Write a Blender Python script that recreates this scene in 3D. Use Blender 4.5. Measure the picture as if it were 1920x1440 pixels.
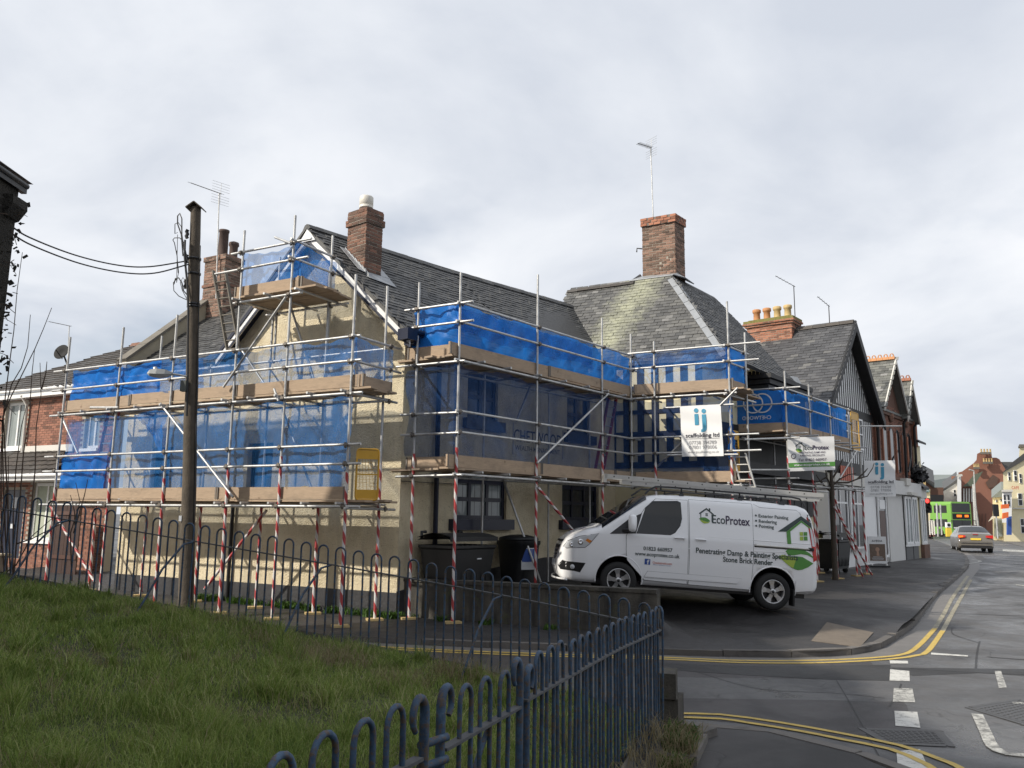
import bpy, bmesh, math, random
import numpy as np
from mathutils import Vector, Matrix, Quaternion
random.seed(7); rng = np.random.default_rng(7)
sc = bpy.context.scene; COL = sc.collection
for _o in list(bpy.data.objects): bpy.data.objects.remove(_o)

# ------------------------------------------------------------------ camera
FOC = 1540.0; PITCH = math.atan(250/FOC); ROLL = 0.0135
EYE = Vector((0, 0, 1.9))
FWD = Vector((0, math.cos(PITCH), math.sin(PITCH))); UP0 = Vector((0, -math.sin(PITCH), math.cos(PITCH)))
RIGHT = Vector((math.cos(ROLL), 0, 0)) + UP0*math.sin(ROLL)
UP = Vector((-math.sin(ROLL), 0, 0)) + UP0*math.cos(ROLL)
cam = bpy.data.objects.new('camera', bpy.data.cameras.new('camera')); COL.objects.link(cam)
cam.matrix_world = Matrix(((RIGHT.x, UP.x, -FWD.x, EYE.x), (RIGHT.y, UP.y, -FWD.y, EYE.y), (RIGHT.z, UP.z, -FWD.z, EYE.z), (0, 0, 0, 1)))
cam.data.sensor_width = 36; cam.data.lens = 36*FOC/1920; cam.data.clip_end = 1500; cam.data.clip_start = 0.05
sc.camera = cam

# ------------------------------------------------------------------ sky, sun, exposure
SUN_AZ = math.radians(64); SUN_EL = math.radians(34)       # azimuth: left of straight behind the camera
SUND = Vector((-math.sin(SUN_AZ)*math.cos(SUN_EL), -math.cos(SUN_AZ)*math.cos(SUN_EL), math.sin(SUN_EL)))
SKY_GAIN, CLOUD_GAIN = 0.10, 1.0
world = bpy.data.worlds.new('World'); sc.world = world; world.use_nodes = True
nt = world.node_tree; nt.nodes.clear()
def wn(t, **k):
    n = nt.nodes.new(t)
    for a, b in k.items(): setattr(n, a, b)
    return n
def wl(a, b): nt.links.new(a, b)
def wmath(op, a, b=None):
    n = wn('ShaderNodeMath', operation=op)
    for i, v in enumerate((a, b)):
        if v is None: continue
        if isinstance(v, (int, float)): n.inputs[i].default_value = v
        else: wl(v, n.inputs[i])
    return n.outputs[0]
sky = wn('ShaderNodeTexSky', sky_type='NISHITA', sun_disc=False, sun_elevation=SUN_EL, sun_rotation=math.pi+SUN_AZ, dust_density=2.0)
bg = wn('ShaderNodeBackground'); bg.inputs[1].default_value = SKY_GAIN; wl(sky.outputs[0], bg.inputs[0])
tc = wn('ShaderNodeTexCoord'); sx = wn('ShaderNodeSeparateXYZ'); wl(tc.outputs['Generated'], sx.inputs[0])
zz = wmath('ADD', wmath('MAXIMUM', sx.outputs[2], 0.0), 0.28)
cx = wn('ShaderNodeCombineXYZ'); wl(wmath('DIVIDE', sx.outputs[0], zz), cx.inputs[0]); wl(wmath('DIVIDE', sx.outputs[1], zz), cx.inputs[1])
mp = wn('ShaderNodeMapping'); mp.inputs['Location'].default_value = (3.1, 1.7, 0.4); wl(cx.outputs[0], mp.inputs[0])
n1_ = wn('ShaderNodeTexNoise'); n1_.inputs['Scale'].default_value = 1.45; n1_.inputs['Detail'].default_value = 8; n1_.inputs['Roughness'].default_value = 0.53; n1_.inputs['Distortion'].default_value = 0.3; wl(mp.outputs[0], n1_.inputs['Vector'])
n2_ = wn('ShaderNodeTexNoise'); n2_.inputs['Scale'].default_value = 0.75; n2_.inputs['Detail'].default_value = 6; n2_.inputs['Roughness'].default_value = 0.55; wl(mp.outputs[0], n2_.inputs['Vector'])
cr = wn('ShaderNodeValToRGB'); wl(n1_.outputs[0], cr.inputs[0])
e = cr.color_ramp.elements; e[0].position = 0.34; e[0].color = (0.52, 0.555, 0.62, 1); e[1].position = 0.66; e[1].color = (0.765, 0.778, 0.805, 1)
m_ = cr.color_ramp.elements.new(0.5); m_.color = (0.66, 0.685, 0.73, 1)
mr = wn('ShaderNodeMapRange'); mr.inputs[1].default_value = 0.48; mr.inputs[2].default_value = 0.62; mr.inputs[3].default_value = 0.98; mr.inputs[4].default_value = 0.42; wl(n2_.outputs[0], mr.inputs[0])
bg2 = wn('ShaderNodeBackground'); bg2.inputs[1].default_value = CLOUD_GAIN; wl(cr.outputs[0], bg2.inputs[0])
mx = wn('ShaderNodeMixShader'); wl(mr.outputs[0], mx.inputs[0]); wl(bg.outputs[0], mx.inputs[1]); wl(bg2.outputs[0], mx.inputs[2])
wo = wn('ShaderNodeOutputWorld'); wl(mx.outputs[0], wo.inputs[0])
sun = bpy.data.objects.new('sun', bpy.data.lights.new('sun', 'SUN')); COL.objects.link(sun)
sun.data.energy = 3.7; sun.data.angle = math.radians(0.9); sun.data.color = (1.0, 0.93, 0.82)
sun.rotation_mode = 'QUATERNION'; sun.rotation_quaternion = SUND.to_track_quat('Z', 'Y'); sun.location = (-20, -10, 30)
vs = sc.view_settings; vs.view_transform = 'Standard'; vs.look = 'None'; vs.exposure = 0.36; vs.gamma = 1.0; vs.use_curve_mapping = False
sc.render.engine = 'CYCLES'
sc.cycles.max_bounces = 6; sc.cycles.transparent_max_bounces = 12; sc.cycles.use_denoising = True

# ------------------------------------------------------------------ geometry of the place (metres)
def V(*a): return Vector(a[0] if len(a) == 1 else a)
def ray(x, y): return FWD + RIGHT*((x-960)/FOC) + UP*((720-y)/FOC)
def onz(x, y, z):
    d = ray(x, y); return EYE + d*((z-EYE.z)/d.z)
def onY(x, y, Y):
    d = ray(x, y); return EYE + d*(Y/d.y)
def onp(x, y, p, n):
    d = ray(x, y); return EYE + d*((p-EYE).dot(n)/d.dot(n))
U1 = Vector((-.875, .485, 0)).normalized(); N1 = Vector((-.485, -.875, 0)).normalized()   # along / out of the gable front
U2 = Vector((.63, .777, 0)).normalized();   N2 = Vector((.777, -.63, 0)).normalized()     # along / out of the street side
UPZ = Vector((0, 0, 1))
class VP:                                       # an upright plane: along (t), height (z), off = out of it
    def __init__(s, p, d, out):
        s.p = Vector((p[0], p[1], 0)); s.d = d.normalized(); s.n = out.normalized()
    def at(s, t, z, off=0): return s.p + s.d*t + UPZ*z + s.n*off
    def hit(s, x, y, off=0): return onp(x, y, s.p + s.n*off, s.n)
    def tz(s, x, y, off=0):
        q = s.hit(x, y, off) - s.p; return q.dot(s.d), q.z
C0 = Vector((-2.1, 15.75, 0)); NN = Vector((2.93, 19.95, 0)); LL = NN - U1*2.41; W4P = LL - N2*1.3
F1 = VP((-2.9, 14.5), U1, N1); F2 = VP((-1.0, 15.1), U2, N2); F3 = VP(NN, -U1, N1); F4 = VP(LL, U2, N2)
W1 = VP(C0, U1, N1); W2 = VP(C0, U2, N2); P3 = C0 + U2*7.7; W3 = VP(P3, -U1, N1); W4 = VP(W4P, U2, N2)
def sstep(a, b, x):
    t = min(1, max(0, (x-a)/(b-a))); return t*t*(3-2*t)
def zroad(X, Y): return -0.12 + 0.40*sstep(9, 34, Y)
RW0, RW1 = Vector((-2.0, 15.9, 0)), Vector((2.45, 14.0, 0))      # low wall before the forecourt
RWD = (RW1-RW0).normalized(); RWN = Vector((RWD.y, -RWD.x, 0))
def zpave(X, Y):
    z = zroad(X, Y) + 0.085
    d = -(Vector((X, Y, 0))-RW0).dot(RWN)                          # behind the wall > 0
    B = 0.34 - 0.26*sstep(1.5, 8.0, X)
    soft = sstep(1.9, 3.0, d)
    hard = 1.0 if d > 0.12 else 0.0
    k = sstep(2.3, 3.0, X)
    kk = hard*(1-k) + soft*k
    if X < -2.0: kk = 0.0
    return z + B*kk*(1-sstep(8, 11, X))
FC = Vector((1.38, 8.0, 0)); FD = (FC - Vector((-.63, 2.28, 0))).normalized()
def zgrass(X, Y): return 0.05 + 0.128*(1.38-X)

# ------------------------------------------------------------------ building blocks
def tag(o, label=None, cat=None, group=None, kind=None):
    if label: o['label'] = label
    if cat: o['category'] = cat
    if group: o['group'] = group
    if kind: o['kind'] = kind
    return o
OFF = {}                                        # world position of every object whose mesh is in world coordinates
def empty(name, loc, label, cat, group=None, rot=None):
    o = bpy.data.objects.new(name, None); COL.objects.link(o)
    o.empty_display_size = 0.2
    M = Matrix.Translation(Vector(loc))
    if rot is not None: M = M @ rot.to_4x4()
    o.matrix_basis = M; OFF[o.name] = M
    return tag(o, label, cat, group)
def link(o, parent=None, M=None):
    """put o under parent so that its own coordinates map by M (world matrix)"""
    COL.objects.link(o)
    M = M or Matrix.Identity(4)
    if parent is not None:
        o.parent = parent; o.matrix_basis = OFF[parent.name].inverted() @ M
    else: o.matrix_basis = M
    OFF[o.name] = M
    return o
class MB:
    def __init__(s): s.v = []; s.f = []; s.sm = []; s.mi = []
    def add(s, vs, fs, smooth=False, mi=0):
        b = len(s.v); s.v += [tuple(v) for v in vs]
        for f in fs: s.f.append(tuple(i+b for i in f)); s.sm.append(smooth); s.mi.append(mi)
        return s
    def box(s, o, a, b, c, mi=0):                # corner o, three edge vectors
        o, a, b, c = Vector(o), Vector(a), Vector(b), Vector(c)
        if a.cross(b).dot(c) < 0: a, b = b, a
        vs = [o, o+a, o+a+b, o+b, o+c, o+a+c, o+a+b+c, o+b+c]
        return s.add(vs, [(3, 2, 1, 0), (4, 5, 6, 7), (0, 1, 5, 4), (1, 2, 6, 5), (2, 3, 7, 6), (3, 0, 4, 7)], mi=mi)
    def cbox(s, c, x, y, z, X=Vector((1, 0, 0)), Y=Vector((0, 1, 0)), Z=UPZ, mi=0):
        c = Vector(c); return s.box(c - X*x/2 - Y*y/2 - Z*z/2, X*x, Y*y, Z*z, mi)
    def tube(s, pts, r, n=8, cap=True, mi=0):
        pts = [Vector(p) for p in pts]; rr = r if isinstance(r, (list, tuple)) else [r]*len(pts)
        vs = []; prev = None
        for i, p in enumerate(pts):
            d = (pts[min(i+1, len(pts)-1)] - pts[max(i-1, 0)])
            d = d.normalized() if d.length > 1e-9 else UPZ
            if prev is None:
                a = d.orthogonal().normalized()
            else:
                a = prev - d*prev.dot(d); a = a.normalized() if a.length > 1e-6 else d.orthogonal().normalized()
            prev = a; b = d.cross(a)
            for k in range(n):
                t = 2*math.pi*k/n; vs.append(p + (a*math.cos(t) + b*math.sin(t))*rr[i])
        fs = []
        for i in range(len(pts)-1):
            for k in range(n):
                k2 = (k+1) % n; fs.append((i*n+k, i*n+k2, (i+1)*n+k2, (i+1)*n+k))
        s.add(vs, fs, True, mi)
        if cap:
            s.add(vs[:n], [tuple(range(n-1, -1, -1))], False, mi); s.add(vs[-n:], [tuple(range(n))], False, mi)
        return s
    def lathe(s, c, prof, n=20, axis=UPZ, X=None, mi=0):       # prof: (r, h)
        c = Vector(c); axis = Vector(axis).normalized(); a = X or axis.orthogonal().normalized(); b = axis.cross(a)
        vs = [c + axis*h + (a*math.cos(2*math.pi*k/n) + b*math.sin(2*math.pi*k/n))*r for r, h in prof for k in range(n)]
        fs = [(i*n+k, i*n+(k+1) % n, (i+1)*n+(k+1) % n, (i+1)*n+k) for i in range(len(prof)-1) for k in range(n)]
        return s.add(vs, fs, True, mi)
    def prism(s, poly, ext, mi=0):               # poly: 3-D points in a plane, ext: vector of the thickness
        poly = [Vector(p) for p in poly]; ext = Vector(ext); n = len(poly)
        nrm = Vector((0, 0, 0))
        for i in range(n): nrm += poly[i].cross(poly[(i+1) % n])
        if nrm.dot(ext) > 0: poly.reverse()
        vs = poly + [p+ext for p in poly]
        fs = [tuple(range(n)), tuple(range(2*n-1, n-1, -1))] + [((i+1) % n, i, i+n, (i+1) % n + n) for i in range(n)]
        return s.add(vs, fs, mi=mi)
    def mesh(s, name, mats):
        me = bpy.data.meshes.new(name); me.from_pydata(s.v, [], s.f)
        for m in (mats if isinstance(mats, (list, tuple)) else [mats]): me.materials.append(m)
        me.polygons.foreach_set('use_smooth', s.sm)
        me.polygons.foreach_set('material_index', s.mi)
        me.update(); return me
    def build(s, name, mats, parent=None, M=None, kind=None):
        o = bpy.data.objects.new(name, s.mesh(name, mats)); link(o, parent, M)
        if kind: o['kind'] = kind
        return o
def basis(o, x, y, z):                           # matrix from origin and (scaled) axes
    return Matrix(((x.x, y.x, z.x, o.x), (x.y, y.y, z.y, o.y), (x.z, y.z, z.z, o.z), (0, 0, 0, 1)))
_shared = {}
def shared(key, maker, mat):
    k = (key, mat.name)
    if k not in _shared: _shared[k] = maker().mesh(key, mat)
    return _shared[k]
def piece(name, me, parent, M):
    o = bpy.data.objects.new(name, me); return link(o, parent, M)
def unit_box(): return MB().box((-.5, -.5, -.5), (1, 0, 0), (0, 1, 0), (0, 0, 1))
def unit_slate():                                # wedge: thick at the tail, thin at the head; no underside
    v = [(-.5, 0, 0), (.5, 0, 0), (.5, 1, 0), (-.5, 1, 0), (-.5, 0, 1), (.5, 0, 1), (.5, 1, .15), (-.5, 1, .15)]
    return MB().add(v, [(4, 5, 6, 7), (0, 1, 5, 4), (1, 2, 6, 5), (3, 0, 4, 7)])
def unit_tube(): return MB().tube([(0, 0, 0), (0, 0, 1)], 1, 10)
def pieces(name, stuff, unit, mat, parent, Ms, limit, key=None, part=None):
    """the first `limit` matrices (those nearest the eye) as objects that share one mesh, the rest as one joined part"""
    Ms = sorted(Ms, key=key or (lambda m: (m.translation-EYE).length))
    me = shared(name, unit, mat)
    for M in Ms[:limit]: piece(name, me, part or parent, M)
    rest = Ms[limit:]
    if rest:
        b = MB(); u = unit()
        for M in rest: b.add([M @ Vector(v) for v in u.v], u.f)
        b.build(stuff, mat, part or parent, kind='stuff')
def bar_M(p, q, r):                              # matrix that lays the unit tube from p to q
    p, q = Vector(p), Vector(q); d = q-p; L = d.length; d.normalize(); a = d.orthogonal().normalized(); b = d.cross(a)
    return basis(p, a*r, b*r, d*L)
def wrap_text(txt, size=1.0, bold=0.0, shear=0.0, spacing=1.0, align='LEFT'):
    cu = bpy.data.curves.new('t', 'FONT'); cu.body = txt; cu.size = size; cu.offset = bold; cu.shear = shear; cu.space_character = spacing
    cu.align_x = align; cu.resolution_u = 3
    o = bpy.data.objects.new('t', cu); COL.objects.link(o)
    dg = bpy.context.evaluated_depsgraph_get(); me = bpy.data.meshes.new_from_object(o.evaluated_get(dg))
    v = [tuple(x.co) for x in me.vertices]; f = [tuple(p.vertices) for p in me.polygons]
    bpy.data.objects.remove(o); bpy.data.curves.remove(cu); bpy.data.meshes.remove(me)
    return v, f
def text_on(b, txt, fn, x0, y0, h=None, width=None, bold=0.012, spacing=1.0, mi=0, sx=None):
    """add letters to MB b; fn(x, y) gives the 3-D point; cap height h; stretched to width"""
    v, f = wrap_text(txt, 1.0, bold, 0, spacing)
    if not v: return
    xs = [p[0] for p in v]; w0 = max(xs)-min(xs); mnx = min(xs)
    ky = h/0.70; kx = width/w0 if width else ky
    vs = [fn(x0+(p[0]-mnx)*kx, y0+p[1]*ky) for p in v]
    n = (vs[f[0][1]]-vs[f[0][0]]).cross(vs[f[0][2]]-vs[f[0][0]])
    b.add(vs, f, mi=mi)
# ------------------------------------------------------------------ materials
class NT:
    def __init__(s, name):
        s.m = bpy.data.materials.new(name); s.m.use_nodes = True; s.t = s.m.node_tree; s.t.nodes.clear()
        s.out = s.t.nodes.new('ShaderNodeOutputMaterial')
    def n(s, t, ins=None, **k):
        x = s.t.nodes.new(t)
        for a, b in k.items(): setattr(x, a, b)
        for a, b in (ins or {}).items():
            if hasattr(b, 'is_output') or isinstance(b, bpy.types.NodeSocket): s.t.links.new(b, x.inputs[a])
            else: x.inputs[a].default_value = b
        return x
    def math(s, op, a, b=0.0, clamp=False):
        return s.n('ShaderNodeMath', {0: a, 1: b}, operation=op, use_clamp=clamp).outputs[0]
    def co(s, kind='Object', scale=(1, 1, 1)):
        t = s.n('ShaderNodeTexCoord').outputs[kind]
        return s.n('ShaderNodeMapping', {'Vector': t, 'Scale': scale}).outputs[0] if scale != (1, 1, 1) else t
    def pos(s, scale=(1, 1, 1)):
        t = s.n('ShaderNodeNewGeometry').outputs['Position']
        return s.n('ShaderNodeMapping', {'Vector': t, 'Scale': scale}).outputs[0]
    def noise(s, vec, scale, detail=4, rough=.55, dist=0.0):
        return s.n('ShaderNodeTexNoise', {'Vector': vec, 'Scale': scale, 'Detail': detail, 'Roughness': rough, 'Distortion': dist}).outputs[0]
    def ramp(s, f, stops):
        r = s.n('ShaderNodeValToRGB', {0: f}); e = r.color_ramp.elements
        e.remove(e[1])
        for i, (p, c) in enumerate(stops):
            x = e[0] if i == 0 else e.new(p)
            if i == 0: x.position = p
            x.color = (*c, 1) if len(c) == 3 else c
        return r.outputs[0]
    def mix(s, f, a, b, mode='MIX'):
        x = s.n('ShaderNodeMix', data_type='RGBA', blend_type=mode)
        for i, v in ((0, f), (6, a), (7, b)):
            if isinstance(v, bpy.types.NodeSocket): s.t.links.new(v, x.inputs[i])
            else: x.inputs[i].default_value = ((*v, 1) if isinstance(v, tuple) and len(v) == 3 else v)
        return x.outputs[2]
    def rnd(s):                                  # random per piece, whether an object or an island of a joined mesh
        a = s.n('ShaderNodeObjectInfo').outputs['Random']; b = s.n('ShaderNodeNewGeometry').outputs['Random Per Island']
        return s.math('FRACT', s.math('ADD', a, b))
    def bump(s, h, dist=.01, strength=1.0):
        return s.n('ShaderNodeBump', {'Height': h, 'Distance': dist, 'Strength': strength}).outputs[0]
    def pbr(s, col, rough=.6, metal=0.0, normal=None, **k):
        d = {'Base Color': col if isinstance(col, bpy.types.NodeSocket) else (*col, 1), 'Roughness': rough, 'Metallic': metal}
        if normal is not None: d['Normal'] = normal
        d.update({a.replace('_', ' '): b for a, b in k.items()})
        x = s.n('ShaderNodeBsdfPrincipled', d); return x.outputs[0]
    def end(s, sh): s.t.links.new(sh, s.out.inputs[0]); return s.m
def simple(name, col, rough=.6, metal=0.0, var=.12, scale=9.0, bump=0.0, **k):
    t = NT(name); p = t.pos(); f = t.noise(p, scale, 5, .6)
    c = t.mix(t.math('MULTIPLY', f, 1.0), tuple(x*(1-var) for x in col), tuple(min(1, x*(1+var)) for x in col))
    return t.end(t.pbr(c, rough, metal, t.bump(t.noise(p, scale*5, 4), bump) if bump else None, **k))
def m_render():
    t = NT('cream_roughcast'); p = t.pos()
    a = t.noise(p, 2.2, 5, .6); c = t.ramp(a, [(.3, (.61, .52, .345)), (.55, (.74, .645, .455)), (.8, (.80, .715, .525))])
    st = t.noise(t.pos((1.6, 1.6, .22)), 2.5, 4, .6); c = t.mix(t.math('MULTIPLY', t.ramp(st, [(.50, (0, 0, 0)), (.74, (1, 1, 1))]), .42), c, (.38, .33, .24))
    peb = t.n('ShaderNodeTexVoronoi', {'Vector': p, 'Scale': 42.0}).outputs['Distance']
    rough = t.noise(p, 24, 6, .7)
    h = t.math('ADD', t.math('MULTIPLY', peb, -.6), t.math('MULTIPLY', rough, 1.2))
    c = t.mix(t.ramp(rough, [(.28, (1, 1, 1)), (.42, (0, 0, 0))]), c, (.36, .29, .17))
    return t.end(t.pbr(c, .92, 0, t.bump(h, .022, 1.0)))
def m_slate(name, dark=1.0, lichen=False, tint=(1, 1, 1)):
    t = NT(name); p = t.pos(); r = t.rnd()
    c = t.ramp(r, [(0, (.060*dark*tint[0], .060*dark*tint[1], .062*dark*tint[2])), (.45, (.095*dark*tint[0], .094*dark*tint[1], .095*dark*tint[2])), (.90, (.13*dark*tint[0], .128*dark*tint[1], .124*dark*tint[2])), (.99, (.20*dark, .197*dark, .19*dark))])
    g = t.noise(p, 16, 6, .7); c = t.mix(t.math('MULTIPLY', g, .7), c, (.05, .05, .045), 'MIX')
    w = t.noise(p, 38, 5, .75); c = t.mix(t.math('MULTIPLY', t.ramp(w, [(.58, (0, 0, 0)), (.72, (1, 1, 1))]), .55), c, (.27, .27, .25))
    if lichen:
        # a broad lichen stain that runs down the hip below the chimney
        q = t.n('ShaderNodeVectorMath', {0: t.n('ShaderNodeNewGeometry').outputs['Position'], 1: tuple(P3 - U1*0.0)}, operation='SUBTRACT').outputs[0]
        along = t.n('ShaderNodeVectorMath', {0: q, 1: tuple(-U1)}, operation='DOT_PRODUCT').outputs['Value']
        zq = t.n('ShaderNodeSeparateXYZ', {0: q}).outputs[2]
        cen = t.math('ADD', t.math('MULTIPLY', t.math('SUBTRACT', zq, 9.0), .28), .12)
        d = t.math('ABSOLUTE', t.math('SUBTRACT', along, cen))
        nz = t.noise(p, 3.0, 6, .7)
        f = t.math('SUBTRACT', t.math('ADD', t.math('MULTIPLY', nz, 2.1), -.10), t.math('MULTIPLY', d, 1.15), True)
        f = t.math('MULTIPLY', f, t.ramp(t.noise(p, 14, 5, .7), [(.25, (.35, .35, .35)), (.6, (1, 1, 1))]))
        c = t.mix(t.math('MULTIPLY', f, 1.0, True), c, (.37, .375, .265))
    ro = t.math('ADD', t.math('MULTIPLY', g, .35), .35)
    return t.end(t.pbr(c, ro, 0, t.bump(t.noise(p, 60, 4), .004)))
def m_brick(name, a=(.20, .07, .045), b=(.33, .125, .075), soot=.5):
    t = NT(name); p = t.pos(); r = t.rnd()
    c = t.ramp(r, [(0, tuple(x*.45 for x in a)), (.3, a), (.75, b), (1, tuple(x*1.15 for x in b))])
    g = t.noise(p, 3.0, 5, .65); c = t.mix(t.math('MULTIPLY', t.ramp(g, [(.42, (0, 0, 0)), (.68, (1, 1, 1))]), soot), c, (.055, .043, .038))
    c = t.mix(t.math('MULTIPLY', t.noise(p, 45, 4, .7), .35), c, (.30, .22, .16))
    return t.end(t.pbr(c, .9, 0, t.bump(t.noise(p, 70, 4), .006)))
def m_wallstone():
    t = NT('stained_wall'); p = t.pos(); a = t.noise(p, 3.2, 6, .65); s = t.noise(t.pos((2.2, 2.2, .25)), 2.4, 5, .6)
    c = t.ramp(a, [(.3, (.045, .041, .036)), (.55, (.085, .077, .064)), (.8, (.125, .113, .095))])
    c = t.mix(t.ramp(s, [(.46, (0, 0, 0)), (.66, (.85, .85, .85))]), c, (.022, .021, .020))
    c = t.mix(t.ramp(t.noise(p, 5, 6, .7), [(.56, (0, 0, 0)), (.72, (.7, .7, .7))]), c, (.075, .085, .030))
    return t.end(t.pbr(c, .9, 0, t.bump(t.noise(p, 30, 5, .7), .012)))
def m_kerb():
    t = NT('kerb_stone'); p = t.pos(); r = t.rnd(); a = t.noise(p, 5, 6, .7)
    c = t.mix(r, (.085, .078, .070), (.19, .172, .155)); c = t.mix(t.math('MULTIPLY', a, .8), c, (.10, .093, .085)); c = t.mix(t.ramp(t.noise(p, 2.2, 5, .7), [(.54, (0, 0, 0)), (.7, (.8, .8, .8))]), c, (.045, .042, .038))
    return t.end(t.pbr(c, .7, 0, t.bump(t.noise(p, 40, 5, .7), .008)))
def m_tape():
    t = NT('red_white_tape'); o = t.co('Object'); s = t.n('ShaderNodeSeparateXYZ', {0: o})
    ang = t.math('MULTIPLY', t.math('ARCTAN2', s.outputs[1], s.outputs[0]), 1/(2*math.pi))
    k = t.math('FRACT', t.math('ADD', t.math('ADD', ang, t.math('MULTIPLY', s.outputs[2], 2.9)), t.math('MULTIPLY', t.noise(o, 3.0, 2), .45)))
    w = t.ramp(k, [(.0, (0, 0, 0)), (.50, (0, 0, 0)), (.515, (1, 1, 1)), (.985, (1, 1, 1)), (1, (0, 0, 0))])
    c = t.mix(w, (.46, .028, .035), (.74, .72, .70)); c = t.mix(t.math('MULTIPLY', t.noise(o, 26, 5, .7), .35), c, (.25, .18, .16))
    return t.end(t.pbr(c, .45, 0, t.bump(t.noise(o, 40, 3), .004)))
def m_galv():
    t = NT('galvanised_tube'); p = t.pos(); f = t.noise(p, 5, 6, .7); f2 = t.noise(p, 40, 4, .7)
    c = t.ramp(f, [(.3, (.30, .30, .295)), (.5, (.50, .50, .49)), (.75, (.60, .60, .58))])
    c = t.mix(t.ramp(f2, [(.60, (0, 0, 0)), (.72, (.55, .55, .55))]), c, (.26, .19, .13))
    return t.end(t.pbr(c, t.math('ADD', t.math('MULTIPLY', f2, .3), .3), .55))
def m_board(name='scaffold_board', col=(.45, .33, .225), k=1.0):
    t = NT(name); p = t.pos(); r = t.rnd()
    g = t.noise(t.pos((1.2, 1.2, 12)), 5, 6, .7); c = t.mix(g, tuple(x*.50*k for x in col), tuple(x*1.25*k for x in col))
    c = t.mix(t.math('MULTIPLY', r, .45), c, (.33, .27, .21)); c = t.mix(t.math('MULTIPLY', t.ramp(t.noise(t.pos((1, 1, 2.5)), 2.1, 6, .7), [(.50, (0, 0, 0)), (.66, (1, 1, 1))]), .45), c, (.20, .155, .115)); kn = t.noise(p, 6.5, 3, .5)
    c = t.mix(t.ramp(kn, [(.68, (0, 0, 0)), (.74, (.7, .7, .7))]), c, (.16, .10, .06))
    return t.end(t.pbr(c, .85, 0, t.bump(g, .004)))
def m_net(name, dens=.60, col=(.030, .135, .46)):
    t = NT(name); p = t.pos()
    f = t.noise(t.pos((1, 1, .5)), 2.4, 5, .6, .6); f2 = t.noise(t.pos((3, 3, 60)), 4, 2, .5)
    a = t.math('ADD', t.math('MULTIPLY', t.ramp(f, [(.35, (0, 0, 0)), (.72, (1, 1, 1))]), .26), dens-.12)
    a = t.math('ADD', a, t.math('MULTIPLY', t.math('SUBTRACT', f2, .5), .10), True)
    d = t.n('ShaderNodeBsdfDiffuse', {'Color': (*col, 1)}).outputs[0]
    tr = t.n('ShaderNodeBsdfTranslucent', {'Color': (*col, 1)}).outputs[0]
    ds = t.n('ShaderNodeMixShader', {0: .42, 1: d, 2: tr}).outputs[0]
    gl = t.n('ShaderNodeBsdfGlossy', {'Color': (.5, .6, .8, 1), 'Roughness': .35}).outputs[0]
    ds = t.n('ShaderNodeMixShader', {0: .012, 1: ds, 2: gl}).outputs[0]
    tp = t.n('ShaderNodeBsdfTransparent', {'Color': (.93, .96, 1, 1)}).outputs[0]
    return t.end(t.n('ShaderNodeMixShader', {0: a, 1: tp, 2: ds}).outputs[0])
def m_asphalt(name, base=.048, wet=.5, warm=1.0):
    t = NT(name); p = t.pos()
    big = t.noise(p, .45, 5, .6, .8); mid = t.noise(p, 2.7, 6, .65); fine = t.noise(p, 95, 4, .8)
    c = t.ramp(mid, [(.25, (base*.72*warm, base*.72, base*.72)), (.6, (base*1.02*warm, base, base*.99)), (.85, (base*1.5*warm, base*1.42, base*1.36))])
    c = t.mix(t.ramp(fine, [(.56, (0, 0, 0)), (.74, (.7, .7, .7))]), c, (base*2.6, base*2.5, base*2.4))
    c = t.mix(t.math('MULTIPLY', t.ramp(big, [(.48, (0, 0, 0)), (.60, (1, 1, 1))]), .5), c, (base*.52, base*.52, base*.54))
    w = t.ramp(t.math('ADD', t.math('MULTIPLY', big, .6), t.math('MULTIPLY', mid, .4)), [(.38, (1, 1, 1)), (.62, (0, 0, 0))])
    ro = t.math('SUBTRACT', .80, t.math('MULTIPLY', w, wet))
    cr_ = t.n('ShaderNodeTexVoronoi', {'Vector': t.n('ShaderNodeVectorMath', {0: p, 1: t.n('ShaderNodeTexNoise', {'Vector': p, 'Scale': 1.5}).outputs[1]}, operation='ADD').outputs[0], 'Scale': .42}, feature='DISTANCE_TO_EDGE').outputs[0]
    crk = t.ramp(cr_, [(.0, (1, 1, 1)), (.008, (0, 0, 0))])
    c = t.mix(t.math('MULTIPLY', crk, t.math('MULTIPLY', big, .9)), c, (.012, .012, .012))
    return t.end(t.pbr(c, ro, 0, t.bump(t.math('ADD', fine, t.math('MULTIPLY', crk, -.6)), .006, .8), Specular_IOR_Level=.55))
def m_marking(name, col, wear=.5):
    t = NT(name); p = t.pos(); a = t.noise(p, 9, 6, .75); b = t.noise(p, 70, 4, .8)
    f = t.math('ADD', t.math('MULTIPLY', a, .6), t.math('MULTIPLY', b, .4))
    k = t.ramp(f, [(wear-.10, (1, 1, 1)), (wear+.03, (0, 0, 0))])
    c = t.mix(t.math('MULTIPLY', k, .88), t.mix(a, tuple(x*.75 for x in col), col), (.055, .052, .05))
    return t.end(t.pbr(c, .6, 0, t.bump(b, .004)))
def m_iron():
    t = NT('blue_rail_paint'); p = t.pos(); f = t.noise(p, 11, 6, .7); g = t.noise(p, 34, 5, .75)
    c = t.ramp(f, [(.28, (.015, .029, .052)), (.5, (.030, .066, .120)), (.72, (.060, .120, .195))])
    c = t.mix(t.ramp(g, [(.50, (0, 0, 0)), (.60, (1, 1, 1))]), c, (.085, .062, .045))
    c = t.mix(t.ramp(t.noise(p, 22, 6, .8), [(.64, (0, 0, 0)), (.74, (.8, .8, .8))]), c, (.16, .165, .165))
    return t.end(t.pbr(c, .62, 0, t.bump(t.math('ADD', f, g), .004)))
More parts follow.
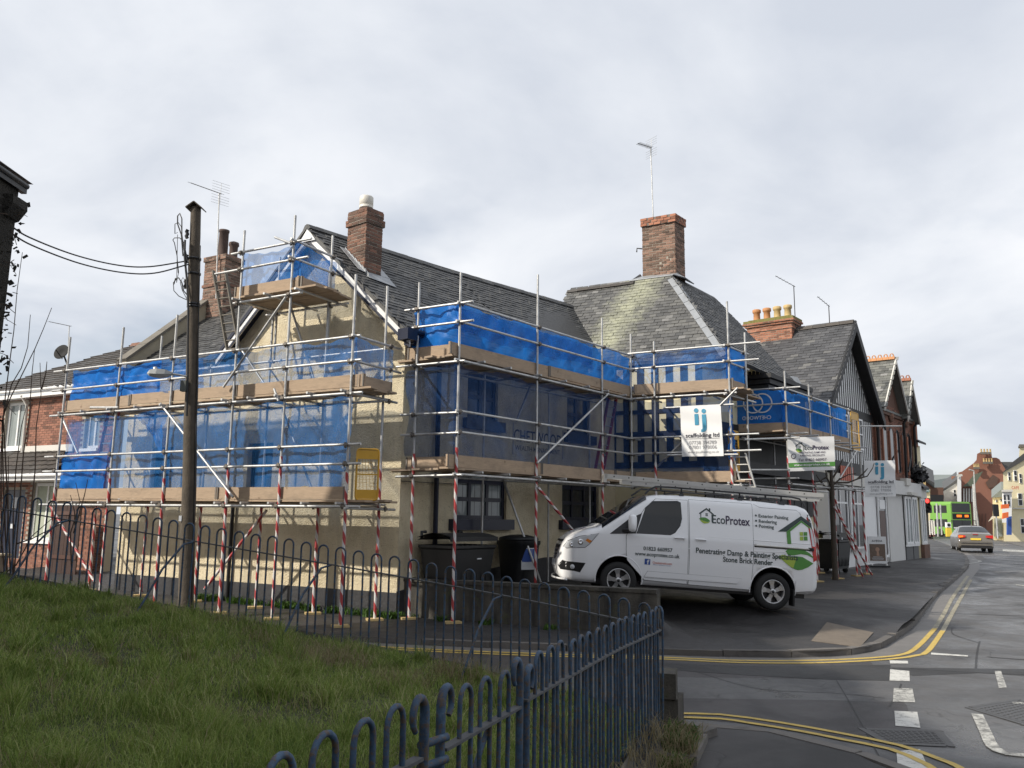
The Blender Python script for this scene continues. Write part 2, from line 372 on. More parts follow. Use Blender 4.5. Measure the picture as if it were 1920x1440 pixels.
def m_glass(name, tint=(.012, .014, .016), rough=.03):
    t = NT(name); p = t.pos()
    return t.end(t.pbr(t.mix(t.noise(p, 1.3, 3), tint, tuple(x*2.2 for x in tint)), rough, 0, Specular_IOR_Level=.5))
def m_paint(name, col, rough=.28, dirt=.12):
    t = NT(name); p = t.co('Object'); f = t.noise(p, 2.0, 5, .65)
    z = t.n('ShaderNodeSeparateXYZ', {0: p}).outputs[2]
    low = t.math('MULTIPLY', t.math('SUBTRACT', .62, z, True), 1.0, True)
    k = t.math('MULTIPLY', t.math('ADD', t.math('MULTIPLY', f, dirt), t.math('MULTIPLY', t.math('MULTIPLY', low, t.noise(p, 7, 5, .7)), .40)), 1.0, True)
    c = t.mix(k, col, (.28, .25, .21))
    return t.end(t.pbr(c, t.math('ADD', t.math('MULTIPLY', f, .08), rough-.04), 0, Coat_Weight=.55, Coat_Roughness=.06))
def m_grass(name, cols):
    t = NT(name); r = t.n('ShaderNodeNewGeometry').outputs['Random Per Island']; p = t.pos()
    q = t.math('FRACT', t.math('ADD', t.math('MULTIPLY', r, .75), t.math('MULTIPLY', t.noise(p, 1.1, 4, .6), .25)))
    c = t.ramp(t.math('ADD', t.math('MULTIPLY', r, .55), t.math('MULTIPLY', t.noise(p, .9, 4, .65), .5)), cols)
    d = t.pbr(c, .6, 0, Specular_IOR_Level=.25); tr = t.n('ShaderNodeBsdfTranslucent', {'Color': c}).outputs[0]
    return t.end(t.n('ShaderNodeMixShader', {0: .3, 1: d, 2: tr}).outputs[0])
def m_emit(name, col, s):
    t = NT(name); return t.end(t.n('ShaderNodeEmission', {'Color': (*col, 1), 'Strength': s}).outputs[0])
M = dict(
    render=m_render(), slate=m_slate('old_slate', .72), slate_wing=m_slate('lichen_slate', 1.45, True, (1, 1, .97)), slate_new=m_slate('new_slate', .98, tint=(.98, 1, 1.1)),
    slate_far=m_slate('far_slate', 1.9, tint=(1, 1.02, .92)), tile_brown=m_slate('brown_roof_tile', .52, tint=(1.25, 1.0, .82)),
    brick_old=m_brick('sooty_brick', (.115, .052, .038), (.215, .095, .062), .7), brick_mix=m_brick('mixed_chimney_brick', (.15, .085, .062), (.29, .165, .12), .35),
    brick_red=m_brick('red_house_brick', (.21, .075, .05), (.32, .13, .085), .1), brick_orange=m_brick('orange_brick', (.32, .11, .06), (.42, .17, .10), .15),
    brick_far=m_brick('victorian_brick', (.17, .062, .042), (.25, .10, .065), .25),
    mortar=simple('mortar', (.36, .325, .27), .95, bump=.004), mortar_dark=simple('dark_mortar', (.20, .17, .145), .95), tape=m_tape(), galv=m_galv(), board=m_board(), board_dark=m_board('deck_underside', (.17, .125, .09)),
    net=m_net('blue_net', .50, (.05, .23, .62)), net_shade=m_net('blue_net_shade', .42, (.035, .10, .28)), net_thick=m_net('blue_net_double', .86, (.025, .22, .70)), plinth=simple('black_plinth', (.028, .028, .031), .6, var=.6, scale=3.5, bump=.01),  # net_shade: same net with the side wall's shade put into its colour
    navy=simple('navy_timber_paint', (.010, .014, .034), .35), white=simple('white_paint', (.80, .80, .79), .45, var=.06), cream=simple('cream_paint', (.74, .66, .44), .8, var=.08, scale=2, bump=.003),
    offwhite=simple('off_white_wall', (.62, .60, .55), .85, var=.10, scale=1.5), greywhite=simple('grey_white_shopfront', (.62, .61, .585), .6, var=.08, scale=2),
    lead=simple('lead_sheet', (.33, .345, .36), .45, .25, var=.3, scale=6), black=simple('black_plastic', (.012, .012, .013), .42), blackp=simple('black_paint', (.018, .018, .02), .35), rubber=simple('tyre_rubber', (.018, .018, .018), .85, bump=.003),
    alloy=simple('alloy_wheel', (.52, .52, .52), .3, .75), chrome=simple('chrome', (.7, .7, .7), .12, 1.0), glass=m_glass('window_glass'), glass_dk=m_glass('van_glass', (.006, .007, .008), .02), glass_lt=m_glass('pale_window_glass', (.16, .18, .18), .06),
    van=m_paint('van_white', (.87, .875, .885), .24, .05), asphalt=m_asphalt('road_asphalt', .098, .56), railtop=simple('weathered_rail', (.075, .078, .082), .75, var=.5, scale=14, bump=.003), asphalt_side=m_asphalt('side_road_asphalt', .060, .34, 1.08), draincover=simple('worn_drain_cover', (.082, .080, .078), .6, var=.25, bump=.004), asphalt_new=m_asphalt('patched_asphalt', .034, .30), pave=m_asphalt('pavement_asphalt', .040, .40, 1.04), pave_near=m_asphalt('near_pavement', .046, .25, 1.05),
    kerb=m_kerb(), gutter=simple('gutter_concrete', (.155, .145, .135), .55, var=.35, scale=4, bump=.004), wallstone=m_wallstone(), concrete=simple('old_concrete', (.17, .155, .13), .9, var=.4, scale=4, bump=.008),
    ironcover=simple('iron_cover', (.07, .068, .066), .45, .4, var=.4, bump=.005), yellow=m_marking('yellow_line', (.62, .44, .10), .44), yellow_worn=m_marking('worn_yellow_line', (.42, .38, .27), .50), whiteline=m_marking('white_line', (.68, .67, .62), .46), whiteworn=m_marking('worn_white_line', (.60, .59, .54), .525),
    iron=m_iron(), pole=simple('creosoted_wood', (.092, .075, .056), .9, var=.6, scale=7, bump=.012), cable=simple('black_cable', (.02, .02, .021), .5), soil=simple('bank_soil', (.045, .050, .020), .95, var=.5, scale=4, bump=.02),
    grass=m_grass('grass_blade', [(.08, (.050, .085, .020)), (.34, (.145, .225, .045)), (.60, (.27, .345, .080)), (.86, (.42, .40, .20))]),
    straw=m_grass('dry_grass', [(.2, (.17, .135, .07)), (.6, (.30, .25, .14)), (.9, (.36, .31, .20))]), weed=m_grass('weed_leaf', [(.2, (.03, .07, .012)), (.8, (.09, .17, .03))]),
    gate=simple('yellow_gate', (.60, .33, .03), .45, var=.12), banner=simple('white_banner', (.74, .74, .73), .55, var=.05, scale=3), blue_print=simple('blue_print', (.05, .27, .42), .5), dark_print=simple('dark_print', (.045, .045, .06), .5), grey_print=simple('grey_print', (.33, .33, .34), .5),
    green_print=simple('green_print', (.085, .26, .05), .5), lime_print=simple('lime_print', (.36, .48, .07), .5), slate_print=simple('charcoal_print', (.035, .055, .055), .5), purple_print=simple('purple_print', (.05, .035, .075), .5), red_print=simple('red_print', (.52, .10, .06), .5), fbblue=simple('mid_blue_print', (.035, .085, .31), .5),
    bark=simple('bark', (.065, .052, .040), .9, var=.4, bump=.006), twig=simple('thorny_stem', (.085, .055, .038), .8), terracotta=simple('terracotta', (.48, .23, .10), .75, var=.2), buff=simple('buff_pot', (.52, .38, .18), .8, var=.2), pot_dark=simple('sooty_pot', (.09, .06, .05), .85, var=.3),
    moss=simple('moss', (.20, .18, .06), .95, var=.5, scale=12, bump=.02), stone=simple('cream_coping', (.42, .37, .27), .9, var=.25, scale=5, bump=.005), thatch=simple('dark_creeper_wall', (.030, .027, .022), .95, var=.8, scale=5, bump=.05),
    timber_black=simple('black_timber', (.016, .016, .017), .6), lens=m_glass('clear_lens', (.35, .36, .37), .08), redlens=simple('red_lens', (.48, .02, .015), .2), amber=simple('amber_lens', (.6, .2, .03), .25), alu=simple('ladder_aluminium', (.58, .57, .54), .38, .55, var=.15), pinkl=simple('red_ladder_stile', (.36, .06, .07), .5),
    bus=m_paint('bus_green', (.15, .36, .05), .3, .1), carpaint=m_paint('taupe_metallic', (.115, .105, .09), .3, .1), redcar=m_paint('dark_red_car', (.16, .022, .03), .3), ledge=simple('leaded_glass', (.03, .035, .04), .15), curtain=simple('sage_blind', (.40, .43, .34), .8), orange_sign=simple('orange_sign', (.70, .15, .04), .5), teal=simple('teal_sign', (.02, .16, .19), .5), yellow_sign=simple('yellow_bollard', (.72, .52, .06), .5),
    photo_dark=simple('poster_print', (.16, .11, .08), .5, var=.5, scale=14), skin_print=simple('poster_skin', (.42, .26, .18), .5), red_glow=m_emit('red_signal', (1.0, .06, .05), 2.2), amber_led=m_emit('bus_display', (1.0, .22, .03), 1.3), brown=simple('brown_door', (.085, .04, .028), .5),
    bin=simple('wheelie_bin_plastic', (.010, .011, .0125), .5, var=.3), label_white=simple('label_white', (.62, .64, .66), .5), hill=simple('distant_slate_roof', (.20, .225, .215), .9), greencop=simple('green_shingle', (.12, .14, .10), .8),
)
# ------------------------------------------------------------------ ground, roads, pavements, markings
from mathutils.geometry import delaunay_2d_cdt
def inpoly(p, poly):
    x, y = p[0], p[1]; c = False; j = len(poly)-1
    for i in range(len(poly)):
        xi, yi = poly[i][0], poly[i][1]; xj, yj = poly[j][0], poly[j][1]
        if (yi > y) != (yj > y) and x < (xj-xi)*(y-yi)/(yj-yi)+xi: c = not c
        j = i
    return c
def densify(pts, step):
    out = []
    for a, b in zip(pts, pts[1:]):
        a, b = Vector(a[:2]), Vector(b[:2]); n = max(1, int((b-a).length/step))
        out += [a + (b-a)*(k/n) for k in range(n)]
    return out + [Vector(pts[-1][:2])]
def smooth_line(pts, step=.3):                   # Catmull-Rom through the points
    P = [Vector((*p[:2], 0)) for p in pts]; P = [P[0]*2-P[1]] + P + [P[-1]*2-P[-2]]; out = []
    for i in range(1, len(P)-2):
        n = max(2, int((P[i+1]-P[i]).length/step))
        for k in range(n):
            t = k/n; a, b, c, d = P[i-1:i+3]
            out.append(.5*((2*b)+(c-a)*t+(2*a-5*b+4*c-d)*t*t+(3*b-a-3*c+d)*t**3))
    return [Vector((p.x, p.y)) for p in out + [P[-2]]]
def sheet(name, poly, zfn, step, mat, extra=(), kind='structure'):
    b = densify(list(poly)+[poly[0]], step)[:-1]; n = len(b)
    xs = [p.x for p in b]; ys = [p.y for p in b]; pts = [Vector((p.x, p.y)) for p in b]
    y = min(ys)+step*.5
    while y < max(ys):
        x = min(xs)+step*.5
        while x < max(xs):
            if inpoly((x, y), b): pts.append(Vector((x, y)))
            x += step
        y += step
    pts += [Vector(p[:2]) for p in extra]
    vs, es, fs, *_ = delaunay_2d_cdt(pts, [(i, (i+1) % n) for i in range(n)], [], 1, 1e-4)
    bm = MB(); V3 = [Vector((v.x, v.y, zfn(v.x, v.y))) for v in vs]
    F = []
    for f in fs:
        nrm = (V3[f[1]]-V3[f[0]]).cross(V3[f[2]]-V3[f[0]]); F.append(tuple(f) if nrm.z > 0 else tuple(reversed(f)))
    bm.add(V3, F, True)
    return bm.build(name, mat, None, kind=kind)
def gpx(x, y, fn=zroad, dz=0.0):                 # photo point on the ground
    z = 0.0
    for _ in range(6):
        p = onz(x, y, z+dz); z = fn(p.x, p.y)
    return onz(x, y, z+dz)
# road sheet, out to the horizon
bm = MB(); xs = [-300, -120, -60]+list(range(-40, 140, 3))+[170, 240, 400]; ys = [-200, -80, -30]+list(range(-18, 150, 3))+[180, 240, 340, 500, 800]
bm.add([(x, y, zroad(x, y)) for y in ys for x in xs], [(j*len(xs)+i, j*len(xs)+i+1, (j+1)*len(xs)+i+1, (j+1)*len(xs)+i) for j in range(len(ys)-1) for i in range(len(xs)-1)], True)
road = bm.build('road', M['asphalt'], None, kind='structure')
# pavement by the cottage
KERB = [(-14, 16.2), (-8, 14.85), (-3.76, 13.86), (-1, 13.25), (2.27, 12.74), (4.2, 12.66), (5.2, 12.95), (5.95, 13.6), (6.8, 14.8), (7.8, 16.3), (10.8, 21.3), (15, 27.9), (18.5, 33.8), (24.3, 45), (36, 70), (60, 125)]
kl = smooth_line(KERB, .35)
inner = [(58, 130), (30, 75), (10, 48), (0, 35), (-14, 30)]
wallx = []
for k in range(40):
    p = RW0 + (RW1-RW0)*(k/39)
    for d in (-.02, .10, .14): wallx.append((p.x-RWN.x*d, p.y-RWN.y*d))
for i_ in range(70):
    for j_ in range(22): wallx.append((-3+.25*i_+.013*(j_ % 3), 12.75+.25*j_+.011*(i_ % 2)))
for i_ in range(28):
    for j_ in range(20): wallx.append((3.7+.125*i_+.007*(j_ % 2), 13.4+.125*j_+.005*(i_ % 2)))
wallx = [p for p in wallx if inpoly(p, [tuple(q) for q in kl]+inner)]
pav = sheet('pavement', [tuple(p) for p in kl]+inner, zpave, .9, M['pave'], wallx)
def ribbon(b, line, w, fn, dz, off=0.0, skip=None):
    L = [Vector((p[0], p[1], 0)) for p in line]; vs = []
    for i, p in enumerate(L):
        d = (L[min(i+1, len(L)-1)]-L[max(i-1, 0)]).normalized(); n = Vector((d.y, -d.x, 0))
        for s in (off-w/2, off+w/2):
            q = p+n*s; vs.append((q.x, q.y, fn(q.x, q.y)+dz))
    b.add(vs, [(2*i, 2*i+1, 2*i+3, 2*i+2) for i in range(len(L)-1) if not (skip and skip(i))], True)
b = MB(); ribbon(b, kl, .34, zroad, .004, .21); b.build('gutter_strip', M['gutter'], None, kind='structure')
def kerbstones(line, zf, parent, step=.88, w=.15, h=.14, jit=.006, maxY=60, inward=1):
    acc = 0; start = line[0]; Ms = []
    for a, c in zip(line, line[1:]):
        acc += (c-a).length
        if acc >= step:
            d = Vector((*(c-start), 0)); Ln = d.length; d.normalize(); n = Vector((-d.y, d.x, 0))
            m = (start+c)/2
            if m.y < maxY:
                q = Vector((m.x, m.y, 0)) + n*(w/2-.01)*inward; z = zf(m.x, m.y)
                dz = (zf(c.x, c.y)-zf(start.x, start.y))/max(Ln, .1); X = Vector((d.x, d.y, dz)).normalized()
                Ms.append(basis(q+UPZ*(z-h/2+.006+random.uniform(-jit, jit)), X*(Ln-.012), n*w, UPZ*h))
            acc = 0; start = c
    pieces('kerb_stone', 'kerb_stone_run', lambda: MB().cbox((0, 0, 0), 1, 1, 1), M['kerb'], parent, Ms, 120)
kerbstones(kl, lambda x, y: zroad(x, y)+.085, pav, .88, .13, .12, .010, 48)
# near pavement with its flush kerb
NK = [gpx(x, y, zroad, .03) for x, y in ((1262, 1357), (1310, 1361), (1387, 1366), (1492, 1380), (1575, 1400), (1627, 1425), (1661, 1439))]
NKl = [(p.x, p.y) for p in NK]; d = (Vector(NKl[-1])-Vector(NKl[-2])).normalized()
NKl = [(1.42, NK[0].y+.05)] + NKl + [tuple(Vector(NKl[-1])+d*.8+Vector((.1, 0))), (3.35, 5.2), (3.3, 3.0), (3.2, -6)]
nk = smooth_line(NKl, .25)
pn = sheet('near_pavement', [tuple(p) for p in nk]+[(-3.2, -6), (-.63, 2.28), (1.38, 7.95)], lambda x, y: zroad(x, y)+.030+.10*sstep(6.5, 1.5, y) if y < 6.5 else zroad(x, y)+.030, .6, M['pave_near'])
kerbstones(list(reversed(nk)), lambda x, y: zroad(x, y)+.030, pn, .9, .13, .12, .002, 60, -1)
# painted lines
def painted(name, px, w, mat, dz=.008, skip=None):
    L = smooth_line([gpx(x, y)[:2] for x, y in px], .25); bb = MB(); ribbon(bb, L, w, zroad, dz, skip=skip); return bb.build(name, mat, None, kind='structure')
A = [(300, 1186), (520, 1200), (760, 1216), (1000, 1226), (1237, 1233), (1387, 1239), (1537, 1238.6), (1650, 1233), (1699, 1226), (1725, 1209), (1753, 1179)]
B = [(300, 1188), (520, 1203), (760, 1219.5), (1000, 1230), (1237, 1236.5), (1387, 1243), (1537, 1243.5), (1669, 1236.5), (1721, 1229), (1740, 1221), (1768, 1183)]
painted('yellow_line', A, .085, M['yellow']); painted('yellow_line', B, .085, M['yellow'])
painted('yellow_line', [(1753, 1179), (1770, 1151), (1785, 1123), (1804, 1095), (1815, 1080)], .085, M['yellow_worn']); painted('yellow_line', [(1768, 1183), (1785, 1151), (1804, 1117), (1821, 1087)], .085, M['yellow_worn'])
painted('yellow_line', [(1252, 1339), (1350, 1341), (1462, 1356), (1575, 1376), (1687, 1399), (1762, 1425), (1796, 1439), (1830, 1462)], .075, M['yellow'], .010)
painted('yellow_line', [(1252, 1345.5), (1350, 1349), (1406, 1357), (1500, 1372), (1575, 1387), (1669, 1406), (1725, 1429), (1744, 1439), (1775, 1462)], .075, M['yellow'], .010)
def patch(name, px, mat, dz, fn=zroad, kind='structure', thick=0.0):
    P = [gpx(x, y, fn) for x, y in px]; bb = MB(); n = len(P)
    C = sum(P, Vector())/n; N = 8; ring = []
    for i in range(n):
        a, c = P[i], P[(i+1) % n]
        for k in range(N): q = a+(c-a)*k/N; ring.append(Vector((q.x, q.y, fn(q.x, q.y)+dz)))
    C.z = fn(C.x, C.y)+dz; vs = [C]+ring; nn = len(ring)
    fs = [(0, 1+i, 1+(i+1) % nn) for i in range(nn)]
    if (vs[2]-vs[1]).cross(vs[0]-vs[1]).z < 0: fs = [tuple(reversed(f)) for f in fs]
    bb.add(vs, fs); return bb.build(name, mat, None, kind=kind)
sheet('side_road', [(-12, 15.5), (-8, 14.65), (-3.76, 13.68), (-1, 13.08), (2.27, 12.56), (5.3, 12.55), (4.45, 9.6), (4.0, 8.5), (3.2, 8.25), (2.4, 8.7), (1.6, 9.0), (.6, 9.0), (-2.0, 9.9), (-6, 10.95), (-12, 12.5)], lambda x, y: zroad(x, y)+.003, .7, M['asphalt_side'])
patch('road_patch', [(1232, 1244), (1430, 1250), (1669, 1247), (1669, 1277), (1556, 1275), (1406, 1267), (1232, 1255)], M['asphalt_new'], .006)
patch('road_patch', [(1670, 1252), (1920, 1255), (1990, 1262), (1990, 1272), (1830, 1262), (1712, 1268)], M['asphalt_new'], .004)
for q, mt in (([(1668, 1239), (1702, 1240), (1703, 1245), (1669, 1245)], 'whiteline'), ([(1669, 1256), (1705, 1259), (1706, 1278), (1668, 1277)], 'whiteline'), ([(1676, 1291), (1711, 1292), (1716, 1318), (1674, 1317)], 'whiteworn'),
              ([(1677, 1334), (1720, 1336), (1726, 1366), (1679, 1362)], 'whiteline'), ([(1681, 1410), (1725, 1406), (1745, 1450), (1684, 1450)], 'whiteline'),
              ([(1746, 1224.5), (1815, 1229.5), (1815, 1232), (1746, 1228)], 'whiteline'), ([(1865, 1259), (1877, 1259), (1888, 1290), (1873, 1291)], 'whiteworn'), ([(1898, 1317), (1925, 1318), (1925, 1321), (1900, 1320)], 'whiteworn')):
    patch('road_marking', q, M[mt], .0075)
painted('road_marking', [(1832, 1340), (1850, 1378), (1862, 1402), (1890, 1415), (1935, 1418)], .11, M['whiteworn'], .009)
painted('road_marking', [(1800, 1046), (1838, 1052), (1812, 1058)], .14, M['whiteworn'], .009)
for x0, y0, x1, y1 in ((1905, 1096, 1925, 1100), (1880, 1030, 1925, 1036)): patch('road_marking', [(x0, y0), (x1, y0+2), (x1, y1), (x0, y1-2)], M['whiteworn'], .009)
patch('road_patch', [(1800, 1043), (1835, 1040), (1850, 1048), (1815, 1056)], M['kerb'], .003)
def cover(px, fn, label, mat, ribs):
    P = [gpx(x, y, fn) for x, y in px]; c = sum(P, Vector())/4; X = ((P[1]-P[0])+(P[2]-P[3])).normalized(); Ln = ((P[1]-P[0]).length+(P[2]-P[3]).length)/2; W = ((P[3]-P[0]).length+(P[2]-P[1]).length)/2
    t = empty('manhole_cover', c, label, 'manhole cover', 'manhole covers')
    def q(p, h): return Vector((p.x, p.y, fn(p.x, p.y)+h))
    for i in range(4):
        a, d = P[i], P[(i+1) % 4]; e = (d-a).normalized(); n = Vector((-e.y, e.x, 0)); n = n if n.dot(c-a) > 0 else -n
        MB().prism([q(a+e*.075, .004), q(d-e*.005, .004), q(d-e*.005+n*.06, .004), q(a+e*.075+n*.06, .004)], UPZ*.004).build('frame_bar', mat, t) if ribs else None
    inn = [c+(p-c)*(.86 if ribs else 1.0) for p in P]
    MB().prism([q(p, .002) for p in inn], UPZ*.005).build('lid', mat, t)
    if ribs:
        bb = MB()
        for i in range(1, 12):
            for j in range(1, 9):
                u, v = i/12, j/9; p = inn[0]*(1-u)*(1-v)+inn[1]*u*(1-v)+inn[2]*u*v+inn[3]*(1-u)*v; bb.cbox(q(p, .009), .035, .014, .004, X, Vector((-X.y, X.x, 0)))
        bb.build('tread_pattern', mat, t, kind='stuff')
    else:
        for s in (-.25, .25): p = c+X*Ln*s*.4+(P[3]-P[0])*s; MB().cbox(q(p, .010), .16, .02, .004, X, Vector((-X.y, X.x, 0))).build('lifting_key', M['black'], t)
slab = simple('cover_infill', (.155, .128, .10), .85, var=.3, scale=6, bump=.003)
cover([(1427, 1165), (1440, 1158), (1498, 1164), (1489, 1173)], zpave, 'smaller brown concrete filled cover in the pavement nearer the van wheel', slab, False)
cover([(1521, 1202), (1551, 1177), (1638, 1187), (1612, 1214)], zpave, 'larger brown concrete filled cover in the pavement near the kerb corner', slab, False)
cover([(1808, 1327), (1905, 1311), (2010, 1335), (1925, 1362)], zroad, 'diamond shaped ribbed iron cover in the road at the right edge', M['ironcover'], True)
cover([(1608, 1366), (1765, 1370), (1792, 1402), (1660, 1396)], zroad, 'long ribbed iron drain cover beside the near double yellow lines', M['draincover'], True)
# joints and cracks in the carriageway
for px, w_ in (([(1768, 1150), (1830, 1152), (1930, 1156)], .035), ([(1705, 1254), (1800, 1260), (1940, 1266)], .03), ([(1837, 1203), (1832, 1225), (1829, 1262)], .028), ([(1785, 1178), (1788, 1190), (1836, 1206)], .02), ([(1690, 1283), (1683, 1300), (1668, 1325)], .022), ([(1560, 1262), (1600, 1330), (1660, 1440)], .012), ([(1300, 1258), (1420, 1292), (1560, 1300), (1660, 1310)], .014), ([(1850, 1232), (1900, 1236), (1940, 1238)], .05), ([(1800, 1096), (1860, 1097), (1940, 1099)], .03)):
    painted('road_joint', px, w_, M['asphalt_new'], .006)
# grass bank
BANK = [(1.36, 8.06), (.5, 8.75), (-.6, 9.36), (-2.07, 9.84), (-6, 10.86), (-10, 11.9), (-14, 6), (-12, -3), (-3.0, -5.2), (-.55, 2.26), (.72, 5.9)]
bank = sheet('grass_bank', BANK, lambda x, y: zgrass(x, y)+.03*math.sin(x*2.3)*math.sin(y*1.9), .5, M['soil'])
sk = MB(); bb_ = densify(BANK+[BANK[0]], .5)
for a, c in zip(bb_, bb_[1:]):
    sk.add([(a.x, a.y, zgrass(a.x, a.y)+.03), (c.x, c.y, zgrass(c.x, c.y)+.03), (c.x, c.y, -.6), (a.x, a.y, -.6)], [(0, 1, 2, 3)])
sk.build('bank_edge', M['concrete'], None, kind='structure')
def window(parent, pl, t0, t1, z0, z1, frame, nx=2, ny=2, glass='glass', fw=.06, bar=.03, depth=.10, sill=None, off=0.0, lead=0, name='window', rows=None):
    """frame, panes and bars set back in an opening"""
    o = -depth+off; b = MB(); d, n = pl.d, pl.n
    for (a, c, e, f) in ((t0, t1, z0, z0+fw), (t0, t1, z1-fw, z1), (t0, t0+fw, z0+fw, z1-fw), (t1-fw, t1, z0+fw, z1-fw)): b.box(pl.at(a, e, o-.06), d*(c-a), n*.06, UPZ*(f-e))
    for k in range(1, nx): t = t0+(t1-t0)*k/nx; b.box(pl.at(t-bar/2, z0+fw, o-.055), d*bar, n*.05, UPZ*(z1-z0-2*fw))
    for z in (rows or [z0+(z1-z0)*k/ny for k in range(1, ny)]): b.box(pl.at(t0+fw, z-bar/2, o-.057), d*(t1-t0-2*fw), n*.048, UPZ*bar)
    if lead:
        for k in range(1, nx*lead): t = t0+(t1-t0)*k/(nx*lead); b.box(pl.at(t-.006, z0+fw, o-.050), d*.012, n*.014, UPZ*(z1-z0-2*fw))
    w = b.build(name, M[frame], parent)
    for i in range(nx):
        a, c = t0+(t1-t0)*i/nx, t0+(t1-t0)*(i+1)/nx
        MB().box(pl.at(a+.01, z0+.02, o-.045), d*(c-a-.02), n*.008, UPZ*(z1-z0-.04)).build('pane', M[glass], w)
    if sill: MB().box(pl.at(t0-.06, z0-.09, o-.02), d*(t1-t0+.12), n*(depth+.10), UPZ*.088).build('sill', M[sill], w)
    return w
# ------------------------------------------------------------------ grass
def blades(name, P, H, Wd, bend, mat, parent=None):
    n = len(P); a = rng.uniform(0, 2*math.pi, n); dx, dy = np.cos(a), np.sin(a); b = rng.uniform(0, 2*math.pi, n); lx, ly = np.cos(b), np.sin(b)
    v = np.zeros((n, 5, 3)); sx_ = np.stack([dx*Wd/2, dy*Wd/2, np.zeros(n)], 1); L = np.stack([lx, ly, np.zeros(n)], 1)*(bend*H)[:, None]
    up = np.zeros((n, 3)); up[:, 2] = H
    v[:, 0] = P-sx_; v[:, 1] = P+sx_; v[:, 2] = P+sx_*.8+up*.55+L*.3; v[:, 3] = P-sx_*.8+up*.55+L*.3; v[:, 4] = P+up*np.sqrt(np.maximum(.1, 1-bend**2*.6))[:, None]+L
    me = bpy.data.meshes.new(name); me.vertices.add(n*5); me.vertices.foreach_set('co', v.reshape(-1))
    q = (np.arange(n)*5)[:, None]; idx = np.concatenate([q+np.array([[0, 1, 2, 3]]), q+np.array([[3, 2, 4]])], 1).reshape(-1)
    me.loops.add(len(idx)); me.loops.foreach_set('vertex_index', idx.astype(np.int32))
    me.polygons.add(n*2); st = (np.arange(n)*7)[:, None]+np.array([[0, 4]]); me.polygons.foreach_set('loop_start', st.reshape(-1).astype(np.int32))
    me.update(calc_edges=True); me.materials.append(mat); me.validate()
    o = bpy.data.objects.new(name, me); link(o, parent); o['kind'] = 'stuff'; return o
def scatter(poly, n, cond=None):
    xs = [p[0] for p in poly]; ys = [p[1] for p in poly]; out = []
    while len(out) < n:
        x, y = random.uniform(min(xs), max(xs)), random.uniform(min(ys), max(ys))
        if inpoly((x, y), poly) and (cond is None or cond(x, y)): out.append((x, y))
    return out
def zbank(x, y): return zgrass(x, y)+.03*math.sin(x*2.3)*math.sin(y*1.9)-.01
VIS = [(1.30, 8.0), (.45, 8.65), (-.6, 9.26), (-2.07, 9.74), (-6, 10.76), (-7.6, 11.1), (-6.2, 8.5), (-2.2, 2.4), (-.66, 2.3), (.68, 6.0)]
def clump(x, y): return .5+.25*math.sin(x*3.1+y*1.3)+.25*math.sin(x*1.7-y*2.9+1)
P = []; H = []
for x, y in scatter(VIS, 78000):
    P.append((x, y, zbank(x, y))); H.append(random.uniform(.04, .11)*(.45+1.0*clump(x, y)))
for x, y in scatter(VIS, 36000, lambda x, y: y < 6.2):
    P.append((x, y, zbank(x, y))); H.append(random.uniform(.05, .14)*(.45+1.0*clump(x, y)))
for _ in range(270):                             # rough tussocks
    x, y = scatter(VIS, 1)[0]; k = random.uniform(.6, 1.3); r_ = random.uniform(.06, .20)*k; n_ = int(150*k*(1.3 if y < 6 else .8))
    for _k in range(n_):
        a_ = random.uniform(0, 6.28); q_ = r_*math.sqrt(random.random()); px_, py_ = x+q_*math.cos(a_), y+q_*math.sin(a_)
        if inpoly((px_, py_), VIS): P.append((px_, py_, zbank(px_, py_))); H.append(random.uniform(.13, .32)*k*(1-.5*q_/r_))
P = np.array(P); H = np.array(H)
blades('grass', P, H, np.where(P[:, 1] < 6.2, .0042, .0065), rng.uniform(.25, 1.15, len(P)), M['grass'])
def tuft(cx, cy, n, r, h, z=None):
    out = []
    for _ in range(n):
        a = random.uniform(0, 6.28); q = r*math.sqrt(random.random()); x, y = cx+q*math.cos(a), cy+q*math.sin(a)
        out.append(((x, y, (z if z is not None else zbank(x, y))), h*random.uniform(.5, 1.2)))
    return out
T = []
for cx, cy, n, r, h in ((-1.75, 8.5, 420, .40, .26), (-1.0, 8.0, 360, .30, .20), (-2.6, 9.2, 160, .4, .2), (-.45, 8.5, 250, .3, .35), (.1, 8.3, 140, .3, .3), (-2.0, 6.0, 260, .4, .12), (-.3, 5.0, 220, .35, .12), (-1.2, 4.2, 240, .4, .10), (-3.6, 7.0, 260, .5, .12),
                       (1.15, 7.3, 220, .25, .26), (1.05, 6.6, 160, .22, .22), (.85, 6.0, 120, .2, .2), (-3.4, 9.7, 250, .5, .22), (.5, 6.8, 240, .3, .2)): T += tuft(cx, cy, n, r, h)
T += tuft(1.60, 7.75, 170, .16, .20, -.02)+tuft(1.46, 7.2, 150, .13, .22, .0)+tuft(1.30, 6.6, 100, .10, .18, .02)
for _ in range(190):
    x, y = scatter(VIS, 1)[0]; T += tuft(x, y, random.randint(4, 22), random.uniform(.06, .22), random.uniform(.14, .28))
blades('dry_grass', np.array([t[0] for t in T]), np.array([t[1] for t in T]), np.full(len(T), .0045), rng.uniform(.3, 1.25, len(T)), M['straw'])
W_ = tuft(1.56, 7.8, 90, .16, .14, -.02)+tuft(1.45, 7.3, 110, .14, .16, -.01)+tuft(1.28, 6.7, 90, .12, .14, .0)+tuft(-3.2, 4.4, 60, .12, .12)+tuft(-2.4, 6.2, 40, .12, .1)
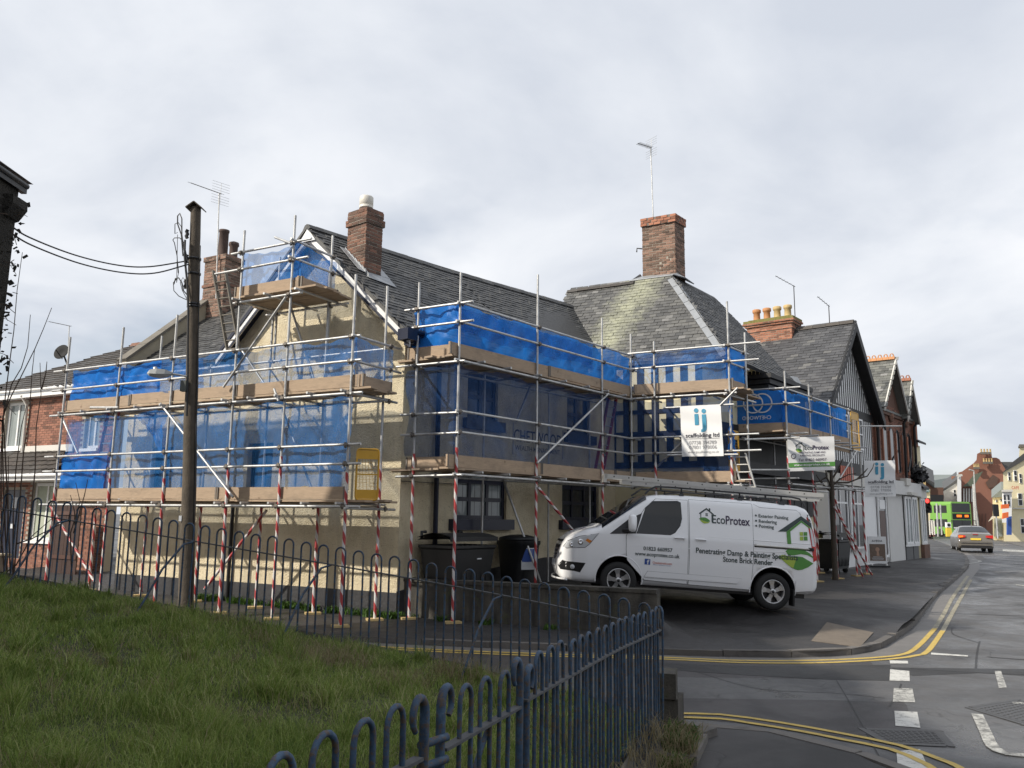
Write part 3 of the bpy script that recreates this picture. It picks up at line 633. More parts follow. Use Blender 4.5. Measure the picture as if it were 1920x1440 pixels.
for _ in range(34):                              # green weeds along the foot of the gable wall
    t = random.uniform(-.2, 5.2); p = W1.at(t, 0, random.uniform(.05, .22)); W_ += tuft(p.x, p.y, random.randint(25, 70), .16, .16, zpave(p.x, p.y))
for s in (.3, .9, 1.8, 3.0): p = RW0+RWD*s+RWN*.16; W_ += tuft(p.x, p.y, 40, .13, .12, zpave(p.x, p.y))
blades('weeds', np.array([t[0] for t in W_]), np.array([t[1] for t in W_]), np.full(len(W_), .028), rng.uniform(.4, 1.2, len(W_)), M['weed'])

# ------------------------------------------------------------------ railings
HOOP_H, HOOP_W, PITCH_F = 1.045, .125, .228
def hoop_mb(h=HOOP_H, w=HOOP_W, r=.0108, n=8):
    R = w/2; pts = [(-R, 0, -.12), (-R, 0, h-R)] + [(-R*math.cos(math.pi*k/8), 0, h-R+R*math.sin(math.pi*k/8)) for k in range(1, 8)] + [(R, 0, h-R), (R, 0, -.12)]
    return MB().tube(pts, r, n)
def walk(line, pitch):
    out = []; acc = 0; last = None
    for a, c in zip(line, line[1:]):
        L = (c-a).length
        while acc < L:
            p = a+(c-a)*(acc/L); out.append((Vector((p.x, p.y, 0)), Vector((c.x-a.x, c.y-a.y, 0)).normalized())); acc += pitch
        acc -= L
    return out
def flat_rail(b, line, h, w, t, zf):
    vs = []; L = [Vector((p.x, p.y, 0)) for p in line]
    for i, p in enumerate(L):
        d = (L[min(i+1, len(L)-1)]-L[max(0, i-1)]).normalized(); n = Vector((d.y, -d.x, 0)); z = zf(p.x, p.y)+h
        vs += [p-n*w/2+UPZ*z, p+n*w/2+UPZ*z, p+n*w/2+UPZ*(z-t), p-n*w/2+UPZ*(z-t)]
    fs = []
    for i in range(len(L)-1):
        for k in range(4): fs.append((4*i+k, 4*i+(k+1) % 4, 4*i+4+(k+1) % 4, 4*i+4+k))
    fs = [tuple(reversed(f)) for f in fs]+[(0, 1, 2, 3), tuple(4*(len(L)-1)+k for k in (3, 2, 1, 0))]
    return b.add(vs, fs)
def railing(name, line, label, cat, zf=zgrass, skip_ends=0.0, h=HOOP_H, rail=.20, pitch=PITCH_F):
    c = Vector((line[len(line)//2].x, line[len(line)//2].y, 0)); c.z = zf(c.x, c.y)
    t = empty(name, c, label, cat, 'blue bow top railings')
    me = shared('hoop%.2f' % h, lambda: hoop_mb(h), M['iron'])
    for p, d in walk(line, pitch)[1 if skip_ends else 0:]:
        n = Vector((-d.y, d.x, 0)); j = random.gauss(0, .012); dd = (d+n*j).normalized(); nn = Vector((-dd.y, dd.x, 0)); up = (UPZ+d*random.gauss(0, .006)+n*random.gauss(0, .008)).normalized()
        piece('hoop', me, t, basis(p+UPZ*(zf(p.x, p.y)+random.gauss(0, .004)), dd, nn, up))
    flat_rail(MB(), line, h-rail, .042, .012, zf).build('top_rail', M['railtop'], t)
    return t
far_line = smooth_line([(1.395, 7.93), (1.30, 8.13), (.98, 8.40), (.25, 8.86), (-.6, 9.27), (-2.07, 9.75), (-4.2, 10.32), (-6, 10.76), (-7.7, 11.15)], .12)
tf = railing('bow_top_railing', far_line, 'long blue bow top railing along the far side of the grass bank', 'railing')
for f in (.20, .405, .60, .785, .95):
    i = int(f*(len(far_line)-1)); p = far_line[i]; q = Vector((p.x, p.y, zgrass(p.x, p.y)+HOOP_H-.21)); g = q+Vector((-.42, -.55, 0)); g.z = zgrass(g.x, g.y)
    MB().tube([q, q+Vector((-.09, -.10, -.03)), q*.55+g*.45+Vector((-.05, -.06, .04)), g*.85+q*.15, g-UPZ*.05], .013, 8).build('stay', M['iron'], tf)
def zfn_(x, y): return 1.265+(1.09-1.265)*max(0, min(1, (y-2.28)/(8-2.28)))-HOOP_H
def nl(y): return Vector((-.63+(FC.x+.63)*(y-2.28)/(FC.y-2.28), y))
near_curve = smooth_line([nl(4.30), nl(5.2), nl(6.2), (1.10, 7.1), (1.30, 7.6), (1.40, 7.88)], .1)
railing('bow_top_railing', near_curve, 'blue bow top railing between the gate and the street corner', 'railing', zf=zfn_, skip_ends=1)
gate_line = [nl(3.36), nl(4.22)]
tg = railing('railing_gate', gate_line, 'blue bow top gate panel between two thick posts in the near railing', 'gate', zf=zfn_, h=1.02, rail=.19, skip_ends=1)
near_end = [nl(2.12), nl(2.4), nl(2.7), nl(3.16)]
tn = railing('bow_top_railing', near_end, 'nearest short run of blue bow top railing left of the gate', 'railing', zf=zfn_)
def scroll_post(p, par, s=1, h=.99):
    x = Vector((FD.x, FD.y, 0))*s; b = p+UPZ*zfn_(p.x, p.y); c = b+UPZ*h+x*.05
    arc = [c-x*.05*math.cos(math.radians(a))+UPZ*.06*math.sin(math.radians(a)) for a in range(0, 255, 20)]
    mb = MB().tube([b-UPZ*.15, b+UPZ*(h*.6), b+UPZ*h]+arc[1:], [.019]*3+list(np.linspace(.018, .011, len(arc)-1)), 10); return mb.build('post', M['iron'], par)
for y, par, s in ((3.20, tn, -1), (3.34, tg, 1), (4.24, tg, -1)):
    p = nl(y); scroll_post(Vector((p.x, p.y, 0)), par, s)
p = nl(4.34); scroll_post(Vector((p.x, p.y, 0)), tg, 1, .93)
for y in (3.27,):
    p = nl(y)
    for dz in (.72, .80): MB().tube([(p.x-.04, p.y-.06, zgrass(p.x, p.y)+dz), (p.x+.05, p.y+.07, zgrass(p.x, p.y)+dz)], .016, 8).build('hinge_bolt', M['iron'], tg)
p = nl(4.3)
for dz in (.10, .14, .18): MB().tube([(p.x-.04, p.y-.10, zgrass(p.x, p.y)+dz), (p.x+.05, p.y+.06, zgrass(p.x, p.y)+dz)], .010, 8).build('latch_bolt', M['galv'], tg)
q = nl(3.9); MB().tube([(q.x-.3, q.y-.45, zgrass(q.x, q.y)-.02), (q.x-.02, q.y-.02, zgrass(q.x, q.y)+.75)], .012, 8).build('stay', M['iron'], tg)
# old stone pillar end and edging stones at the corner
st = empty('stone_pier', (1.52, 8.22, -.1), 'small weathered stone pier at the street corner behind the railing', 'stone pier')
MB().prism([(1.42, 8.15, -.15), (1.60, 8.10, -.15), (1.72, 8.42, -.15), (1.46, 8.52, -.15)], UPZ*.38).build('shaft', M['wallstone'], st)
MB().prism([(1.40, 8.13, .23), (1.58, 8.08, .23), (1.66, 8.40, .23), (1.44, 8.5, .23)], UPZ*.23).build('cap', M['wallstone'], st)
for i, (a, b) in enumerate((((1320, 1380), (1250, 1405)), ((1298, 1395), (1275, 1440)))):
    p, q = gpx(*a), gpx(*b); d = (q-p).normalized(); n = Vector((-d.y, d.x, 0)); o = MB().box(p-UPZ*.05, d*(q-p).length, n*.14, UPZ*.15).build('edging_stone', M['kerb'])
    tag(o, ['mossy edging stone lying at the foot of the railing corner', 'edging stone beside the weeds at the near railing foot, pointing at the viewer'][i], 'stone', 'edging stones')

# ------------------------------------------------------------------ telegraph pole, lamp, cables
PB, PT = Vector((-5.82, 15.3, 0)), Vector((-6.22, 15.3, 7.78))
def pp(z): return PB+(PT-PB)*(z/7.78)
t = empty('telegraph_pole', PB, 'old dark wooden telegraph pole with looped cables in front of the scaffolded gable', 'telegraph pole')
b = MB(); b.tube([PB-UPZ*.3]+[pp(z)+Vector((random.gauss(0, .006), random.gauss(0, .006), 0)) for z in np.linspace(0, 7.78, 14)], [.142]+list(np.linspace(.138, .095, 14)), 14); b.build('shaft', M['pole'], t)
c = PT; MB().prism([c+Vector((-.15, -.14, -.04)), c+Vector((-.15, .14, -.04)), c+Vector((0, .14, .08)), c+Vector((0, -.14, .08))], Vector((-.006, 0, .02))).prism([c+Vector((.15, -.14, -.04)), c+Vector((.15, .14, -.04)), c+Vector((.002, .14, .08)), c+Vector((.002, -.14, .08))], Vector((.006, 0, .02))).build('roof_cap', M['pole'], t)
for z, w in ((7.25, .16), (6.75, .18), (6.25, .17)):
    q = pp(z)+Vector((-.13, -.05, 0)); MB().tube([q+Vector((0, 0, -.10)), q+Vector((-.02, 0, -.06)), q+Vector((0, 0, -.02)), q+Vector((-.02, 0, .03)), q+Vector((0, 0, .07))], .035, 8).build('cable_bracket', M['black'], t)
for z in (6.75, 6.45, 5.85, 5.8): MB().lathe(pp(z), [(.112, -.02), (.122, -.02), (.122, .02), (.112, .02)], 14).build('steel_band', M['blackp'], t)
def loops(px, Y, r=.010): return MB().tube([onY(x, y, Y) for x, y in px], r, 6)
for px, r in (([(352, 490), (345, 470), (341, 440), (341, 410), (337, 400), (333, 405), (333, 420), (340, 440), (343, 480)], .012), ([(334, 512), (332, 480), (327, 455), (324, 450), (327, 446), (337, 446), (345, 455), (350, 480)], .009), ([(333, 436), (328, 438), (328, 420), (334, 417), (340, 425), (341, 440)], .008),
              ([(334, 520), (325, 530), (326, 545), (335, 555), (345, 560), (350, 562)], .008), ([(326, 533), (329, 522), (335, 521), (341, 530), (344, 545), (350, 552)], .012), ([(331, 470), (335, 510), (331, 530), (333, 440)], .006), ([(350, 560), (342, 545), (338, 530), (343, 520), (349, 530)], .007), ([(347, 450), (346, 480), (351, 530), (353, 580), (352, 640), (352, 700), (350, 780)], .022)):
    loops(smooth_px := [(a, c_) for a, c_ in px], 15.14, r).build('cable_loop', M['cable'], t)
MB().tube([pp(z)+Vector((.125, -.06, 0)) for z in np.linspace(.2, 7.0, 12)], .012, 6).build('earth_cable', M['cable'], t)
MB().cbox(pp(1.8)+Vector((-.10, -.115, 0)), .05, .02, .10).build('number_plate', M['label_white'], t)
lt = empty('street_lamp', pp(4.45), 'grey bracket street lamp fixed to the telegraph pole', 'street lamp')
e0 = onY(352, 706, 15.15); e1 = onY(323, 701, 15.0); e2 = onY(283, 700, 14.9)
MB().tube([e0, e1], .02, 8).build('arm', M['galv'], lt)
dl = (e2-e1).normalized(); yl = Vector((0, 1, 0)); zl = UPZ
bb = MB(); vs = []
for k, (s, w, hz, hb) in enumerate(((0, .04, .03, -.02), (.10, .09, .07, -.06), (.24, .12, .08, -.08), (.36, .10, .06, -.06), (.42, .03, .01, -.02))):
    o = e1+dl*s
    vs += [o-yl*w+zl*hb*.3, o-yl*w*.7+zl*hz, o+yl*w*.7+zl*hz, o+yl*w+zl*hb*.3, o+yl*w*.6+zl*hb, o-yl*w*.6+zl*hb]
bb.add(vs, [(6*i+k, 6*i+6+k, 6*i+6+(k+1) % 6, 6*i+(k+1) % 6) for i in range(4) for k in range(6)]+[tuple(range(6)), tuple(range(29, 23, -1))]); bb.build('lamp_head', simple('lamp_grey', (.38, .39, .38), .5), lt)
MB().lathe(e1+dl*.30+zl*.06, [(.035, 0), (.035, .06), (.0, .07)], 10).build('photocell', M['galv'], lt)
q = onY(345, 724, 15.12); MB().cbox(q, .10, .12, .20).build('control_box', simple('lamp_box', (.10, .11, .10), .6), lt)
for nm, px in (('upper', [(17, 421), (55, 445), (140, 478), (220, 497), (280, 500), (352, 489)]), ('lower', [(15, 433), (60, 460), (150, 494), (230, 511), (290, 512), (352, 496)])):
    L = [onY(x, y, 11.45+3.8*(x-15)/337) for x, y in px]; L = [L[0]]+[p for p in L[1:]]
    PTS = [V(p.x, p.y, 0) for p in L]; cu = []
    P_ = [L[0]*2-L[1]]+L+[L[-1]*2-L[-2]]
    for i in range(1, len(P_)-2):
        for k in range(8):
            u = k/8; a, b_, c, d = P_[i-1:i+3]; cu.append(.5*((2*b_)+(c-a)*u+(2*a-5*b_+4*c-d)*u*u+(3*b_-a-3*c+d)*u**3))
    o = MB().tube(cu+[L[-1]], .013, 6).build('overhead_cable', M['cable']); tag(o, nm+' of two sagging black cables between pole and dark house corner', 'cable', 'overhead cables')
# dark creeper-clad house at the left edge
t = empty('creeper_house', (-11, 8, 0), 'dark old house with a creeper covered corner at the left edge', 'house')
hx, hy = -7.24, 11.4
MB().box((-10.1, 8.2, 0), (10.1+hx, 0, 0), (0, hy-8.2, 0), (0, 0, 6.55)).build('wall', M['thatch'], t)
MB().prism([(-7.17, 11.62, 6.70), (-8.7, 11.62, 7.75), (-10.2, 11.62, 6.72)], Vector((0, -3.6, 0))).build('roof', M['tile_brown'], t)
MB().tube([(-7.19, 11.5, 6.61), (-7.19, 8.0, 6.61)], .045, 8).build('gutter', M['black'], t); MB().box((-7.26, 8.1, 6.50), (.08, 0, 0), (0, 3.4, 0), (0, 0, .16)).build('soffit', M['black'], t)
MB().prism([(-7.27, 11.42, 6.34), (-7.10, 11.42, 6.33), (-7.09, 11.42, 6.20), (-7.20, 11.42, 6.04), (-7.27, 11.42, 6.02)], Vector((0, -.35, 0))).build('corbel', M['thatch'], t)
MB().prism([(-8.6, 7.6, 0), (-8.6, 11.0, 0), (-12.0, 9.35, 0), (-12.0, 7.6, 0)], UPZ*12.6).build('added_shade_tower', M['brick_old'], t)  # unseen tower added to cast shade over the van
MB().prism([(-8.5, 7.5, 12.6), (-8.5, 11.1, 12.6), (-12.1, 9.4, 12.6), (-12.1, 7.5, 12.6)], UPZ*.25).build('parapet', M['concrete'], t)  # top edge of the added shade tower
MB().box((-15.5, -5, 0), (6.9, 0, 0), (0, 12.59, 0), (0, 0, 9.3)).build('added_shade_block', M['brick_red'], t)  # unseen block added to keep the grass and near road in shade
MB().box((-15.6, -5.1, 9.3), (7.1, 0, 0), (0, 12.68, 0), (0, 0, .2)).build('parapet', M['concrete'], t)  # top edge of the added shade block
CHW = VP((-8.6, 11.0), Vector((0, -1, 0)), Vector((1, 0, 0)))
for k in range(4):
    for z in (1.2, 4.6, 8.0): window(t, CHW, 1.6+4*k, 2.7+4*k, z, z+1.7, 'white', 2, 2, 'glass', .09, .05, -.06, 'stone')  # windows on the added, unseen shade blocks
cr_ = []
for _ in range(2600):
    z = random.uniform(.3, 6.3); side = random.random()
    if side < .6: p = Vector((hx+abs(random.gauss(0, .09)), random.uniform(9.2, hy+.05), z))
    else: p = Vector((random.uniform(-9.5, hx+.05), hy+abs(random.gauss(0, .06)), z))
    cr_.append(p)
b = MB()
for p in cr_:
    a = Vector((random.gauss(0, 1), random.gauss(0, 1), random.gauss(0, 1))).normalized()*random.uniform(.015, .045); c = a.orthogonal().normalized()*random.uniform(.008, .022); b.add([p-a-c, p+a-c, p+a+c, p-a+c], [(0, 1, 2, 3)])
b.build('creeper', M['thatch'], t, kind='stuff')
b = MB()
for _ in range(46):
    p = Vector((hx, random.uniform(10.6, hy), random.uniform(1.5, 6.4))); q = p+Vector((random.uniform(.05, .28), random.uniform(-.05, .2), random.uniform(-.25, .12))); b.tube([p, (p+q)/2+Vector((0, 0, .04)), q], .005, 4)
b.build('creeper_stem', M['twig'], t, kind='stuff')
# bare stems at the left edge
t = empty('bare_shrub', onY(20, 1090, 11.4), 'tall bare shrub stems rising beside the railing at the left edge', 'shrub')
for px in ([(42, 473), (32, 545), (26, 620), (18, 680), (8, 760), (2, 850), (2, 1000), (10, 1090)], [(57, 590), (52, 650), (40, 690), (22, 720), (4, 790), (6, 900), (14, 1090)], [(97, 577), (82, 615), (65, 655), (45, 695), (20, 745), (6, 780), (15, 950), (20, 1090)], [(65, 655), (60, 700), (55, 780), (44, 850), (38, 930), (26, 1080)],
           [(75, 680), (77, 740), (68, 800), (66, 880), (58, 960), (46, 1095)], [(50, 760), (40, 800), (30, 880), (25, 960), (24, 1090)], [(100, 970), (60, 1005), (30, 1060), (-6, 1085)], [(88, 678), (86, 700), (78, 730)], [(16, 855), (15, 960), (12, 1090)], [(134, 945), (128, 975), (60, 1010), (30, 1020)], [(142, 905), (150, 940), (140, 975), (132, 1000), (135, 1090)], [(165, 898), (158, 930), (148, 965), (138, 1000)], [(132, 928), (140, 960), (141, 985)]):
    L = [onY(x, y, 11.5) for x, y in px]; n = len(L); MB().tube(L, list(np.linspace(.004, .011, n)), 6).build('stem', M['twig'], t)
# ------------------------------------------------------------------ shared building helpers
def wall_open(b, pl, t0, t1, z0, z1, holes, th=.3):
    """upright wall with rectangular openings (ta, tb, za, zb)"""
    ts = sorted({t0, t1, *[h[0] for h in holes], *[h[1] for h in holes]}); ts = [t for t in ts if t0 <= t <= t1]
    for a, c in zip(ts, ts[1:]):
        m = (a+c)/2; cut = sorted((h[2], h[3]) for h in holes if h[0] <= m <= h[1]); z = z0
        for za, zb in cut+[(z1, z1)]:
            if za > z+1e-4: b.box(pl.at(a, z), pl.d*(c-a), -pl.n*th, UPZ*(za-z))
            z = max(z, zb)
    return b
def slate_rows(quad, gauge, width, clip=None, th=.014, jit=.010):
    E0, E1, R1, R0 = [Vector(q) for q in quad]; up = ((R0-E0)+(R1-E1))/2; H = up.length; rows = int(H/gauge); Ms = []
    for r in range(rows+1):
        b = r/max(1, rows)*(1-.4*gauge/H); A = E0.lerp(R0, b); Bq = E1.lerp(R1, b); L = (Bq-A).length; X = (Bq-A).normalized()
        n = int(L/width)
        for k in range(-1, n+1):
            x = (k+.5+(.5 if r % 2 else 0))*width+random.gauss(0, jit*.5)
            if x < 0 or x > L: continue
            u = x/L; Y = (R0.lerp(R1, u)-E0.lerp(E1, u)).normalized(); N = X.cross(Y).normalized(); p = A+X*x
            if clip and not clip(p+Y*gauge*.5): continue
            Yt = (Y+X*random.gauss(0, .010)+N*random.gauss(0, .006)).normalized()
            Ms.append(basis(p+Y*random.gauss(0, jit*.5), X*(width-.008), Yt*gauge*1.45, N*(th+random.uniform(0, .012))))
    return Ms
def brick_faces(parent, O, X, Y, w, d, z0, z1, mat, mortar, limit, name='core', course=.075, bl=.215, sink=.007):
    """brick shaft: every brick of the four faces is a piece; a mortar core behind"""
    MB().box(O+X*sink+Y*sink+UPZ*z0, X*(w-2*sink), Y*(d-2*sink), UPZ*(z1-z0-.004)).build(name, M[mortar], parent)
    Ms = []; nz = max(1, round((z1-z0)/course)); c = (z1-z0)/nz
    for r in range(nz):
        z = z0+(r+.5)*c
        for (o, ax, out, L) in ((O, X, -Y, w), (O+X*w, Y, X, d), (O+X*w+Y*d, -X, Y, w), (O+Y*d, -Y, -X, d)):
            x = 0.0; first = bl*(.5 if (r % 2) else 1.0)
            while x < L-.02:
                l = min(first if x == 0 else bl, L-x)
                if L-x-l < .05: l = L-x
                j = random.uniform(-.004, .007)
                Ms.append(basis(o+ax*(x+l/2)-out*(.045-j)+UPZ*(z+random.uniform(-.003, .003)), ax*(l-.014), out*.09 if (ax.cross(out)).z > 0 else -out*.09, UPZ*(c-.016)))
                x += l
    pieces('brick', 'brick_rest', unit_box, M[mat], parent, Ms, limit)

# ------------------------------------------------------------------ the cottage
ct = empty('rendered_cottage', C0, 'cream roughcast corner cottage with slate roofs wrapped in blue netted scaffolding', 'cottage')
b = MB(); wall_open(b, W1, 0, 8.15, -.3, 5.15, [(3.35, 4.08, 2.35, 3.40), (6.45, 7.2, 2.30, 3.40)], .35)
b.prism([W1.at(0, 5.15), W1.at(4.85, 5.15), W1.at(4.85, 5.50), W1.at(2.42, 7.90), W1.at(0, 5.62)], -N1*.35); b.build('gable_wall', M['render'], ct)
b = MB(); wall_open(b, W2, 0.004, 7.75, -.3, 5.55, [(1.5, 3.2, 1.85, 3.0), (5.3, 6.9, 1.85, 3.0), (1.85, 2.85, 3.95, 4.95), (5.5, 6.5, 3.95, 4.95)], .3); b.build('side_wall', M['render'], ct)
b = MB(); b.box(W3.at(-.3, -.2), W3.d*2.67, -W3.n*.3, UPZ*6.15); b.build('wing_wall', M['cream'], ct)
b = MB(); b.box(W4.at(1.26, -.2), W4.d*8.1, -W4.n*.3, UPZ*6.1); b.build('street_wall', M['cream'], ct)
MB().box(W1.at(8.13, -.3, -.30), -N1*5, -U1*.3, UPZ*5.4).build('back_wall', M['render'], ct)
b = MB(); b.box(W1.at(-.012, -.3), U1*8.15, N1*.014, UPZ*.78); b.build('plinth', M['plinth'], ct)
b = MB(); b.prism([W2.at(-.012, -.3), W2.at(7.7, -.3), W2.at(7.7, 1.0), W2.at(4.6, 1.0), W2.at(0.9, .66), W2.at(-.012, .5)], N2*.014); b.build('plinth', M['plinth'], ct)
# windows
window(ct, W1, 3.35, 4.08, 2.35, 3.40, 'navy', 2, 2, depth=.12, sill='navy'); window(ct, W1, 6.45, 7.2, 2.30, 3.40, 'navy', 2, 2, depth=.12, sill='navy')
for a, c, e, f, g in ((1.5, 3.2, 1.85, 3.0, 'glass_lt'), (5.3, 6.9, 1.85, 3.0, 'ledge'), (1.85, 2.85, 3.95, 4.95, 'ledge'), (5.5, 6.5, 3.95, 4.95, 'ledge')):
    window(ct, W2, a, c, e, f, 'navy', 3 if c-a > 1.2 else 2, 2, g, .08, .085, .07, None, 0, 3, rows=[e+(f-e)*.36, e+(f-e)*.68] if c-a > 1.2 else None)
    MB().box(W2.at(a-.14, e-.22, .002), U2*(c-a+.28), N2*.12, UPZ*.22).build('sill', M['navy'], ct)
for (tt, z, r) in ((1.86, 2.45, .11), (2.2, 2.15, .10), (2.75, 2.4, .12)): MB().lathe(W2.at(tt, z, -.22), [(0, 0), (r*.5, .01), (r, .03), (r*.9, .05)], 16, N2).build('window_ornament', M['white'], ct)
# downpipes
MB().tube([W1.at(4.35, .05, .07), W1.at(4.35, 2.3, .07)], .04, 10).build('downpipe', M['black'], ct)
MB().tube([W2.at(.90, .3, .09), W2.at(.88, 5.2, .09), W2.at(.80, 5.4, .25)], .05, 10).build('downpipe', M['navy'], ct)
# roofs: underlay + slates
def roof(quad, mat, gauge, width, limit=0, clip=None, under=True, th=.014):
    q = [Vector(p) for p in quad]; n = (q[1]-q[0]).cross(q[3]-q[0]).normalized()
    r = MB().prism([p-n*.004 for p in q], -n*.07).build('roof', M['lead'] if False else M[mat], ct)
    pieces('slate', 'slate_field', unit_slate, M[mat], ct, slate_rows(quad, gauge, width, clip, th), limit, part=r); return r
apx = lambda s, z=7.95: W1.at(2.42, z, -s)
mE0, mE1 = W2.at(-.28, 5.42, .30), W2.at(9.3, 5.46, .30)
RG0 = C0+U1*2.42+U2*(-.30)+UPZ*7.95; RG1 = C0+U1*2.42+U2*9.6+UPZ*8.28
# sagging ridge: two panels
mid = RG0.lerp(RG1, .45)-UPZ*.05; em = mE0.lerp(mE1, .45)
roof([mE0, em, mid, RG0], 'slate', .125, .21, 80, None); roof([em, mE1, RG1, mid], 'slate', .125, .21, 0)
lE0 = W1.at(4.98, 5.42, .28); lE1 = lE0+U2*9
MB().prism([lE1, lE0, RG0+UPZ*.02, RG1], Vector((0, 0, -.07))).build('roof_back', M['slate'], ct)
# ridge tiles
def ridge_tiles(parent, a, c, mat, n, w=.13, h=.09):
    X = (c-a)/n; d = X.normalized(); s = d.cross(UPZ).normalized()
    u = MB().prism([(0, -1, -.9), (0, 1, -.9), (0, .5, .15), (0, 0, .35), (0, -.5, .15)], Vector((1, 0, 0)))
    me = u.mesh('ridge_tile', M[mat])
    for i in range(n): piece('ridge_tile', me, parent, basis(a+X*i+UPZ*random.uniform(0, .012), X*.985, s*w, UPZ*h))
ridge_tiles(ct, RG0, mid, 'slate', 12); ridge_tiles(ct, mid, RG1, 'slate', 14)
# left roof slope with the coped parapet
wq = [W1.at(8.15, 5.22, .2), W1.at(4.5, 5.22, .2), W1.at(4.5, 7.45, -2.5), W1.at(8.15, 7.45, -2.5)]
roof(wq, 'slate', .12, .20, 40)
MB().prism([wq[2], wq[3], wq[3]-N1*2.6-UPZ*2.2, wq[2]-N1*2.6-UPZ*2.2], UPZ*-.07).build('roof_back', M['slate'], ct)
b = MB(); pa, pb = W1.at(8.12, 5.0, .22), W1.at(8.12, 7.35, -2.45)
b.prism([pa, pa+UPZ*.52, pb+UPZ*.52, pb], U1*.24); b.build('parapet', M['stone'], ct)
b = MB(); dd = (pb-pa).normalized(); nn = dd.cross(U1).normalized(); nn = nn if nn.z > 0 else -nn
L = (pb-pa).length
for k in range(5): b.box(pa+UPZ*.525-U1*.05-dd*.03+dd*(L*k/5), dd*(L/5-.012), U1*.34, nn*.06)
b.build('coping', M['concrete'], ct)
# verge boards of the gable
def verge(a, c, drop, mat, off, th, nm):
    d = (c-a); MB().prism([a+N1*off, c+N1*off, c+N1*off-UPZ*drop, a+N1*off-UPZ*drop], N1*th).build(nm, M[mat], ct)
ga, gr, gl = W1.at(2.42, 7.86, 0), W1.at(-.30, 5.36, 0), W1.at(4.98, 5.36, 0)
for e, k in ((gr, 0), (gl, 1)):
    verge(ga, e, .27, 'white', .24, .03, 'bargeboard'); verge(ga+UPZ*.02, e+UPZ*.02, .10, 'navy', .272, .02, 'bargeboard_trim'); verge(ga-UPZ*.22, e-UPZ*.22, .07, 'navy', .272, .012, 'bargeboard_trim')
    verge(ga-UPZ*.05, e-UPZ*.05, .06, 'navy', .003, .235, 'soffit')
MB().prism([ga+N1*.30+UPZ*.03, ga+N1*.30+U1*.22-UPZ*.26, ga+N1*.30-U1*.22-UPZ*.26], N1*.012).build('gable_peak_board', M['white'], ct)
MB().box(W2.at(-.34, 5.22, .14), U2*.26, N2*.28, UPZ*.22).build('gutter_box_end', M['navy'], ct)
MB().tube([W2.at(-.30, 5.40, .36), W2.at(7.6, 5.42, .36)], .055, 10).build('gutter', M['navy'], ct); MB().box(W2.at(-.05, 5.18, .02), U2*7.6, N2*.26, UPZ*.14).build('soffit', M['navy'], ct)
# wing roof
def w3p(t, back, z): return P3-U1*t-N1*back+UPZ*z
hA, hB = w3p(.90, 2.50, 8.92), w3p(3.08, -.02, 6.02)
hd = (hB-hA); hn = Vector((hd.x, hd.y, 0)).normalized()
def side_of_hip(p): q = p-hA; return q.x*hn.y-q.y*hn.x
sgn = 1 if side_of_hip(w3p(-1, 1, 7)) > 0 else -1
k52 = math.tan(math.radians(52))
wf = [w3p(-2.6, -.06, 5.9), w3p(3.2, -.06, 5.9), w3p(3.2, 2.30, 8.92), w3p(-2.6, 2.30, 8.92)]
wq = [wf[0], wf[1], wf[2], wf[3]]
nW = (wq[1]-wq[0]).cross(wq[3]-wq[0]).normalized()
def onw(t, u): return wq[0].lerp(wq[3], u)+(wq[1]-wq[0]).normalized()*(t+2.6)
uF = [onw(-2.45, 0), onw(3.05, .03), onw(.93, .985), onw(.75, 1), onw(-2.45, 1)]
r = MB().prism([p-nW*.004 for p in uF], -nW*.06).build('roof', M['slate_wing'], ct)
def clipw(p):
    q = p-w3p(0, 0, 0); t = q.dot(-U1); u = (p.z-5.9)/3.02
    lim = 3.05+(.93-3.05)*max(0, (u-.03)/.955)
    return -2.45 < t < lim
pieces('slate', 'slate_field', unit_slate, M['slate_wing'], ct, slate_rows(wq, .135, .205, clipw), 180, part=r)
ridge_tiles(ct, onw(-2.45, 1.0), onw(-.25, 1.0), 'tile_brown', 6)
sq = [w3p(3.14, -.05, 5.93), w3p(3.85, 5.5, 5.90), w3p(1.35, 5.55, 8.98), w3p(.92, 2.32, 8.94)]
roof(sq, 'slate', .125, .205)
MB().prism([w3p(.9, 2.35, 8.9), w3p(1.35, 5.5, 8.93), w3p(-1.8, 5.6, 6.2), w3p(-2.45, 2.35, 8.85)], UPZ*-.06).build('roof_back', M['slate'], ct)
MB().prism([w3p(3.80, 5.52, 5.9), w3p(1.35, 5.56, 8.95), w3p(-1.5, 5.6, 6.2), w3p(-1.5, 5.6, 5.0), w3p(2.4, 5.52, 5.0)], -N1*.08).build('gable_wall', M['cream'], ct)
# lead hip and valley
def lead_strip(a, c, w, n1, n2, nm='lead_flashing'):
    d = (c-a).normalized(); b = MB()
    for n in (n1, n2):
        s = d.cross(n).normalized()
        for sg in (1, -1):
            pass
    return d
def lead_cap(a, c, s1, s2, w):                   # two wings down either slope from the line a-c
    for s in (s1, s2):
        b = MB(); N = 9
        for k in range(N):
            p, q = a.lerp(c, k/N), a.lerp(c, (k+1)/N-.004); n = (q-p).cross(s).normalized(); n = n if n.z > 0 else -n
            b.prism([p+n*.030, q+n*.030, q+s*w+n*.026, p+s*w+n*.026], n*.006)
        b.build('lead_flashing', M['lead'], ct)
d = (hB-hA).normalized(); nS = (sq[1]-sq[0]).cross(sq[3]-sq[0]).normalized()
s1 = nW.cross(d).normalized(); s1 = s1 if s1.dot(-U1) < 0 else -s1
s2 = nS.cross(d).normalized(); s2 = s2 if s2.dot(U2) > 0 else -s2
lead_cap(onw(.95, .985)+UPZ*.0, onw(3.04, .03), s1, s2, .17)
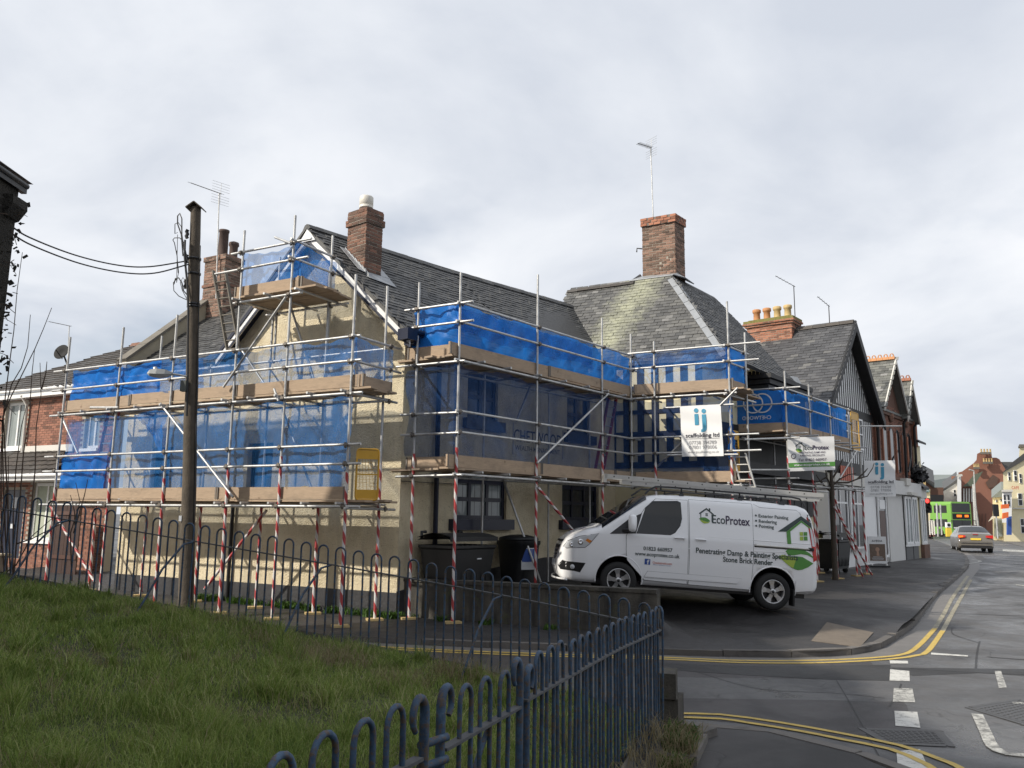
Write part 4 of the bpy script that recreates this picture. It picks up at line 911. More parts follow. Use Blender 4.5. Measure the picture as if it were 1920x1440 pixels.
va = onp(1074, 556, RG0, (mE1-mE0).cross(RG0-mE0)); vb = onp(1121, 642, RG0, (mE1-mE0).cross(RG0-mE0)); d = (vb-va).normalized()
s1 = nW.cross(d).normalized(); s1 = s1 if s1.dot(-U1) > 0 else -s1
lead_cap(va-d*.1+nW*.03, vb+d*.5+nW*.03, s1, s1*.5, .14)
# chimney on the front range
ch = MB().box(W2.at(.02, 6.2, -1.78)-UPZ*0, U2*.01, N2*.01, UPZ*.01)
def chimney(O, X, Y, w, d, z0, z1, mat, mortar, limit, corbel=None, cap=None, name='chimney', capmat=None):
    c = MB().box(O+X*.02+Y*.02+UPZ*z0, X*(w-.04), Y*(d-.04), UPZ*(z1-z0-.01)).build(name, M[mortar], ct)
    brick_faces(c, O, X, Y, w, d, z0, z1, mat, mortar, limit)
    for (za, zb, g) in corbel or ():
        brick_faces(c, O-X*g-Y*g, X, Y, w+2*g, d+2*g, za, zb, capmat or mat, mortar, limit)
    return c
c1 = chimney(W2.at(-.06, 0, -1.84), N2, U2, .60, .46, 6.55, 8.33, 'brick_old', 'mortar', 80, [(7.98, 8.13, .035), (8.15, 8.30, .012)])
pc = W2.at(.17, 0, -1.54)
MB().lathe(pc+UPZ*8.33, [(.17, 0), (.16, .04), (.10, .05), (.10, .09)], 18).build('flaunching', M['mortar'], c1)
b = MB(); b.lathe(pc+UPZ*8.38, [(.155, 0), (.15, .03), (.12, .035)], 20); b.build('cowl_base', M['pot_dark'], c1)
MB().lathe(pc+UPZ*8.42, [(.145, 0), (.148, .05), (.142, .055), (.148, .06), (.148, .24), (.142, .25), (.135, .26), (.0, .27)], 24).build('chimney_pot', simple('cream_cowl', (.66, .63, .56), .5, var=.15), c1)
# stepped lead flashing beside the front chimney
for k in range(7):
    f = k/6; y = -1.88+.68*f; z = 7.44-.60*f
    MB().prism([W2.at(-.07, z-.03, y), W2.at(-.07, z+.12, y+.01), W2.at(-.07, z-.02, y+.13), W2.at(-.07, z-.12, y+.12)], -U2*.012).build('step_flashing', M['lead'], ct)
ns = (mE1-mE0).cross(RG0-mE0).normalized()
def onmain(s, y): return W2.at(s, 0, y)+UPZ*(RG0.z-(ns.x*(W2.at(s, 0, y).x-RG0.x)+ns.y*(W2.at(s, 0, y).y-RG0.y))/ns.z)
for quad in ([(-.08, -1.24), (.60, -1.24), (.60, -.98), (-.08, -1.05)], [(.40, -1.9), (.62, -1.9), (.62, -1.22), (.40, -1.22)], [(-.22, -1.9), (-.06, -1.86), (-.06, -1.2), (-.22, -1.24)]):
    MB().prism([onmain(*q)+ns*.035 for q in quad], ns*.008).build('lead_flashing', M['lead'], ct)
# wing chimney
c2 = chimney(w3p(-.16, 2.75, 0), -U1, U2, 1.04, .62, 8.4, 10.78, 'brick_mix', 'mortar', 120)
brick_faces(c2, w3p(-.20, 2.70, 0), -U1, U2, 1.12, .70, 10.78, 11.04, 'brick_orange', 'mortar_dark', 60, 'cap_core', .085)
b = MB(); b.prism([w3p(-.42, 2.30, 8.98), w3p(.92, 2.32, 8.99), w3p(.96, 2.76, 9.16), w3p(-.24, 2.76, 9.20)], Vector((0, 0, .02))); b.build('lead_flashing', M['lead'], ct)
MB().prism([w3p(-.42, 2.3, 8.97), w3p(-.24, 2.75, 9.30), w3p(-.24, 3.2, 9.2), w3p(-.55, 3.0, 8.8)], -N1*.02).build('lead_flashing', M['lead'], ct)
MB().prism([w3p(.93, 2.36, 9.0), w3p(1.16, 2.75, 8.98), w3p(1.2, 3.5, 8.98), w3p(.90, 3.45, 9.15), w3p(.90, 2.76, 9.15)], nS*.03).build('lead_flashing', M['lead'], ct)
MB().tube([w3p(-.17, 2.78, 10.1), w3p(-.32, 2.72, 10.12), w3p(-.33, 2.72, 10.0)], .02, 6).build('bracket', M['black'], c2)
# left chimney on the coped gable
c3 = chimney(W1.at(8.30, 0, -2.0), -U1, -N1, .80, .62, 6.3, 8.62, 'brick_mix', 'mortar', 40, [(8.62, 8.76, .03)])
brick_faces(c3, W1.at(8.33, 0, -1.97), -U1, -N1, .86, .68, 7.9, 7.98, 'brick_old', 'mortar_dark', 10, 'band_core')
MB().lathe(W1.at(7.98, 8.76, -2.3), [(.15, 0), (.13, .05), (.125, .75), (.14, .76), (.14, .82), (.10, .82), (.10, .3)], 18).build('chimney_pot', M['pot_dark'], c3)
MB().lathe(W1.at(7.62, 8.76, -2.35), [(.12, 0), (.11, .04), (.11, .30), (.14, .34), (.13, .42), (.03, .46), (.0, .46)], 16).build('chimney_pot', M['pot_dark'], c3)
# timber framing on the wing
b_n = 0
for t in np.linspace(-.05, 2.30, 7):
    for (z0, z1) in ((4.15, 5.22), (5.36, 5.86)): MB().box(W3.at(t-.09, z0), W3.d*.18, W3.n*.03, UPZ*(z1-z0)).build('stud', M['navy'], ct)
    if True: MB().box(W3.at(t-.09, 3.36), W3.d*.18, W3.n*.03, UPZ*.68).build('stud', M['navy'], ct)
for z0, z1 in ((5.22, 5.36), (5.86, 5.95), (4.02, 4.15), (3.20, 3.36), (4.62, 4.72)): MB().box(W3.at(-.2, z0), W3.d*2.57, W3.n*.035, UPZ*(z1-z0)).build('rail_beam', M['navy'], ct)
# street side: dark panelling, oriel, leaded windows
MB().box(W4.at(1.25, 2.05, .002), U2*8.0, N2*.05, UPZ*2.4).build('dark_panelling', M['timber_black'], ct)
MB().box(W4.at(1.25, 3.15, .05), U2*8.1, N2*.35, UPZ*.30).build('jetty_beam', M['timber_black'], ct)
MB().box(W4.at(3.85, 4.3, .06), U2*2.9, N2*.62, UPZ*1.45).build('oriel', M['timber_black'], ct)
for k, (g, z) in enumerate(((.06, 5.45), (.12, 5.60), (.19, 5.74))): MB().box(W4.at(3.85-g, z, .06), U2*(2.9+2*g), N2*(.62+g), UPZ*.12).build('cornice', M['timber_black'], ct)
for k in range(5): MB().box(W4.at(3.85-.15, 5.86, .10+.11*k), U2*.08, N2*.06, UPZ*.10).build('dentil', M['timber_black'], ct)
for a in (1.7, 4.1, 6.7): window(ct, W4, a, a+1.7, 1.55, 2.75, 'timber_black', 3, 2, 'ledge', .07, .06, .0, None, .07, 4)
MB().box(W4.at(1.3, 1.38, .01), U2*8.0, N2*.16, UPZ*.12).build('sill', M['moss'], ct)
MB().box(W4.at(1.25, -.1, .004), U2*8.0, N2*.012, UPZ*.55).build('plinth', M['plinth'], ct)
# lettering on the side wall
b = MB(); fn = lambda x, y: W2.at(3.42+x, 3.42+y, .008)
text_on(b, 'CHETWOOD', fn, 0, .18, .27, 1.84, .010); text_on(b, 'WEALTH MANAGEMENT', fn, .05, -.02, .11, 1.72, .006); b.build('wall_lettering', M['dark_print'], ct)
for x in (3.38, 5.30): MB().box(W2.at(x, 3.3, .004), U2*.02, N2*.012, UPZ*.70).build('signboard_edge', M['grey_print'], ct)
MB().box(W2.at(3.36, 3.28, .002), U2*1.98, N2*.004, UPZ*.74).build('signboard', M['render'], ct)
MB().box(W2.at(-.0, 2.55, .01), U2*1.9, N2*.02, UPZ*.01).build('wall_cable', M['cable'], ct)
# low wall before the forecourt
lw = empty('low_wall', RW0, 'low grey stained retaining wall between the cottage corner and the parked van', 'wall')
Lw = (RW1-RW0).length
MB().box(RW0-UPZ*.3, RWD*Lw, -RWN*.24, UPZ*.98).build('body', M['wallstone'], lw)
for k in range(6): MB().box(RW0+RWD*(Lw*k/6)+UPZ*.682+RWN*.02, RWD*(Lw/6-.01), -RWN*.28, UPZ*.06).build('coping_stone', M['wallstone'], lw)
# aerials
def aerial(name, base, top, boom, n, refl, label, mat='galv', el=.16, group='rooftop aerials'):
    t = empty('tv_aerial', base, label, 'aerial', group)
    MB().tube([base, top], .018, 8).build('mast', M[mat], t)
    a = top-boom*.08; e = top+boom; MB().tube([a, e], .011, 6).build('boom', M['cable'] if mat == 'galv' else M[mat], t)
    d = boom.normalized(); s = d.cross(UPZ).normalized(); s = (s+UPZ*.1).normalized()
    b = MB()
    for k in range(n): p = a.lerp(e, (k+.6)/n); b.tube([p-s*el, p+s*el], .005, 4)
    b.build('elements', M['cable'], t)
    if refl:
        b = MB()
        for k in range(-4, 5):
            if k: p = top+UPZ*.075*k-boom*.05; b.tube([p-s*.30, p+s*.30], .004, 4)
        b.tube([top-UPZ*.3-boom*.05, top+UPZ*.3-boom*.05], .006, 4); b.build('reflector', M['galv'], t)
p = w3p(.12, 3.0, 0); aerial('a', p+UPZ*10.9, p+UPZ*13.45+U1*.05, (onY(1199, 268, p.y-.2)-(p+UPZ*13.45)), 13, True, 'tall white mast aerial on the brick chimney of the wing', 'galv', .12)
p = W1.at(7.98, 0, -1.92); q = onp(411, 362, p, N1); aerial('a', onp(405, 560, p, N1), q, onp(358, 343, p, N1)-q, 12, True, 'thin dark aerial beside the left brick chimney', 'galv', .14)
# ------------------------------------------------------------------ scaffolding
TR = .0242
GATEGRP = 'yellow scaffold ladder gates'
def tube(par, name, p, q, r=TR): return piece(name, shared('tube', unit_tube, M['galv']), par, bar_M(p, q, r))
_tape = {}
def tape(par, p, q):
    p, q = Vector(p), Vector(q); d = q-p; L = round(d.length, 1); d.normalize(); a = d.orthogonal().normalized(); b = d.cross(a)
    a, b = a*math.cos(L*7)+b*math.sin(L*7), b*math.cos(L*7)-a*math.sin(L*7)
    if L not in _tape:
        k = max(3, int(L/.12)); mb = MB().tube([(random.gauss(0, .0012), random.gauss(0, .0012), L*i/k) for i in range(k+1)], [.0275+random.uniform(0, .003) for _ in range(k+1)], 10, False); _tape[L] = mb.mesh('warning_tape', M['tape'])
    return piece('warning_tape', _tape[L], par, basis(p, a, b, d))
def unit_coupler(): return MB().cbox((0, 0, 0), .075, .085, .06).cbox((.045, 0, .0), .03, .03, .10).cbox((0, .05, 0), .09, .02, .03)
def coupler(par, p, d, n): return piece('coupler', shared('coupler', unit_coupler, coupler_m), par, basis(p, d, n, d.cross(n)))
coupler_m = simple('coupler_steel', (.17, .15, .13), .55, .4, var=.4)
def board(par, name, c0, d, L, w, wv, th, mat='board'):   # board with length along d, width vector wv, thickness vector th
    return piece(name, shared('plank', lambda: MB().box((0, 0, 0), (1, 0, 0), (0, 1, 0), (0, 0, 1)), M[mat]), par, basis(c0, d*L, wv, th))
def run_boards(par, name, vp, t0, t1, z0, w, off, th=.038, seg=3.1, vertical=True, mat='board'):
    t = t0
    while t < t1-.05:
        L = min(seg*random.uniform(.9, 1.1), t1-t)
        if t1-t-L < .5: L = t1-t
        z = z0+random.uniform(-.008, .012); tilt = vp.d+UPZ*random.gauss(0, .0025)
        if vertical:
            for e_ in (t+.012, t+L-.040): piece('end_band', shared('band', lambda: MB().box((0, 0, 0), (1, 0, 0), (0, 1, 0), (0, 0, 1)), coupler_m), par, basis(vp.at(e_, z-.003, off+.012), vp.d*.028, UPZ*(w+.006), -vp.n*(th+.024)))
        if vertical: board(par, name, vp.at(t+.004, z, off+random.uniform(-.01, .01)), tilt, L-.008, w, UPZ*w, -vp.n*th, mat)
        else: board(par, name, vp.at(t+.004, z, off), tilt, L-.008, w, -vp.n*w, UPZ*th, mat)
        t += L
def deck(par, vp, t0, t1, z, off0=-.03, n=4, w=.222):
    for k in range(n): run_boards(par, 'deck_board', vp, t0+random.uniform(-.12, .05), t1+random.uniform(-.05, .12), z, w-.008, off0-k*w, .036, 3.2, False)
def net(par, vp, t0, t1, z0, z1, off=.0, mat='net', amp=.03, nm='debris_net', fn=None, nx=None, top=None):
    nx = nx or max(10, int((t1-t0)/.055)); nz = max(8, int((z1-z0)/.06)); cre = [(random.uniform(t0, t1), random.uniform(z0, z1), random.uniform(-1.3, 1.3), random.uniform(.02, .055)*random.choice((1, -1)), random.uniform(.03, .07), random.uniform(.25, .8)) for _ in range(int(3.2*(t1-t0))+2)]; vs = []; ph = random.uniform(0, 9); ph2 = random.uniform(0, 9)
    for j in range(nz+1):
        v = j/nz
        for i in range(nx+1):
            u = i/nx; t = t0+(t1-t0)*u; z = z0+(z1-z0)*v
            env = .35+.65*math.sin(math.pi*v)
            dsp = amp*env*(math.sin(t*4.1+ph+v*2.2)+.7*math.sin(t*9.7-v*5+ph2)+.5*math.sin((t+z)*14+ph)+.4*math.sin((t-1.5*z)*21+ph2))
            for ct_, cz_, ca, cA, cw, cl in cre:
                ds_ = (t-ct_)*math.cos(ca)+(z-cz_)*math.sin(ca); dl = abs(-(t-ct_)*math.sin(ca)+(z-cz_)*math.cos(ca))
                if dl < cl and abs(ds_) < .3: dsp += cA*math.exp(-abs(ds_)/cw)*(1-dl/cl)*2
            sagz = .045*math.sin(t*3.7+ph)*(1 if v > .5 else -1)*abs(2*v-1)**3+.012*math.sin(t*17+ph2)*abs(2*v-1)**3
            o = off+dsp*.55
            if fn: t, z, o = fn(u, v, t, z, o)
            vs.append(vp.at(t, z+sagz, o))
    fs = [(j*(nx+1)+i, j*(nx+1)+i+1, (j+1)*(nx+1)+i+1, (j+1)*(nx+1)+i) for j in range(nz) for i in range(nx)]
    return MB().add(vs, fs, True).build(nm, M[mat], par)
def sole(par, p): return piece('sole_board', shared('sole', unit_box, sole_m), par, basis(Vector((p[0], p[1], zpave(p[0], p[1])+.02)), Vector((.27, .1, 0)), Vector((-.07, .2, 0)), Vector((0, 0, .036))))
sole_m = simple('sole_board_wood', (.47, .35, .16), .8, var=.25)
def standard(par, p, ztop, ztape=0.0, z0=None, lean=(0, 0)):
    z0 = zpave(p.x, p.y)+.03 if z0 is None else z0
    b = Vector((p.x, p.y, z0)); tp = Vector((p.x+lean[0], p.y+lean[1], ztop)); tube(par, 'standard', b, tp)
    if ztape: tape(par, b, b+(tp-b).normalized()*(ztape-z0)); sole(par, p)
def grid(par, vp, ts, zs, t0, t1, off=0.0, name='ledger'):
    for z in zs:
        a, b = t0+random.uniform(-.05, .05), t1+random.uniform(-.05, .05); tube(par, name, vp.at(a, z+random.uniform(-.01, .01), off+.05), vp.at(b, z+random.uniform(-.01, .01), off+.05))
        for t in ts: coupler(par, vp.at(t, z, off+.03), vp.d, vp.n)
def transoms(par, vp, ts, z, o0=.16, o1=-1.22):
    for t in ts: tube(par, 'transom', vp.at(t+.06, z, o0), vp.at(t+.06, z, o1))
def brace(par, p, q, taped=False):
    tube(par, 'brace', p, q)
    if taped: tape(par, p, q)
# ---- gable scaffold
s1 = empty('scaffold', F1.at(4.1, 0), 'netted scaffold across the sunlit gable front, with a small platform at its top', 'scaffold', 'scaffolds round the cottage')
T1 = [-.03, 1.55, 2.91, 4.73, 6.45, 8.34]; tops = [(667, 515), (545, 406), (451, 434), (329, 591), (231, 614), (132, 632)]; tp = [2.62, 3.0, 2.9, 2.6, 2.6, 2.45]
for t, px, zt in zip(T1, tops, tp): standard(s1, F1.at(t, 0), F1.tz(*px)[1], zt)
for t, zt, ztp in ((-.02, F1.tz(739, 535, -.95)[1], 2.9), (1.45, 6.85, 2.1), (2.95, 6.2, 2.1), (4.7, 5.1, 2.1), (6.4, 5.9, 2.1), (8.2, 5.0, 2.1)): standard(s1, F1.at(t, 0, -.95), zt, ztp)
grid(s1, F1, T1, (2.05, 4.04), -.36, 8.75); grid(s1, F1, T1, (2.79, 3.12), -.36, 8.75, name='guard_rail'); grid(s1, F1, T1, (4.62, 5.07), -.28, 8.7, name='guard_rail')
grid(s1, F1, T1[1:], (2.05, 4.04, 5.02), 0, 8.5, -1.0)
transoms(s1, F1, (0, .8, 1.6, 2.3, 3.0, 3.8, 4.8, 5.6, 6.5, 7.4, 8.2), 2.10); transoms(s1, F1, (0, .8, 1.6, 2.3, 3.0, 3.8, 4.8, 5.6, 6.5, 7.4, 8.2), 4.09)
deck(s1, F1, -.42, 8.45, 2.13); deck(s1, F1, -.35, 8.4, 4.12)
run_boards(s1, 'toe_board', F1, .02, 8.42, 2.17, .222, -.03); run_boards(s1, 'toe_board', F1, -.30, 8.3, 4.16, .222, -.03)
FR = VP(F1.at(-.22, 0), -N1, -U1)                # the end return at the corner
run_boards(s1, 'toe_board', FR, .02, .98, 4.16, .222, -.03, mat='board'); grid(s1, FR, [.95], (4.62, 5.07), -.15, 1.25, -.12, 'guard_rail'); grid(s1, FR, [.95], (4.02, 2.02), -.2, 1.25, -.12)
net(s1, F1, .0, 8.3, 2.36, 3.97, -.10); net(s1, F1, -.05, 8.25, 4.36, 5.07, -.09); net(s1, FR, .05, 1.15, 4.36, 5.05, -.16)
net(s1, F1, 6.75, 8.3, 2.37, 3.1, -.06, 'net_thick', .04, fn=lambda u, v, t, z, o: (t, z, o+.02*math.sin(t*11))); net(s1, F1, 5.2, 8.2, 4.36, 5.04, -.06, 'net_thick', .05)
net(s1, F1, 4.9, 5.9, 3.05, 3.97, -.05, 'net', .08, fn=lambda u, v, t, z, o: (t-.9*(1-v)*u*.6, z+(1-v)*.5*u, o)); net(s1, F1, 3.9, 5.2, 4.38, 5.02, -.05, 'net', .09, fn=lambda u, v, t, z, o: (t+.5*v*u, z, o))
f = lambda x, y, o=.07: F1.hit(x, y, o)
brace(s1, f(301, 757), f(437, 932)); brace(s1, f(419, 726), f(536, 557)); brace(s1, f(534, 540, -.9), f(592, 722, -.9)); brace(s1, f(446, 646, -.9), f(497, 722, -.9)); brace(s1, f(530, 768, -.9), f(588, 926, -.9)); brace(s1, f(116, 782, -.4), f(146, 850, -.4))
brace(s1, f(500, 957, -.6), f(383, 1105, -.6), True); brace(s1, f(92, 944, -.3), f(178, 1092, -.3), True)
tube(s1, 'spare_tube', f(514, 729, .1), f(522, 752, .1)); tube(s1, 'spare_tube', f(170, 764, .06), f(222, 764, .06))
# top platform in the gable
zp = F1.tz(545, 553)[1]; zr1, zr2 = F1.tz(545, 457)[1], F1.tz(545, 489)[1]
TT = [1.55, 2.91]
grid(s1, F1, TT, (zp,), 1.18, 3.05); grid(s1, F1, TT, (zr1,), 1.10, 3.2, 0, 'guard_rail'); grid(s1, F1, TT, (zr2,), 1.10, 3.62, 0, 'guard_rail')
deck(s1, F1, .95, 3.15, zp+.09, .02, 5); run_boards(s1, 'toe_board', F1, 1.30, 3.12, zp+.13, .222, -.03)
transoms(s1, F1, (1.2, 2.0, 2.85), zp+.045, .2, -1.3)
FT = VP(F1.at(1.36, 0), -N1, -U1)
run_boards(s1, 'toe_board', FT, .0, 1.15, zp+.13, .222, -.02); grid(s1, FT, [1.0], (zr1, zr2), -.2, 1.3, -.12, 'guard_rail')
for o in (-1.0,): standard(s1, F1.at(1.47, 0, o), zr1+.45, 0, 5.0); standard(s1, F1.at(2.9, 0, o), zr1+.2, 0, 5.0)
grid(s1, F1, [1.47, 2.9], (zp,), 1.0, 3.2, -1.05)
net(s1, F1, 1.40, 3.02, zp+.32, zr1-.02, -.09); net(s1, FT, .0, 1.2, zp+.32, zr1-.02, -.16); net(s1, F1, 1.5, 2.9, zp+.3, zr1-.05, -1.0)
tube(s1, 'spare_tube', f(516, 445, .0), f(545, 456, .2))
def ladder(name, p, q, wv, n, label, mat='alu', cat='ladder', group=None, sec=(.028, .07), rung='alu'):
    p, q = Vector(p), Vector(q); wv = Vector(wv); t = empty(name, (p+q)/2, label, cat, group); d = (q-p).normalized(); L = (q-p).length; w = wv.normalized(); nrm = d.cross(w).normalized()
    for s in (-.5, .5): MB().box(p+wv*s-w*sec[0]/2-nrm*sec[1]/2, d*L, w*sec[0], nrm*sec[1]).build('stile', M[mat], t)
    me = MB().tube([-wv/2, wv/2], .016, 8).mesh('rung', M[rung])
    for k in range(n): piece('rung', me, t, Matrix.Translation(p+d*(L*(k+.5)/n)))
    return t
LG = 'access ladders on the scaffolds'
ladder('ladder', F1.hit(439, 662, -.15), F1.hit(411, 505, -.15), U1*.34, 10, 'grey ladder leaning to the small top platform of the gable', 'concrete', group=LG, rung='concrete')
ladder('ladder', F1.hit(180, 925, -.45), F1.hit(213, 772, -.45), U1*.36, 9, 'red sided ladder behind the blue net at the left end', 'pinkl', group=LG)
def gate(vp, t0, t1, z0, z1, off, label):
    t = empty('scaffold_gate', vp.at(t0, z0, off), label, 'gate', GATEGRP); w = t1-t0; h = z1-z0; r = .05; b = MB()
    ring = [(r, 0), (w-r, 0), (w-.015, .015), (w, r), (w, h-r), (w-.015, h-.015), (w-r, h), (r, h), (.015, h-.015), (0, h-r), (0, r), (.015, .015)]
    b.tube([vp.at(t0+x, z0+y, off) for x, y in ring+ring[:1]], .018, 8).build('frame', M['gate'], t)
    for a, c in ((.02, h*.20), (h*.80, h-.02)): MB().box(vp.at(t0+.01, z0+a, off-.006), vp.d*(w-.02), vp.n*.012, UPZ*(c-a)).build('panel', M['gate'], t)
    MB().box(vp.at(t0, z0+h*.5-.012, off-.01), vp.d*w, vp.n*.02, UPZ*.024).build('crossbar', M['gate'], t)
    b = MB()
    for k in range(1, 6): b.tube([vp.at(t0+w*k/6, z0+h*.2, off), vp.at(t0+w*k/8, z0+h*.8, off)], .004, 4)
    for k in range(1, 9): b.tube([vp.at(t0, z0+h*(.2+.6*k/9), off), vp.at(t0+w, z0+h*(.2+.6*k/9), off)], .003, 4)
    b.build('mesh_infill', M['gate'], t); return t
gx0, gz0 = FR.tz(666, 938, -.05); gx1, gz1 = FR.tz(712, 843, -.05)
FG = VP(F1.at(-.2, 0), (F1.hit(712, 900, 0)-F1.hit(666, 900, 0))*Vector((1, 1, 0)) if False else Vector((.93, .36, 0)), Vector((.36, -.93, 0)))
ga_, gz0 = FG.tz(666, 937); gb_, gz1 = FG.tz(711, 843)
gate(FG, ga_, gb_, gz0, gz1, 0, 'yellow mesh ladder gate at the corner end of the gable scaffold')
# ---- side scaffold
s2 = empty('scaffold', F2.at(3, 0), 'netted scaffold along the shaded side wall above the dark bins', 'scaffold', 'scaffolds round the cottage')
T2 = [0, 2.42, 4.93, 6.24]
for t, px, zt in zip(T2, [(861, 510), (1011, 516), (1128, 596), (1187, 628)], [3.15, 3.25, 3.35, 0]): standard(s2, F2.at(t, 0), F2.tz(*px)[1], zt, None if zt else 2.6)
FI = VP(F2.at(-.02, 0), U1, N1)
hp = FI.at(.94, 0); standard(s2, hp, FI.tz(792, 529)[1], 3.1)
hp2 = F2.at(-.05, 0, -1.05)
for t, zt in ((1.9, 5.4), (4.2, 5.4), (5.9, 5.6)): standard(s2, F2.at(t, 0, -1.0), zt, 0)
grid(s2, F2, T2, (2.66, 4.77), -.12, 6.4); grid(s2, F2, T2, (3.44, 3.82), -.05, 6.55, name='guard_rail'); grid(s2, F2, T2, (5.52, 5.88), -.12, 6.45, name='guard_rail')
grid(s2, FI, [.94], (2.64, 4.75), -.2, 1.35); grid(s2, FI, [.94], (3.42, 3.80), -.05, 1.22, name='guard_rail'); grid(s2, FI, [.94], (5.50, 5.86), -.32, 1.2, name='guard_rail')
transoms(s2, F2, (.5, 1.3, 2.3, 3.2, 4.1, 4.9, 5.7), 2.72); transoms(s2, F2, (.5, 1.3, 2.3, 3.2, 4.1, 4.9, 5.7), 4.83)
tube(s2, 'ledger', F2.at(0, 2.66, -1), F2.at(6.5, 2.70, -1)); tube(s2, 'ledger', F2.at(0, 4.76, -1), F2.at(6.5, 4.80, -1))
deck(s2, F2, -.15, 6.4, 2.75); deck(s2, F2, -.15, 6.4, 4.86); deck(s2, FI, .05, 1.3, 4.85, -.02, 3); deck(s2, FI, .05, 1.5, 2.74, -.02, 2)
run_boards(s2, 'toe_board', F2, -.22, 6.35, 2.79, .222, -.03); run_boards(s2, 'toe_board', F2, -.22, 6.35, 4.90, .222, -.03)
run_boards(s2, 'toe_board', FI, .12, 1.2, 4.89, .222, -.03); run_boards(s2, 'toe_board', FI, .12, 1.15, 2.78, .222, -.03)
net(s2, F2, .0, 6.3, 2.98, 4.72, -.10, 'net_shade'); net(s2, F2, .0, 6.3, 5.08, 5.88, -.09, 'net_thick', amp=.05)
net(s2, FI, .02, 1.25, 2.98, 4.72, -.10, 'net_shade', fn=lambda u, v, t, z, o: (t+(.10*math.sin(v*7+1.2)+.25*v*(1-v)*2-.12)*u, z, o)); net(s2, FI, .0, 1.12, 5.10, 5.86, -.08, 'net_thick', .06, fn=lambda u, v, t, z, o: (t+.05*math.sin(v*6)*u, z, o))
net(s2, F2, .05, 4.6, 5.35, 5.86, -.05, 'net', .06)
g = lambda x, y, o=.07: F2.hit(x, y, o)
brace(s2, g(1007, 868), g(1141, 738)); brace(s2, g(1009, 914), g(1072, 992), True); brace(s2, g(944, 900, -.95), g(1014, 1092, -.05)); brace(s2, g(1006, 694, -.9), g(968, 790, -.9))
ladder('ladder', F2.hit(1124, 880, -.55), F2.hit(1150, 738, -.55), U2*.36, 8, 'red sided ladder behind the blue net in the inner corner', 'pinkl', group=LG)
# ---- wing scaffold
s3 = empty('scaffold', F3.at(1.2, 0), 'short netted scaffold at the wing end, hung with a white banner above the van', 'scaffold', 'scaffolds round the cottage')
for t, px, zt in ((.6, (1227, 640), 3.25), (2.41, (1365, 565), 3.3)): standard(s3, F3.at(t, 0), F3.tz(*px)[1], zt)
FL = VP(LL, U2, N2); standard(s3, FL.at(.97, 0), FL.tz(1397, 624)[1], 3.0)
grid(s3, F3, [.6, 2.41], (2.68, 4.80), -.05, 2.6); grid(s3, F3, [.6, 2.41], (3.46, 3.83), -.1, 3.1, name='guard_rail'); grid(s3, F3, [.6, 2.41], (5.55, 5.93), -.1, 3.15, name='guard_rail')
grid(s3, FL, [.97], (5.55, 5.93), -.15, 1.3, -.1, 'guard_rail'); grid(s3, FL, [.97], (4.78, 2.66), -.2, 1.6, -.1)
transoms(s3, F3, (.3, 1.0, 1.8, 2.3), 4.86); transoms(s3, F3, (.3, 1.0, 1.8, 2.3), 2.74); deck(s3, F3, -.1, 2.75, 4.89); deck(s3, F3, -.1, 2.6, 2.77); deck(s3, FL, .1, 1.9, 4.89, -.05, 3)
run_boards(s3, 'toe_board', F3, .05, 2.5, 4.93, .222, -.03); run_boards(s3, 'toe_board', F3, .05, 2.5, 2.80, .222, -.03); run_boards(s3, 'toe_board', FL, .05, 1.1, 4.93, .222, -.03)
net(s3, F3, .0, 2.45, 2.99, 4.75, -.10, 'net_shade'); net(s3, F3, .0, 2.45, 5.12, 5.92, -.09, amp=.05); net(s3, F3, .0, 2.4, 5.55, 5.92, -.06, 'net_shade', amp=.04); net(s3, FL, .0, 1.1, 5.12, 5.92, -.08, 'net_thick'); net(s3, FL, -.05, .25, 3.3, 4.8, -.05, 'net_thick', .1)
h = lambda x, y, o=.08: F3.hit(x, y, o)
brace(s3, h(1350, 760, .15), h(1383, 727, .15)); brace(s3, h(1210, 897, -.3), h(1280, 828, .0)); tube(s3, 'banner_tube', h(1244, 765, .12), h(1376, 758, .12)); tube(s3, 'banner_tube', h(1251, 853.5, .12), h(1384, 852, .12))
gate(F4, .42, .98, 3.02, 4.0, -.25, 'yellow mesh gate on the end of the wing scaffold below its banner')
ladder('ladder', h(1410, 935, -.1), h(1385, 850, -.1), -U1*.30, 6, 'aluminium ladder foot leaning below the yellow gate of the wing scaffold', 'alu', group=LG)
# ---- street scaffold
s4 = empty('scaffold', F4.at(6.5, 0), 'netted scaffold along the street front beyond the van', 'scaffold', 'scaffolds round the cottage')
T4 = [3.5, 5.3, 7.03, 8.85]
for t, px, zt in ((3.5, (1470, 695), 3.6), (5.3, (1519, 722), 3.35), (7.03, (1556, 750), 2.8), (8.85, (1590, 765), 3.0)): standard(s4, F4.at(t, 0), F4.tz(*px)[1], zt)
standard(s4, F4.at(9.85, 0), 4.5, 2.9); standard(s4, F4.at(5.4, 0, -1.1), 4.4, 2.9); standard(s4, F4.at(8.7, 0, -1.1), 5.3, 2.9)
grid(s4, F4, T4, (2.86, 4.12), 3.3, 9.9); grid(s4, F4, T4, (4.96,), 3.2, 8.95, name='guard_rail'); grid(s4, F4, T4, (5.36,), 3.2, 8.95, name='guard_rail'); tube(s4, 'ledger', F4.at(3.2, 2.84, -1.1), F4.at(10.0, 2.86, -1.1)); tube(s4, 'ledger', F4.at(3.2, 4.10, -1.1), F4.at(9.4, 4.12, -1.1))
FS = VP(F4.at(3.5, 0), U1, N1)
grid(s4, FS, [0.0], (4.96, 5.37), -.35, 1.42, .0, 'guard_rail'); grid(s4, FS, [0.0], (4.05, 3.0), -.3, 1.5, 0)
